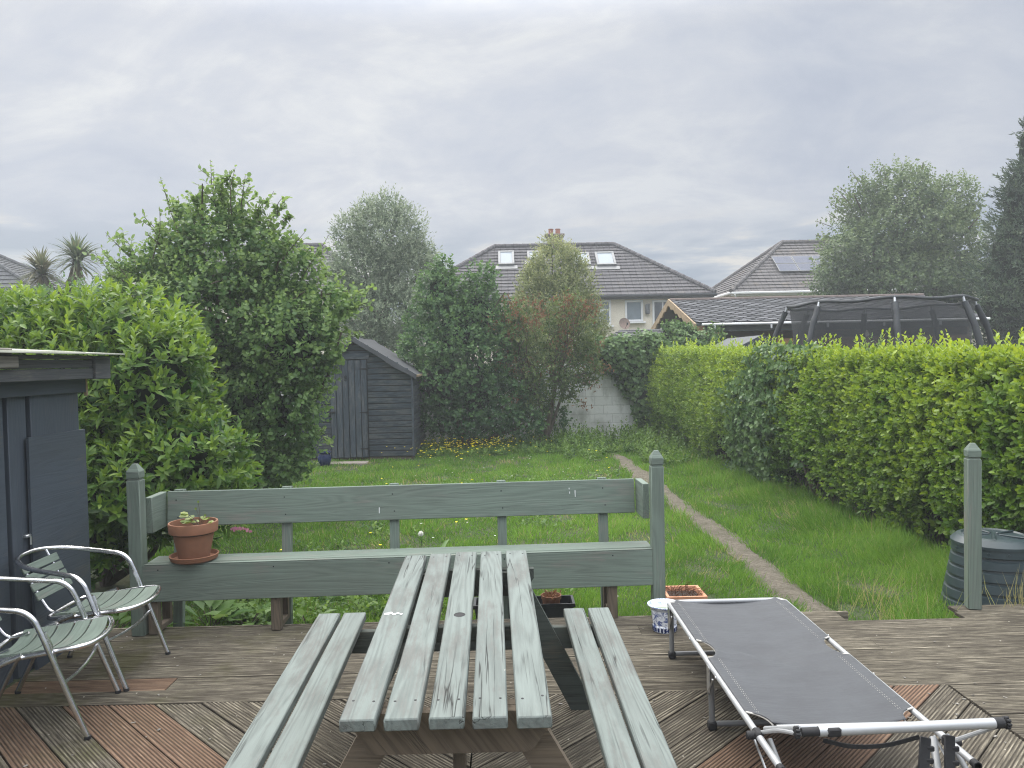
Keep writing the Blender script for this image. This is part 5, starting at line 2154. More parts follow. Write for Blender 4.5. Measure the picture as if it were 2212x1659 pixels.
r = empty('brown_pot', (sp_.x, cy_, -.09))
tag(r, 'small brown pot of shrivelled leaves standing inside the black planter box', 'plant pot')
q = MB()
q.lathe([(.048, -.12), (.055, -.118), (.072, .03), (.078, .032), (.080, .06), (.074, .06), (.066, .02), (.06, -.05)], (sp_.x, cy_, 0), 26)
q.build('pot_body', M['terracotta'], r, True)
n = 70
P = np.c_[sp_.x + rng.normal(0, .035, n), cy_ + rng.normal(0, .03, n), rng.uniform(.0, .07, n)]
leaf_obj('dead_leaves', [leaves(P, rdirs(n) + [0, 0, .5], rdirs(n), rng.uniform(.025, .05, n), rng.uniform(.012, .022, n), rng.uniform(0, 1, n), rng.uniform(0, 1, n), 'simple')], M['deadleaf'], r)

# compost bin
bx, by = 3.90, 6.10
r = empty('compost_bin', (bx, by, G))
tag(r, 'dark ribbed plastic compost bin beside the hedge at the right', 'compost bin')
q = MB()
prof = [(.385, 0), (.395, .01)]
z0, z1, r0_, r1_ = .03, .475, .38, .30
nr = 5
for k in range(nr):
    f0 = k / nr
    f1 = (k + 1) / nr
    za, zb = z0 + (z1 - z0) * f0, z0 + (z1 - z0) * f1
    ra, rb = r0_ + (r1_ - r0_) * f0, r0_ + (r1_ - r0_) * f1
    prof += [(ra, za), (rb + .004, zb - .030), (rb - .010, zb - .024), (rb - .014, zb - .006)]
prof += [(r1_, z1), (.303, z1 + .004), (.297, z1 + .068), (.285, z1 + .072), (.275, z1 + .02)]
q.lathe(prof, (bx, by, G), 48)
q.build('body', M['composter'], r, True, ang=25)
q = MB()
q.lathe([(.306, .538), (.306, .560), (.290, .576), (.262, .602), (.228, .612), (.214, .602), (.05, .607), (.001, .608)], (bx, by, G), 48)
for k in range(5):
    a = k * 2 * math.pi / 5 + .4
    dv = Vector((math.cos(a), math.sin(a), 0))
    q.box(Vector((bx, by, G + .610)) + dv * .135, (.20, .022, .016), (dv, Vector((-dv.y, dv.x, 0)), Vector((0, 0, 1))), .005)
q.build('lid', M['composter'], r, True, ang=25)
for k in range(14):
    a = k * 2 * math.pi / 14
    if math.sin(a) > .3:
        continue
    q = MB()
    dv = Vector((math.cos(a), math.sin(a), 0))
    q.lathe([(.012, 0), (.012, .006), (.006, .007), (.006, .003), (.001, .003)], Vector((bx, by, G + .508)) + dv * .298, 10, axes=(Vector((-dv.y, dv.x, 0)), Vector((0, 0, 1)), dv))
    q.build('peg', M['composter'], r, True)

# ================================================================== CAMP BED
LX0, LX1, LZ = 1.02, 1.765, .325
bed = empty('camp_bed', (1.39, 3.9, 0))
tag(bed, 'folding camp bed with charcoal fabric and silver tube frame on the deck', 'camp bed')
yA, yB = 2.86, 4.88
for x in (LX0, LX1):
    q = MB()
    q.tube([(x, yA, LZ), (x, 3.2, LZ), (x, 4.05, LZ - .004), (x, 4.86, LZ)], .0145, 12)
    ro = q.build('side_rail', M['silverpaint'], bed, True)
    q = MB()
    q.lathe([(.0165, 0), (.0165, .03), (.012, .034), (.012, 0)], (x, yA - .004, LZ), 12, axes=(Vector((1, 0, 0)), Vector((0, 0, 1)), Vector((0, 1, 0))))
    q.build('end_cap', M['strap'], ro, True)
    q = MB()
    for y in (4.25, 3.72):
        q.tube([(x - .016 if x < 1.3 else x + .016, y, LZ), (x - .02 if x < 1.3 else x + .02, y, LZ)], .006, 8)
    q.build('rivet', M['steel'], ro, True)
q = MB()
q.tube(spline([(LX0, 4.84, LZ), (LX0 + .02, 4.885, LZ), (LX0 + .07, 4.90, LZ), (1.39, 4.90, LZ), (LX1 - .07, 4.90, LZ), (LX1 - .02, 4.885, LZ), (LX1, 4.84, LZ)], 5), .0145, 12)
q.build('foot_rail', M['silverpaint'], bed, True)
# leg frames
for y in (4.80, 3.86):
    for x in (LX0, LX1):
        q = MB()
        q.tube([(x, y, .02), (x, y + .01, LZ - .02)], .0155, 10)
        lo = q.build('leg', M['greytube'], bed, True)
        q = MB()
        q.box((x, y, .022), (.042, .042, .044), ch=.006)
        q.build('foot_cap', M['strap'], lo, True)
        q = MB()
        q.tube([(x - .018, y + .005, LZ - .14), (x - .018, y - .09, LZ - .03)], .005, 6)
        q.box((x - .019, y - .01, LZ - .06), (.004, .05, .13), ch=.001)
        q.build('leg_brace', M['steel'], lo, True)
    q = MB()
    q.tube([(LX0 + .02, y, .028), (LX1 - .02, y, .028)], .014, 10)
    q.build('cross_bar', M['greytube'], bed, True)
# fabric with half-round cut-outs along both rails
nxf, nyf = 44, 90
y0f, y1f = 3.215, 4.905
vs, gc, fs = [], [], []
cuts = [(3.215, .10, .085), (4.06, .125, .068), (4.905, .06, .05)]


def inset(y):
    w = 0.004
    for (yc, ly, d) in cuts:
        t = (y - yc) / ly
        if abs(t) < 1:
            w = max(w, d * math.sqrt(1 - t * t))
    return w


for j in range(nyf + 1):
    y = y0f + (y1f - y0f) * j / nyf
    w = inset(y)
    for i in range(nxf + 1):
        u = i / nxf
        x = LX0 + w + (LX1 - LX0 - 2 * w) * u
        e = 4 * u * (1 - u)
        z = LZ + .0165 - .030 * e - .012 * math.exp(-((y - 4.05) / .10) ** 2) * e
        z += .0065 * math.sin(26 * x + 17 * y + 2 * math.sin(6 * x)) * math.exp(-((y - 3.98) / .17) ** 2) * e
        vs.append((x, y, z))
        gc.append((x, y, 0))
for j in range(nyf):
    for i in range(nxf):
        a = j * (nxf + 1) + i
        fs.append((a, a + 1, a + nxf + 2, a + nxf + 1))
q = MB()
q.add(vs, fs, gc)
fab = q.build('sling', M['sling'], bed, True)
sol = fab.modifiers.new('thickness', 'SOLIDIFY')
sol.thickness = .003
# piping round the cut-outs, and paired stitch lines
for s in (0, 1):
    for (yc, ly, d) in cuts:
        q = MB()
        pts = []
        for k in range(25):
            t = -1 + 2 * k / 24
            y = yc + ly * t
            if y < y0f - .001 or y > y1f + .001:
                continue
            w = d * math.sqrt(max(0, 1 - t * t)) + .004
            x = LX0 + w if s == 0 else LX1 - w
            pts.append((x, y, LZ + .017 - .03 * 4 * (w / .74) * (1 - w / .74)))
        q.tube(pts, .0042, 6)
        q.build('piping', M['piping'], fab, True)
q = MB()
for s in (0, 1):
    for dx in (.055, .064):
        for (ya, yb) in ((3.30, 3.99), (4.12, 4.86)):
            x = LX0 + dx if s == 0 else LX1 - dx
            n = 60
            for k in range(n):
                if k % 2:
                    continue
                a = ya + (yb - ya) * k / n
                b_ = ya + (yb - ya) * (k + .8) / n
                u = (x - LX0) / (LX1 - LX0)
                zz = LZ + .0185 - .030 * 4 * u * (1 - u)
                q.tube([(x, a, zz), (x, b_, zz)], .0007, 4)
q.build('stitching', M['piping'], bed, True)
# inner bar at the head end carrying the fabric
q = MB()
q.tube([(LX0 + .10, 3.20, LZ - .002), (LX1 - .09, 3.20, LZ - .002)], .013, 10)
q.build('head_rail', M['silverpaint'], bed, True)
# pivoting head frame: thick bar on two thin arms, ratchets, strap
HB = 2.88
pA, pB = pY(1768, 1580, HB), pY(2150, 1562, HB)
hx = (pB - pA).normalized()
q = MB()
q.tube([pA, pB], .0195, 16)
hb = q.build('head_bar', M['silverpaint'], bed, True)
q = MB()
kA, kB = pA - hx * .065, pB + hx * .03
q.tube([kA, pA + hx * .005], .0165, 12)
q.build('bar_sleeve', M['strap'], hb, True)
q = MB()
q.tube([pB - hx * .005, kB], .0205, 12)
q.build('bar_sleeve', M['strap'], hb, True)
q = MB()
q.box(pA + hx * .055 - Vector((0, .012, 0)), (.055, .022, .034), (hx, Vector((0, 1, 0)), hx.cross(Vector((0, 1, 0)))), .012)
q.build('grip', M['strap'], hb, True)
for p in (kA - hx * .018, kB + hx * .014):
    q = MB()
    for k in range(4):
        a = k * math.pi / 4
        dv = Vector((0, math.cos(a), math.sin(a)))
        q.box(p, (.016, .048, .012), (hx, dv, hx.cross(dv)), .003)
    q.build('knob', M['strap'], bed, True)
jl, jr = Vector((LX0, 3.14, LZ)), Vector((LX1, 3.05, LZ - .005))
q = MB()
q.tube(spline([jl + Vector((.012, 0, .01)), (jl + kA) / 2 + Vector((0, 0, .012)), kA + Vector((-.005, 0, -.008))], 5), .0085, 8)
q.build('head_arm', M['silverpaint'], bed, True)
q = MB()
q.tube([jr, kB - hx * .02 - Vector((0, 0, .012))], .0085, 8)
q.build('head_arm', M['silverpaint'], bed, True)
q = MB()
q.tube([(LX0 + .05, 3.19, LZ), kA + Vector((0, .03, 0))], .012, 10)
q.build('head_tube', M['silverpaint'], bed, True)
q = MB()
for j in (jl, jr):
    q = MB()
    q.box(j, (.034, .06, .044), ch=.008)
    q.lathe([(.015, -.025), (.018, -.02), (.018, .02), (.015, .025)], j + Vector((-.022 if j is jl else .022, 0, 0)), 10, axes=(Vector((0, 1, 0)), Vector((0, 0, 1)), Vector((1, 0, 0))))
    q.build('pivot_joint', M['strap'], bed, True)
q = MB()
s0, s1 = pY(1778, 1599, HB + .02), pY(1985, 1592, HB + .02)
pts = spline([s0, s0.lerp(s1, .3) - Vector((0, 0, .028)), s0.lerp(s1, .65) - Vector((0, 0, .028)), s1], 6)
for a, b_ in zip(pts[:-1], pts[1:]):
    q.board(a, b_ + (b_ - a) * .06, .004, .018, up=(0, 0, 1))
q.build('webbing_strap', M['strap'], bed, True)
# ratchet plates and near legs
for (x0p, yp0, x1p, yp1) in ((1999, 1592, 1994, 1680), (2051, 1588, 2052, 1690)):
    q = MB()
    a, b_ = pY(x0p, yp0, HB + .03), pY(x1p, yp1, HB - .02)
    q.board(a, b_, .010, .042, up=(1, 0, 0))
    for f in (.3, .6, .8):
        p = a.lerp(b_, f)
        q.box(p + Vector((.022, 0, 0)), (.03, .012, .02), ch=.004)
    q.build('ratchet_plate', M['strap'], bed, True)
q = MB()
q.tube([pY(2015, 1595, 3.0), pY(2030, 1690, 2.85)], .015, 10)
q.build('support_tube', M['greytube'], bed, True)
for x in (LX0, LX1):
    q = MB()
    q.tube([(x + .055, 3.16, LZ - .03), (x + .10, 2.80, .02)], .012, 10)
    q.build('leg', M['greytube'], bed, True)
    q = MB()
    q.tube([(x - .02, 3.12, LZ - .01), (x + .02, 2.86, .10)], .005, 6)
    q.build('leg_brace', M['steel'], bed, True)
q = MB()
q.tube([(LX0 + .09, 2.80, .02), (LX1 + .11, 2.80, .02)], .012, 10)
q.build('cross_bar', M['greytube'], bed, True)

# ================================================================== PLANTS
NEAR = np.array([0, -1.0, 0.0])


def core(lobes, name, parent, k=0.72, mat='inner_shade'):  # solid near-black blobs that put the inner shade into a crown
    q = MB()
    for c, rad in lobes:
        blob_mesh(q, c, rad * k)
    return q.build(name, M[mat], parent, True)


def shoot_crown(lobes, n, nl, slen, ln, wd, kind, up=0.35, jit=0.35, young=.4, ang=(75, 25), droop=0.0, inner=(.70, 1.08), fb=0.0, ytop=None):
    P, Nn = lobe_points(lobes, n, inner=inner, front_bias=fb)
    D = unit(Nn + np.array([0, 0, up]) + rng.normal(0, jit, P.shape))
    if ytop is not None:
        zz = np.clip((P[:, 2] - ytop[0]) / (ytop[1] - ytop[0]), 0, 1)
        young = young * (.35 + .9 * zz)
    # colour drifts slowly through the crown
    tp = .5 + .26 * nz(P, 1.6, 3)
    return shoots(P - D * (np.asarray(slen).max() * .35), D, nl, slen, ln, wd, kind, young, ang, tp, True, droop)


def fill(lobes, n, ln, wd, kind='simple', rmax=.82):
    P = inside_points(lobes, n, rmax)
    return leaves(P, rdirs(n if False else len(P)), rdirs(len(P)), rng.uniform(.8, 1.2, len(P)) * ln, rng.uniform(.8, 1.2, len(P)) * wd,
                  rng.uniform(0, .5, len(P)), np.zeros(len(P)), kind)


# ---- laurel at the left, close by
Y = 7.3
lb = [lobe(60, 770, 230, 130, 8.0, 1.0), lobe(240, 760, 175, 120, 7.9, 1.0), lobe(330, 860, 125, 150, 7.4, 1.2), lobe(130, 930, 200, 190, 7.3, .9),
      lobe(420, 985, 112, 95, 7.1, 1.2), lobe(300, 1060, 150, 120, 6.9, 1.0), lobe(160, 1120, 140, 150, 6.7, .8), lobe(430, 1090, 90, 70, 7.0, 1.0), lobe(-120, 800, 200, 160, 8.0, 1.0),
      lobe(380, 760, 60, 75, 7.8, 1.3)]
r = empty('laurel_bush', (-4.2, 7.4, G))
tag(r, 'big glossy laurel bush with pointed leaves behind the grey shed', 'bush')
core(lb, 'shade_core', r, .60)
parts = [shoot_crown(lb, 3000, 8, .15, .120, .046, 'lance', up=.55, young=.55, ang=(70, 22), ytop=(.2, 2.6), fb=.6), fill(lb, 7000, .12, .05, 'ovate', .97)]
leaf_obj('foliage', parts, M['laurel'], r)
q = MB()
branchy(q, (-3.9, 7.4, G), [Vector(l[0]) for l in lb[:8]], .05, .015)
q.build('stem', M['bark'], r, True)

# ---- tall alder-like tree left of the shed
la_ = [lobe(500, 690, 200, 120, 11.0, .9), lobe(490, 560, 130, 100, 11.0, 1.0), lobe(600, 590, 85, 85, 10.8, 1.0), lobe(630, 750, 106, 110, 10.4, 1.0), lobe(626, 890, 70, 140, 10.2, .9),
       lobe(560, 900, 120, 150, 10.6, .9), lobe(580, 1010, 80, 55, 10.2, .9), lobe(385, 570, 80, 70, 11.2, 1.0), lobe(480, 480, 56, 56, 11.0, 1.0), lobe(710, 660, 62, 50, 10.6, .9),
       lobe(315, 600, 72, 50, 11.3, .9), lobe(470, 790, 120, 120, 11.0, .9), lobe(560, 515, 40, 46, 11.0, .9), lobe(285, 690, 70, 60, 11.4, .9), lobe(712, 750, 34, 46, 10.4, .9), lobe(405, 480, 40, 42, 11.1, 1.0)]
r = empty('alder_tree', (pY(560, 1000, 10.9).x, 10.9, G))
tag(r, 'tallest leafy green tree, round leaves, between laurel bush and dark garden shed', 'tree')
tb_ = Vector(r.location)
core([la_[5], la_[11], la_[3]], 'shade_core', r, .5)
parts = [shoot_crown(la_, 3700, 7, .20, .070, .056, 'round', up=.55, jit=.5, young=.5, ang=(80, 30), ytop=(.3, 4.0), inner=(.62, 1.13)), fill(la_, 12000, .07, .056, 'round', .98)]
q = MB()
branchy(q, tb_, [Vector(l[0]) + Vector((random.uniform(-.2, .2), 0, .2)) for l in la_], .055, .012, .15, 3)
# leaders standing out of the crown
lead = [((470, 470), (455, 345)), ((500, 470), (508, 362)), ((440, 480), (432, 400)), ((545, 500), (592, 412)), ((400, 540), (352, 402)), ((360, 590), (330, 490)), ((330, 600), (228, 502)), ((340, 620), (222, 560)),
        ((300, 640), (218, 535)), ((560, 540), (600, 440)), ((610, 560), (660, 500)), ((690, 640), (800, 628)), ((650, 600), (712, 505)), ((700, 690), (805, 650)), ((400, 500), (372, 440)), ((520, 470), (540, 395)), ((480, 440), (478, 385)),
        ((670, 840), (712, 845)), ((660, 900), (708, 960)), ((670, 960), (702, 925)), ((640, 800), (745, 760)), ((700, 740), (790, 720)), ((360, 540), (312, 470)), ((590, 500), (625, 465)), ((270, 610), (232, 590)), ((470, 460), (462, 368)), ((520, 450), (530, 378)), ((430, 470), (415, 418)), ((560, 480), (570, 428)), ((300, 590), (262, 505)), ((330, 560), (345, 450)), ((380, 520), (385, 425)), ((620, 560), (690, 545)), ((650, 620), (745, 585)), ((480, 430), (495, 372)), ((270, 640), (205, 545)), ((600, 470), (612, 425)), ((680, 780), (738, 800)), ((700, 700), (765, 670))]
for (a, b_) in lead:
    Yl = 10.9 + random.uniform(-.5, .3)
    pa, pb = pY(*a, Yl), pY(*b_, Yl - .1)
    ps = spline([pa, (pa + pb) / 2 + Vector((random.uniform(-.05, .05), random.uniform(-.05, .05), .03)), pb], 7)
    q.tube(ps, [.009 - .0065 * i / (len(ps) - 1) for i in range(len(ps))], 5)
    for kk in range(4):
        f_ = random.uniform(.15, .8)
        e0 = pa.lerp(pb, f_)
        dv = ((pb - pa).normalized() * .8 + Vector((random.uniform(-1, 1), random.uniform(-1, 1), random.uniform(-.2, .6))).normalized()).normalized()
        e1 = e0 + dv * (pb - pa).length * random.uniform(.25, .5)
        q.tube([e0, e0.lerp(e1, .5), e1], [.004, .003, .002], 4)
        m_ = 9
        Bt = np.array([list(e0.lerp(e1, (i + .7) / m_)) for i in range(m_)])
        parts.append(leaves(Bt, unit(np.tile(np.array(dv), (m_, 1)) * .5 + rdirs(m_)), np.tile([0, -.2, 1.], (m_, 1)) + rng.normal(0, .35, (m_, 3)), .08 * rng.uniform(.65, 1.15, m_), .062 * rng.uniform(.65, 1.1, m_),
                            rng.uniform(.3, 1, m_), rng.uniform(.2, .7, m_), 'round'))
    n = max(10, int((pb - pa).length / .042))
    B = np.array([list(pa.lerp(pb, (i + .5) / n)) for i in range(n)]) + rng.normal(0, .012, (n, 3))
    ax = np.tile(np.array((pb - pa).normalized()), (n, 1))
    rad = rdirs(n)
    A = unit(ax * .45 + rad * .9)
    ff = np.linspace(0, 1, n)
    parts.append(leaves(B, A, ax + np.array([0, 0, .6]) + rng.normal(0, .3, (n, 3)), .085 * (1.1 - .55 * ff) * rng.uniform(.8, 1.2, n), .066 * (1.1 - .55 * ff) * rng.uniform(.8, 1.1, n),
                        rng.uniform(.2, 1, n), .15 + .5 * ff, 'round'))
leaf_obj('crown', parts, M['alder'], r)
q.build('trunk', M['bark'], r, True)

# ---- grey-green tree behind the shed
lg = [lobe(835, 520, 85, 85, 24, 1.0), lobe(790, 590, 85, 80, 23.8, 1.0), lobe(880, 600, 80, 85, 24, 1.0), lobe(830, 680, 120, 80, 23.6, .9), lobe(760, 500, 40, 45, 24, 1.0), lobe(840, 460, 48, 42, 24, 1.0),
      lobe(910, 560, 40, 45, 24, 1.0), lobe(820, 760, 100, 70, 23.4, .9), lobe(740, 620, 40, 60, 24, 1.0), lobe(785, 450, 22, 22, 24, 1.0)]
r = empty('grey_green_tree', (pY(835, 900, 24).x, 24, G))
tag(r, 'silvery grey-green rounded tree rising behind the dark garden shed', 'tree')
parts = [shoot_crown(lg, 3600, 7, .30, .115, .046, 'simple', up=.7, jit=.4, young=.45, ang=(65, 20), fb=.55, ytop=(2, 7)), fill(lg, 24000, .12, .052, rmax=.97)]
leaf_obj('crown', parts, M['olive'], r)
q = MB()
branchy(q, r.location, [Vector(l[0]) for l in lg], .10, .02, .15, 2)
q.build('trunk', M['bark'], r, True)

# ---- dark green round-leaved tree right of the shed
le_ = [lobe(990, 720, 85, 90, 18.4, .8), lobe(960, 830, 75, 90, 18.2, .8), lobe(1030, 690, 62, 85, 18.4, .8), lobe(950, 640, 50, 60, 18.5, .9), lobe(1030, 850, 70, 80, 18.2, .8), lobe(1000, 910, 60, 40, 18.0, .8), lobe(955, 590, 26, 34, 18.5, 1.), lobe(1040, 610, 34, 40, 18.5, 1.),
       lobe(920, 750, 50, 70, 18.3, .8), lobe(1075, 760, 46, 75, 18.3, .8), lobe(935, 900, 40, 42, 18.1, .7), lobe(1060, 900, 52, 44, 18.1, .7), lobe(905, 690, 30, 40, 18.6, .8), lobe(980, 645, 44, 50, 18.5, .8), lobe(1095, 870, 52, 56, 18.15, .8), lobe(1130, 915, 46, 34, 18.0, .7), lobe(1010, 770, 96, 90, 18.3, .8), lobe(890, 780, 34, 50, 18.2, .8), lobe(1090, 690, 34, 48, 18.5, .8), lobe(1150, 855, 44, 56, 18.8, .6), lobe(1195, 905, 34, 28, 18.8, .6)]
r = empty('dark_green_tree', (pY(1000, 940, 18.5).x, 18.5, G))
tag(r, 'dark green dense small tree against the block wall, right of the garden shed', 'tree')
core(le_[:5], 'shade_core', r, .55)
parts = [shoot_crown(le_, 3000, 7, .22, .085, .066, 'round', up=.5, jit=.45, young=.4, ang=(80, 30), fb=.55, ytop=(.5, 3.8)), fill(le_, 7000, .085, .065, rmax=.95)]
q = MB()
for (a, b_) in (((955, 600), (957, 553)), ((945, 620), (925, 590)), ((1040, 620), (1052, 578)), ((970, 640), (985, 592)), ((1070, 720), (1100, 668)), ((1000, 620), (1012, 585))):
    pa, pb = pY(*a, 18.5), pY(*b_, 18.5)
    q.tube([pa, (pa + pb) / 2, pb], .008, 5)
    n = 22
    B = np.array([list(pa.lerp(pb, (i + .5) / n)) for i in range(n)])
    parts.append(leaves(B, unit(np.array([0, 0, .4]) + rdirs(n)), np.tile([0, -.3, 1.], (n, 1)) + rng.normal(0, .3, (n, 3)), rng.uniform(.06, .1, n), rng.uniform(.05, .075, n), rng.uniform(.3, 1, n), rng.uniform(.1, .6, n), 'round'))
leaf_obj('crown', parts, M['elm'], r)
branchy(q, r.location, [Vector(l[0]) for l in le_], .06, .015, .15, 2)
q.build('trunk', M['bark'], r, True)

# ---- conical yellow-green tree beyond the wall
lv = [lobe(1198, 585, 60, 62, 21.2, 1.), lobe(1200, 660, 88, 75, 21.2, 1.), lobe(1205, 740, 98, 72, 21.0, 1.), lobe(1125, 720, 30, 50, 21.0, 1.), lobe(1285, 700, 28, 46, 21.0, 1.), lobe(1192, 535, 24, 26, 21.2, 1.), lobe(1240, 620, 48, 50, 21.2, 1.), lobe(1150, 640, 40, 52, 21.2, 1.), lobe(1262, 690, 34, 50, 21.2, 1.), lobe(1140, 700, 40, 60, 21.2, 1.), lobe(1275, 730, 34, 44, 21.1, 1.), lobe(1165, 600, 34, 44, 21.2, 1.), lobe(1232, 570, 30, 36, 21.2, 1.)]
r = empty('cone_tree', (pY(1200, 900, 21.2).x, 21.2, G))
tag(r, 'cone shaped yellow-green tree in front of the cream house chimney', 'tree')
parts = [shoot_crown(lv, 3400, 7, .24, .095, .042, 'simple', up=.8, jit=.35, young=.5, ang=(65, 20), fb=.55, ytop=(2, 5.2)), fill(lv, 8000, .1, .045, rmax=.95)]
leaf_obj('crown', parts, M['varieg'], r)
q = MB()
branchy(q, r.location, [Vector(l[0]) - Vector((0, 0, .25)) for l in lv], .08, .015, .05, 1)
q.build('trunk', M['bark'], r, True)

# ---- old apple tree with shrivelled brown clusters
lp = [lobe(1150, 740, 80, 62, 18.4, .7), lobe(1230, 720, 62, 62, 18.4, .7), lobe(1180, 810, 88, 55, 18.3, .7), lobe(1250, 800, 42, 52, 18.3, .7), lobe(1110, 800, 48, 58, 18.4, .7), lobe(1130, 880, 66, 50, 18.3, .7), lobe(1090, 720, 40, 52, 18.4, .7), lobe(1268, 745, 34, 44, 18.2, .7), lobe(1285, 790, 26, 36, 18.1, .7), lobe(1225, 850, 30, 28, 18.2, .7), lobe(1225, 665, 54, 40, 18.5, .7), lobe(1120, 680, 44, 34, 18.5, .7)]
r = empty('apple_tree', (pY(1172, 935, 18.5).x, 18.5, G))
tag(r, 'sparse old apple tree with brown shrivelled leaves before the white block wall', 'tree')
parts = [shoot_crown(lp, 1700, 6, .14, .075, .046, 'ovate', up=.3, jit=.6, young=.35, ang=(80, 30), inner=(.3, 1.05), droop=.2), fill(lp, 3600, .07, .045, 'ovate', 1.0)]
q = MB()
b0 = Vector(r.location)
fork1, fork2 = pY(1200, 830, 18.4), pY(1160, 850, 18.5)
q.tube(spline([b0, pY(1190, 890, 18.45), fork1], 5), [.075 - .003 * i for i in range(11)], 8)
q.tube(spline([b0 + Vector((-.06, 0, 0)), pY(1170, 895, 18.5), fork2], 5), [.06 - .003 * i for i in range(11)], 8)
q.tube(spline([b0 + Vector((.05, .1, 0)), pY(1205, 880, 18.5), pY(1226, 815, 18.5)], 5), [.05 - .003 * i for i in range(11)], 8)
tips = [pY(random.uniform(1062, 1296), random.uniform(650, 880), 18.4 + random.uniform(-.6, .5)) for _ in range(30)]
tips += [pY(random.uniform(1200, 1296), random.uniform(635, 690), 18.3) for _ in range(8)] + [pY(random.uniform(1070, 1130), random.uniform(670, 740), 18.3) for _ in range(6)]
tips += [pY(1296, 745, 18.2), pY(1310, 795, 18.1), pY(1285, 835, 18.2), pY(1262, 870, 18.1), pY(1060, 730, 18.2)]
for t in tips:
    branchy(q, fork1 if t.x > fork1.x - .3 else fork2, [t], .024, .005, .45, 3, 5)
q.build('trunk', M['bark'], r, True)
leaf_obj('crown', parts, M['apple'], r)
cl = []
for t in tips + [pY(random.uniform(1080, 1290), random.uniform(640, 800), 18.1) for _ in range(34)]:
    n = random.randint(14, 36)
    B = np.array([list(t)] * n) + rng.normal(0, .085, (n, 3))
    cl.append(leaves(B, unit(rdirs(n) + [0, 0, -.9]), rdirs(n), rng.uniform(.05, .10, n), rng.uniform(.02, .04, n), rng.uniform(0, 1, n), rng.uniform(0, 1, n), 'ovate'))
leaf_obj('dead_leaves', cl, M['deadleaf'], r)

# ---- ivy over the wall top at the right, and the ivy mound beyond it
r = empty('wall_ivy', (pY(1350, 800, 19.4).x, 19.4, 1.6))
tag(r, 'thick dark ivy hanging over the right end of the white block wall', 'ivy')
li = [lobe(1340, 768, 58, 44, 19.5, .5), lobe(1375, 805, 42, 58, 19.45, .5), lobe(1300, 762, 30, 30, 19.6, .6), lobe(1400, 760, 42, 44, 19.5, .6), lobe(1395, 870, 30, 55, 19.35, .5)]
core(li, 'shade_core', r, .75)
parts = [shoot_crown(li, 1100, 5, .12, .105, .10, 'ivy', up=.1, jit=.4, young=.3, ang=(85, 50), droop=.35, fb=.5), fill(li, 500, .1, .09, 'ivy', .95)]
leaf_obj('foliage', parts, M['ivy'], r)
r = empty('ivy_mound', (pY(1490, 730, 20.6).x, 20.6, 1.6))
tag(r, 'loose mound of ivy climbing at the corner of the timber cabin', 'ivy')
lm = [lobe(1490, 745, 75, 32, 20.7, .5), lobe(1455, 728, 36, 34, 20.8, .5), lobe(1545, 722, 18, 20, 20.6, .6), lobe(1440, 760, 50, 30, 20.4, .5), lobe(1480, 712, 22, 16, 20.8, .6)]
core(lm[:2], 'shade_core', r, .7)
parts = [shoot_crown(lm, 700, 5, .14, .10, .09, 'ivy', up=.3, jit=.5, young=.4, ang=(85, 45), droop=.25, fb=.5), fill(lm, 400, .1, .09, 'ivy', 1.0)]
leaf_obj('foliage', parts, M['ivy'], r)

# ---- birch at the right
lbi = [lobe(1945, 500, 130, 105, 31, .9), lobe(1880, 560, 110, 85, 30.6, .9), lobe(2020, 540, 95, 110, 31, .9), lobe(1950, 610, 170, 60, 30.4, .8), lobe(1940, 420, 75, 60, 31, .9), lobe(1820, 600, 62, 52, 30.5, .9), lobe(2060, 440, 55, 60, 31, .9), lobe(1870, 450, 45, 60, 31, .9), lobe(2080, 620, 60, 60, 30.6, .9), lobe(1775, 640, 40, 30, 30.4, .9)]
r = empty('birch_tree', (pY(1950, 700, 31).x, 31, G))
tag(r, 'broad birch tree with small leaves standing behind the cabin and trampoline', 'tree')
parts = [shoot_crown(lbi, 4200, 7, .40, .14, .10, 'simple', up=.5, jit=.45, young=.3, ang=(75, 30), fb=.55, droop=.15, ytop=(3, 9)), fill(lbi, 15000, .15, .10, rmax=.95)]
q = MB()
for _ in range(40):
    a = random.uniform(math.pi * .08, math.pi * .97)
    b_ = (1945 + 190 * math.cos(a) * random.uniform(.85, 1.05), 540 - 190 * math.sin(a) * random.uniform(.9, 1.05))
    a_ = (1945 + (b_[0] - 1945) * .8, 540 + (b_[1] - 540) * .78)
    Yl = 31 + random.uniform(-.6, .5)
    pa, pb = pY(*a_, Yl), pY(*b_, Yl)
    q.tube([pa, (pa + pb) / 2, pb], .012, 4)
    n = 26
    B = np.array([list(pa.lerp(pb, (i + .5) / n)) for i in range(n)]) + rng.normal(0, .10, (n, 3))
    parts.append(leaves(B, unit(np.array([0, 0, -.2]) + rdirs(n)), rdirs(n) + [0, 0, .6], rng.uniform(.10, .16, n), rng.uniform(.07, .11, n), rng.uniform(.2, 1, n), rng.uniform(0, .4, n), 'simple'))
leaf_obj('crown', parts, M['birch'], r)
branchy(q, r.location, [Vector(l[0]) for l in lbi], .16, .03, .12, 3)
q.build('trunk', M['bark'], r, True)

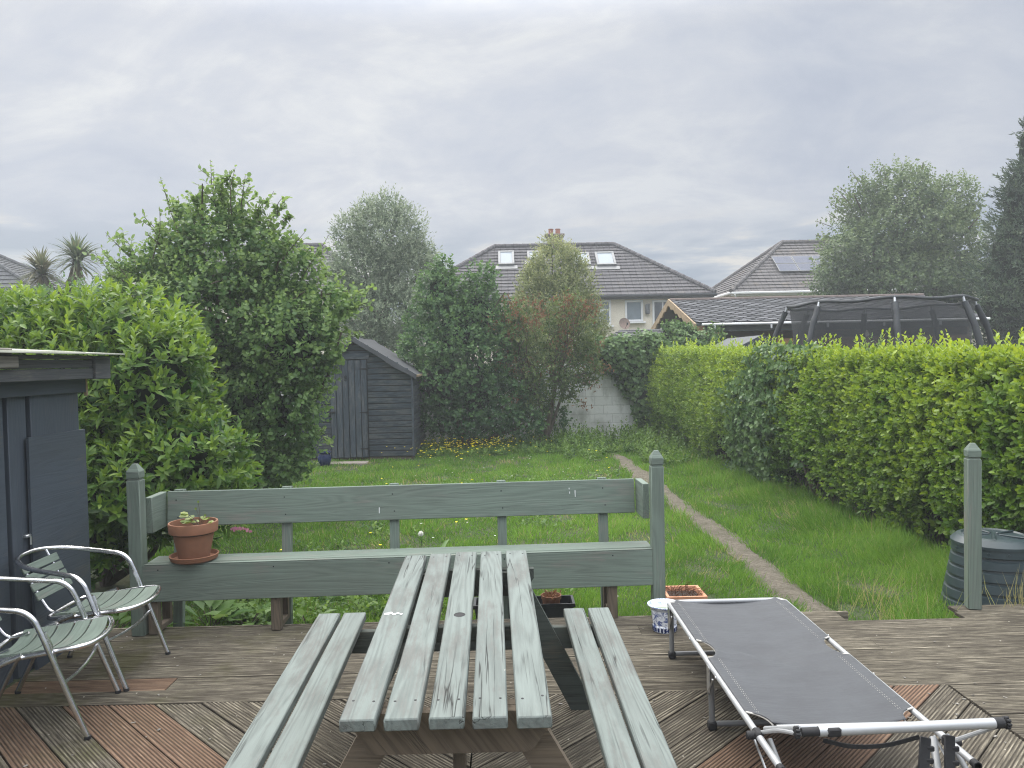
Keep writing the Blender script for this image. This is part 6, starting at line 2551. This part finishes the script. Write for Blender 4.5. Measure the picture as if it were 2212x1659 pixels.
# ---- dark conifer at the right edge
r = empty('conifer_tree', (pY(2235, 700, 26).x, 26, G))
tag(r, 'tall dark green conifer at the right edge of the photo', 'tree')
lc_ = [lobe(2225, 320, 24, 62, 26, 1.), lobe(2225, 410, 55, 75, 26, 1.), lobe(2225, 500, 82, 85, 26, 1.), lobe(2230, 600, 112, 95, 26, 1.), lobe(2235, 700, 125, 95, 26, 1.), lobe(2235, 800, 128, 100, 26, 1.), lobe(2160, 660, 45, 60, 25.5, 1.), lobe(2175, 540, 36, 45, 25.7, 1.), lobe(2190, 430, 24, 36, 25.8, 1.)]
core(lc_, 'shade_core', r, .8)
parts = [shoot_crown(lc_, 2900, 10, .38, .20, .055, 'simple', up=.45, jit=.4, young=.25, ang=(50, 15), fb=.6, inner=(.85, 1.04)), fill(lc_, 1500, .2, .06, rmax=.98)]
leaf_obj('crown', parts, M['conifer'], r)
q = MB()
q.tube([r.location, r.location + Vector((0, 0, 7.5))], [.2, .03], 8)
q.build('trunk', M['bark'], r, True)

# ---- cabbage palm at the left, two heads
r = empty('cabbage_palm', (pY(140, 700, 22).x, 22, G))
tag(r, 'cabbage palm with two spiky heads beside the slate roof at the left', 'palm')
h1, h2 = pY(90, 582, 22), pY(166, 556, 22)
fk = pY(138, 640, 22)
q = MB()
q.tube(spline([r.location, r.location.lerp(fk, .5) + Vector((.05, 0, 0)), fk], 5), .10, 9)
q.tube(spline([fk, pY(150, 612, 22), h2], 5), .075, 8)
q.tube(spline([fk, pY(108, 622, 22), h1], 5), .075, 8)
q.build('trunk', M['bark'], r, True)
for hd, rad, n, yg in ((h1, .68, 190, .45), (h2, .78, 210, .08)):
    d = rdirs(n)
    d[:, 2] = np.where(d[:, 2] < -.5, -d[:, 2], d[:, 2])
    d = unit(d)
    P = np.array([list(hd)] * n) + np.c_[np.zeros(n), np.zeros(n), rng.uniform(-.22, .05, n)]
    nrm = np.cross(np.cross(d, np.array([[0, 0, 1.]])), d)
    lo = leaves(P, d, nrm, rad * rng.uniform(.85, 1.15, n), np.full(n, .058), rng.uniform(.1, .9, n), np.clip(rng.normal(yg, .2, n), 0, 1), 'sword')
    # old hanging leaves
    n2 = 70
    d2 = unit(np.c_[rng.normal(0, .35, n2), rng.normal(0, .35, n2), np.full(n2, -1.)])
    P2 = np.array([list(hd)] * n2) + np.c_[np.zeros(n2), np.zeros(n2), rng.uniform(-.35, -.1, n2)]
    lo2 = leaves(P2, d2, rdirs(n2), rng.uniform(.45, .7, n2), np.full(n2, .04), rng.uniform(.3, 1, n2), rng.uniform(.6, 1, n2), 'sword')
    leaf_obj('crown', [lo, lo2], M['cordyline'], r)

# low bush filling in beneath the palm
lq = [lobe(180, 650, 90, 40, 18, 1.), lobe(260, 640, 60, 45, 17.5, 1.), lobe(80, 660, 70, 34, 18, 1.), lobe(300, 700, 90, 90, 16.5, 1.)]
r = empty('garden_shrub', (pY(200, 700, 18).x, 18, G))
tag(r, 'mid green shrub between the cabbage palm and the tall alder tree', 'bush')
core(lq, 'shade_core', r, .7)
leaf_obj('foliage', [shoot_crown(lq, 900, 7, .25, .10, .055, 'simple', up=.6, young=.4), fill(lq, 900, .1, .06)], M['elm'], r)
q = MB()
branchy(q, r.location, [Vector(l[0]) for l in lq], .05, .02)
q.build('stem', M['bark'], r, True)

# ---- the long clipped hedge
HX = lambda y: 4.40 - .060 * (y - 7.5)
HT = lambda y: 1.77 + .023 * (y - 6.0)


def hbulge(y, z):
    y, z = np.asarray(y, float), np.asarray(z, float)
    P_ = np.c_[np.ravel(y), np.ravel(y) * .3, np.ravel(z)]
    b = .055 * nz(P_, .8, 8) + .05 * nz(P_, 2.1, 9)
    b = b.reshape(y.shape) if y.shape else b[0]
    return b + .17 * np.sin(np.clip((z - G) / 2.0, 0, 1) * np.pi) - .08


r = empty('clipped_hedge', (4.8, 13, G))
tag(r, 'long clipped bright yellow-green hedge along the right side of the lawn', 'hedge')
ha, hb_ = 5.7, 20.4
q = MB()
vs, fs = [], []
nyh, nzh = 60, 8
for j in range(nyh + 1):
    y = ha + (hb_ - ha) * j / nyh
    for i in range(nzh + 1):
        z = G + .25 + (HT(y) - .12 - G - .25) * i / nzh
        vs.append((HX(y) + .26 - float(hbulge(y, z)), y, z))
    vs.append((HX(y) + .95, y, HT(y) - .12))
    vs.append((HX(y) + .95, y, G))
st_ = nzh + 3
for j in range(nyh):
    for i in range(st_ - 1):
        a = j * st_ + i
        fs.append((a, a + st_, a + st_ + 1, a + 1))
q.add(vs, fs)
q.build('shade_core', M['inner_shade'], r, True)  # near-black body added as the shade inside the hedge
parts = []


def hedge_face(y0, y1, n, nl, ln, wd, kind, mod=None):
    y = rng.uniform(y0, y1, n)
    top = HT(y)
    z = G + .12 + (top - G - .05) * rng.uniform(0, 1, n) ** .92
    x = HX(y) - hbulge(y, z) + rng.uniform(-.05, .18, n)
    # thin at the foot
    ok = (rng.uniform(0, 1, n) < np.where(y < 9, np.clip((z - G + .05) / .35, .35, 1), np.clip((z - G - .05) / .45, .12, 1)))
    y, z, x, top = y[ok], z[ok], x[ok], top[ok]
    ok2 = (nz(np.c_[y, x, z], 4.2, 21) < .62) | (z > top - .5)
    y, z, x, top = y[ok2], z[ok2], x[ok2], top[ok2]
    # rounded shoulder
    sh = np.clip((z - (top - .25)) / .25, 0, 1)
    x = x + .16 * sh ** 2
    B = np.c_[x, y, z]
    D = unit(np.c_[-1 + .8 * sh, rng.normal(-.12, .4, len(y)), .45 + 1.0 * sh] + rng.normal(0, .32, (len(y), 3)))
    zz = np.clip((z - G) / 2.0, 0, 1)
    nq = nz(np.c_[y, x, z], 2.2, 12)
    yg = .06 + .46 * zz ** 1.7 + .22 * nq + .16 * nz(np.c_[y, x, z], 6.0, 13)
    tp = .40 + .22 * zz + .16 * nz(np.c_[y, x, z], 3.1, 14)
    return shoots(B - D * .05, D, nl, .13, ln, wd, kind, yg, (72, 22), tp, True, .08)


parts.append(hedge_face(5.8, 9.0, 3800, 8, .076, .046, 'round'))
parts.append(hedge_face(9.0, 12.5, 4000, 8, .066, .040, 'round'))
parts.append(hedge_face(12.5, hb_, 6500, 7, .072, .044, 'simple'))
# top, with upright new shoots
for (y0, y1, n, kd) in ((5.8, 10, 1300, 'round'), (10, hb_, 1500, 'simple')):
    y = rng.uniform(y0, y1, n)
    x = HX(y) + rng.uniform(.02, .9, n)
    z = HT(y) + rng.uniform(-.12, .02, n) + .03 * nz(np.c_[y, x, x], 3, 15)
    D = unit(np.c_[rng.normal(-.1, .3, n), rng.normal(0, .3, n), np.ones(n)])
    parts.append(shoots(np.c_[x, y, z] - D * .04, D, 8, .13, .062, .036, kd, .8, (65, 20), None, True))
sp_y = np.concatenate([rng.uniform(6.2, 9, 46), rng.uniform(9, 20, 56)])
n = len(sp_y)
B = np.c_[HX(sp_y) + rng.uniform(.0, .5, n), sp_y, HT(sp_y) - .02]
D = unit(np.c_[rng.normal(0, .12, n), rng.normal(0, .12, n), np.ones(n)])
parts.append(shoots(B, D, 11, .30, .072, .042, 'round', .85, (58, 24), None, False))
leaf_obj('foliage', parts, M['hedge'], r)
q = MB()
for y in np.arange(6.0, 20, .45):
    b0 = Vector((HX(y) + .30 + random.uniform(-.1, .15), y, G))
    q = MB()
    branchy(q, b0, [b0 + Vector((random.uniform(-.2, .15), random.uniform(-.25, .25), random.uniform(.5, .9))) for _ in range(3)], .022, .010)
    q.build('stem', M['bark'], r, True)

# dark ivy growing through the middle of the hedge
r = empty('hedge_ivy', (4.1, 12.3, G))
tag(r, 'dark bluish-green ivy patch growing through the middle of the bright hedge', 'ivy')
n = 820
y = rng.normal(12.3, .50, n)
z = G + .1 + (HT(12.3) - G + .02) * rng.uniform(0, 1, n)
y = y - (z - 1.0) * .45
ok = (y > 10.6) & (y < 14.3)
y, z = y[ok], z[ok]
n = len(y)
sh = np.clip((z - (HT(y) - .25)) / .25, 0, 1)
x = HX(y) - hbulge(y, z) - rng.uniform(.0, .12, n) + .14 * sh ** 2
D = unit(np.c_[-np.ones(n), rng.normal(-.2, .4, n), rng.normal(.1, .35, n) + .6 * sh])
leaf_obj('foliage', [shoots(np.c_[x, y, z], D, 5, .10, .10, .085, 'ivy', .12, (85, 45), None, True, .35)], M['ivy'], r)
# a looser sprig of a different shrub poking up before the trampoline
r = empty('privet_sprig', (pY(1905, 770, 9.5).x, 9.5, G))
tag(r, 'loose leafy sprig with reddish tips sticking up out of the hedge before the trampoline', 'shrub')
bc = pY(1905, 775, 9.5)
n = 26
D = unit(np.c_[rng.normal(0, .35, n), rng.normal(0, .3, n), np.ones(n)])
B = np.array([list(bc)] * n) + np.c_[rng.normal(0, .10, n), rng.normal(0, .08, n), rng.uniform(-.1, .08, n)]
leaf_obj('foliage', [shoots(B, D, 10, .24, .06, .034, 'ovate', .25, (70, 25), None, True)], M['alder'], r)
q = MB()
for b_, d_ in zip(B, D):
    q.tube([Vector((bc.x, bc.y, bc.z - .35)), Vector(b_), Vector(b_) + Vector(d_) * .24], .003, 5)
q.build('stem', M['bark'], r, True)

# ---- weeds along the wall foot and the far lawn edge
parts = []
n = 900
y = rng.uniform(16.8, 19.3, n)
x = rng.uniform(-2.0, 3.7, n)
hgt = .16 + .30 * np.clip((y - 17.0) / 2.2, 0, 1) * rng.uniform(.5, 1.3, n)
hgt *= np.where(x > .4, .85, .5)
B = np.c_[x, y, np.full(n, G)]
D = unit(np.c_[rng.normal(0, .22, n), rng.normal(0, .22, n), np.ones(n)])
parts.append(shoots(B, D, 11, hgt, .11, .05, 'lance', .3, (80, 30), None, True))
# a tongue of nettles on both sides of the path's far end, leading to the hedge
n = 520
y = rng.uniform(14.6, 19.0, n)
x = np.where(rng.uniform(0, 1, n) < .7, rng.uniform(2.75, 4.0, n), rng.uniform(1.2, 2.1, n))
ok = ~((x < 2.2) & (y < 15.6))
x, y = x[ok], y[ok]
n = len(x)
hgt = (.14 + .34 * np.clip((y - 14.8) / 3.5, 0, 1)) * rng.uniform(.6, 1.3, n)
B = np.c_[x, y, np.full(n, G)]
D = unit(np.c_[rng.normal(0, .25, n), rng.normal(0, .25, n), np.ones(n)])
parts.append(shoots(B, D, 10, hgt, .10, .055, 'ovate', .3, (80, 30), None, True))
# taller stems close to the wall
n = 26
x = rng.uniform(.7, 3.6, n)
B = np.c_[x, rng.uniform(18.3, 19.3, n), np.full(n, G)]
D = unit(np.c_[rng.normal(0, .15, n), rng.normal(0, .15, n), np.ones(n)])
parts.append(shoots(B, D, 14, .48, .11, .045, 'lance', .35, (75, 30), None, True))
o = leaf_obj('weeds', parts, M['weed'])
tag(o, 'tall weeds and nettles along the foot of the white wall', kind='stuff')

# low broad-leaved weeds scattered in the lawn
parts = []
cent = np.array([[-1.9, 6.4], [-1.5, 6.9], [-2.3, 6.3], [-1.0, 6.3], [-.2, 7.4], [.3, 7.1], [-2.0, 8.5], [-1.4, 9.4], [.8, 12.6], [.2, 13.2], [1.3, 12.2], [1.7, 11.2], [-.9, 12.5], [1.9, 13.6], [.4, 9.6]])
for (cx_, cy_) in cent:
    n = 18 if cy_ > 8 else 34
    B = np.c_[cx_ + rng.normal(0, .22, n), cy_ + rng.normal(0, .2, n), np.full(n, G)]
    D = unit(np.c_[rng.normal(0, .35, n), rng.normal(0, .35, n), np.ones(n)])
    parts.append(shoots(B, D, 6, .13, .075, .042, 'ovate', .3, (85, 40), None, True))
n = 520
B = np.c_[rng.uniform(-2.7, -.4, n), rng.uniform(5.85, 8.2, n), np.full(n, G)]
D = unit(np.c_[rng.normal(0, .35, n), rng.normal(0, .35, n), np.ones(n)])
parts.append(shoots(B, D, 6, .12, .06, .036, 'ovate', .3, (85, 40), None, True))
o = leaf_obj('clover', parts, M['weed'])
tag(o, 'low broad-leaved weeds and clover among the grass', kind='stuff')

# big dock plants behind the bench
def dock(x, y, n, ln, wd, label):
    r = empty('dock_plant', (x, y, G))
    tag(r, label, 'plant')
    az = np.arange(n) * 2.4 + rng.uniform(0, 6)
    el = rng.uniform(.25, 1.1, n)
    A = np.c_[np.cos(az) * np.cos(el), np.sin(az) * np.cos(el), np.sin(el)]
    st = MB()
    P = np.array([[x, y, G]]) + A * rng.uniform(.10, .20, (n, 1))
    for p in P:
        st.tube([(x, y, G), tuple(p)], .004, 5)
    A2 = A + np.array([0, 0, -.45])
    Nn = np.c_[-A[:, 0] * .5, -A[:, 1] * .5, np.ones(n)]
    leaf_obj('leaf', [leaves(P, A2, Nn, rng.uniform(.7, 1.15, n) * ln, rng.uniform(.8, 1.1, n) * wd, rng.uniform(0, 1, n), rng.uniform(0, .4, n), 'ovate')], M['dock'], r)
    st.build('stem', M['bark'], r, True)


for (px_x, px_y, Yd, n, ln, wd, lab) in ((455, 1345, 6.0, 16, .27, .14, 'dock plant with the largest broad leaves under the left half of the bench'),
                                    (535, 1335, 6.05, 13, .22, .12, 'broad-leaved dock plant under the bench beside its second leg'),
                                    (240, 1345, 6.0, 12, .20, .10, 'leafy dock plant in the gap between grey shed and bench'),
                                    (350, 1190, 6.8, 12, .20, .09, 'pale green dock plant behind the left end of the bench back'),
                                    (665, 1345, 6.0, 12, .17, .07, 'lighter green dock plant under the bench nearest the picnic table'),
                                    (940, 1165, 7.6, 10, .20, .06, 'dock rosette on the lawn seen between bench back and seat')):
    p = pY(px_x, px_y, Yd)
    dock(p.x, Yd, n, ln, wd, lab)

# bleeding-heart flowers behind the flower pot
r = empty('flowering_plant', (pY(520, 1170, 6.9).x, 6.9, G))
tag(r, 'pink flowering garden plant behind the bench beside the terracotta flower pot', 'flower')
fp = pY(520, 1160, 6.9)
n = 60
D = unit(np.c_[rng.normal(0, .5, n), rng.normal(0, .4, n), np.ones(n)])
B = np.c_[fp.x + rng.normal(0, .22, n), 6.9 + rng.normal(0, .15, n), np.full(n, G)]
leaf_obj('foliage', [shoots(B, D, 8, .36, .07, .035, 'ovate', .35, (80, 35), None, True)], M['weed'], r)
n = 15
t0 = np.linspace(0, 1, n)
P = np.c_[pY(500, 1140, 6.75).x + t0 * .17, np.full(n, 6.75), pY(510, 1138, 6.75).z - .03 * t0 ** 2 + rng.normal(0, .006, n)]
leaf_obj('flower', [leaves(P, np.tile([0, -.2, -1.], (n, 1)) + rng.normal(0, .25, (n, 3)), np.tile([0, -1., 0], (n, 1)), rng.uniform(.022, .034, n), rng.uniform(.018, .026, n), rng.uniform(0, 1, n), rng.uniform(0, 1, n), 'round')], M['pink'], r)

# dandelion clock
dp = pY(909, 1153, 7.4)
r = empty('dandelion_clock', (dp.x, 7.4, G))
tag(r, 'single white dandelion clock on the lawn seen over the bench seat', 'flower')
n = 240
d = rdirs(n)
leaf_obj('seed_head', [leaves(np.array([list(dp)] * n) + d * .004, d, rdirs(n), np.full(n, .026), np.full(n, .008), rng.uniform(0, 1, n), np.zeros(n), 'simple')], M['fluff'], r)
q = MB()
q.tube(spline([(dp.x + .02, 7.4, G), (dp.x + .01, 7.4, (G + dp.z) / 2), tuple(dp)], 4), .0025, 5)
q.build('stalk', M['weed'], r, True)

# buttercups
n = 400
k = rng.choice(3, n, p=[.56, .30, .14])
x = np.where(k == 0, rng.normal(-.55, .62, n), np.where(k == 1, rng.normal(-1.25, .5, n), rng.uniform(-2.4, 1.9, n)))
y = np.where(k == 0, rng.normal(17.6, .9, n), np.where(k == 1, rng.normal(16.9, .6, n), rng.uniform(6.5, 17.5, n)))
y = np.clip(y, 6.2, 19)
z = G + rng.uniform(.16, .36, n)
P = np.c_[x, y, z]
pr = []
for a in range(5):
    an = a * 2 * math.pi / 5
    A = np.tile([math.cos(an), math.sin(an), .35], (n, 1)) + rng.normal(0, .12, (n, 3))
    pr.append(leaves(P, A, np.tile([0, -.2, 1.], (n, 1)), np.full(n, .0175), np.full(n, .0175), rng.uniform(0, 1, n), rng.uniform(0, 1, n), 'round'))
o = leaf_obj('buttercups', pr, M['yellow'])
tag(o, 'yellow buttercups sprinkled at the far end of the lawn', kind='stuff')
n = 45
x, y = rng.uniform(-2, 1.6, n), rng.uniform(6.3, 16, n)
P = np.c_[x, y, G + rng.uniform(.06, .14, n)]
pr = []
for a in range(6):
    an = a * 2 * math.pi / 6
    pr.append(leaves(P, np.tile([math.cos(an), math.sin(an), .2], (n, 1)), np.tile([0, -.2, 1.], (n, 1)), np.full(n, .012), np.full(n, .010), rng.uniform(0, 1, n), np.zeros(n), 'round'))
o = leaf_obj('daisies', pr, M['fluff'])
tag(o, 'small white daisies in the grass', kind='stuff')

# ---- grass
def grass_field(x0, x1, y0, y1, dens, hm, wm):
    n = int((x1 - x0) * (y1 - y0) * dens)
    x, y = rng.uniform(x0, x1, n), rng.uniform(y0, y1, n)
    pa = 2.27 - .012 * (y - 6.3)
    wob = .05 * np.sin(y * 1.7) + .035 * np.sin(y * 4.1 + 1)
    on_path = (x > pa + wob * .7 + .06 + rng.normal(0, .03, n)) & (x < pa + .35 + wob * .4 - .02 + rng.normal(0, .04, n)) & (y < 16.2)
    shed_f = (x > sxl - .02) & (x < sxr + .02) & (y > sy0 - .02)
    deck_f = (y < 5.66) & (x < 3.2)
    hedge_f = (x > HX(y) + .25)
    # bare, dry patches
    pat = np.sin(x * 1.9 + 1.3) * np.sin(y * 1.3 + .4) + .6 * np.sin(x * 4.3 - y * 2.7) + .4 * np.sin(x * 7.1 + y * 5.3)
    pot_f = (np.abs(x - 1.55) < .2) & (np.abs(y - 6.45) < .2)
    pl_f = (x > -.28) & (x < .58) & (y > 5.86) & (y < 6.2)
    keep = ~(on_path | shed_f | deck_f | hedge_f | pot_f | pl_f)
    keep &= rng.uniform(0, 1, n) < np.where(pat > .95, .35, 1.0)
    x, y, pat = x[keep], y[keep], pat[keep]
    n = len(x)
    tall = np.clip((x - (HX(y) - 1.15)) / .7, 0, 1) + .5 * np.clip((.25 - np.abs(x - pa[keep] - .2) + .25) / .4, 0, 1) * (y < 13)
    tall = np.maximum(tall, np.clip((6.1 - y) / .4, 0, 1) * .6)
    clump = .75 + .35 * np.sin(x * 5.3 + 1.1 * np.sin(y * 3.7)) * np.sin(y * 4.9 + .7)
    h = hm * rng.uniform(.5, 1.35, n) * clump * (1 + 1.1 * tall)
    lean = .5 * nz(np.c_[x, y, x * 0], 3.0, 35)
    A = unit(np.c_[rng.normal(0, .40, n) + lean - .12 * tall, rng.normal(0, .40, n), np.ones(n)])
    Nn = np.c_[rng.normal(0, 1, n), rng.normal(-.3, 1, n), np.full(n, .25)]
    Pq = np.c_[x, y, x * 0]
    cl = nz(Pq, 2.6, 31) * .6 + nz(Pq, 7.0, 32) * .6
    h = h * np.clip(1 + .38 * cl, .4, 1.8)
    tint = np.clip(.46 + .22 * cl + .14 * nz(Pq, .7, 33) + rng.normal(0, .16, n), 0, 1)
    dry = np.where(rng.uniform(0, 1, n) < .05 + .55 * np.clip(pat - .75, 0, 1), rng.uniform(.5, 1, n), rng.uniform(0, .07, n))
    return leaves(np.c_[x, y, np.full(n, G - .005)], A, Nn, h, wm * rng.uniform(.7, 1.3, n), tint, dry, 'blade')


gp = [grass_field(-3.6, 4.9, 5.45, 8.2, 4300, .085, .0058), grass_field(-4.0, 4.7, 8.2, 12, 2100, .088, .0080),
      grass_field(-5.5, 4.5, 12, 19.5, 1250, .095, .0115)]
o = leaf_obj('grass', gp, M['grass'])
tag(o, 'uneven green lawn grass, longer beside the path and hedge', kind='stuff')
# dry straw stalks by the compost bin
n = 60
P = np.c_[rng.normal(3.95, .22, n), rng.uniform(5.62, 5.72, n), np.full(n, -.02)]
P2_ = np.c_[rng.normal(3.0, .25, 80), rng.uniform(5.6, 6.4, 80), np.full(80, G)]
pr = [leaves(P, unit(np.c_[rng.normal(0, .25, n), rng.normal(0, .2, n), np.ones(n)]), rdirs(n), rng.uniform(.10, .34, n), np.full(n, .005), rng.uniform(0, 1, n), rng.uniform(.7, 1, n), 'blade'),
      leaves(P2_, unit(np.c_[rng.normal(0, .3, 80), rng.normal(0, .3, 80), np.ones(80)]), rdirs(80), rng.uniform(.2, .42, 80), np.full(80, .005), rng.uniform(0, 1, 80), rng.uniform(.3, 1, 80), 'blade')]
o = leaf_obj('dry_stalks', pr, M['grass'])
tag(o, 'dry seeding grass stalks beside the compost bin', kind='stuff')

# ================================================================== AIR
HAZE = 0.0028
if HAZE > 0:
    q = MB()
    q.box((0, 30, 5.0), (110, 76, 13.0), ch=0.001)
    m, nt, b, o = new_mat('haze_air')
    nt.nodes.remove(b)
    pv = nt.nodes.new('ShaderNodeVolumePrincipled')
    pv.inputs['Color'].default_value = (0.86, 0.90, 0.95, 1)
    pv.inputs['Density'].default_value = HAZE
    pv.inputs['Anisotropy'].default_value = 0.2
    L(nt, pv.outputs[0], o.inputs['Volume'])
    tag(q.build('haze', m, smooth=False), 'thin pale haze over the gardens', kind='stuff')
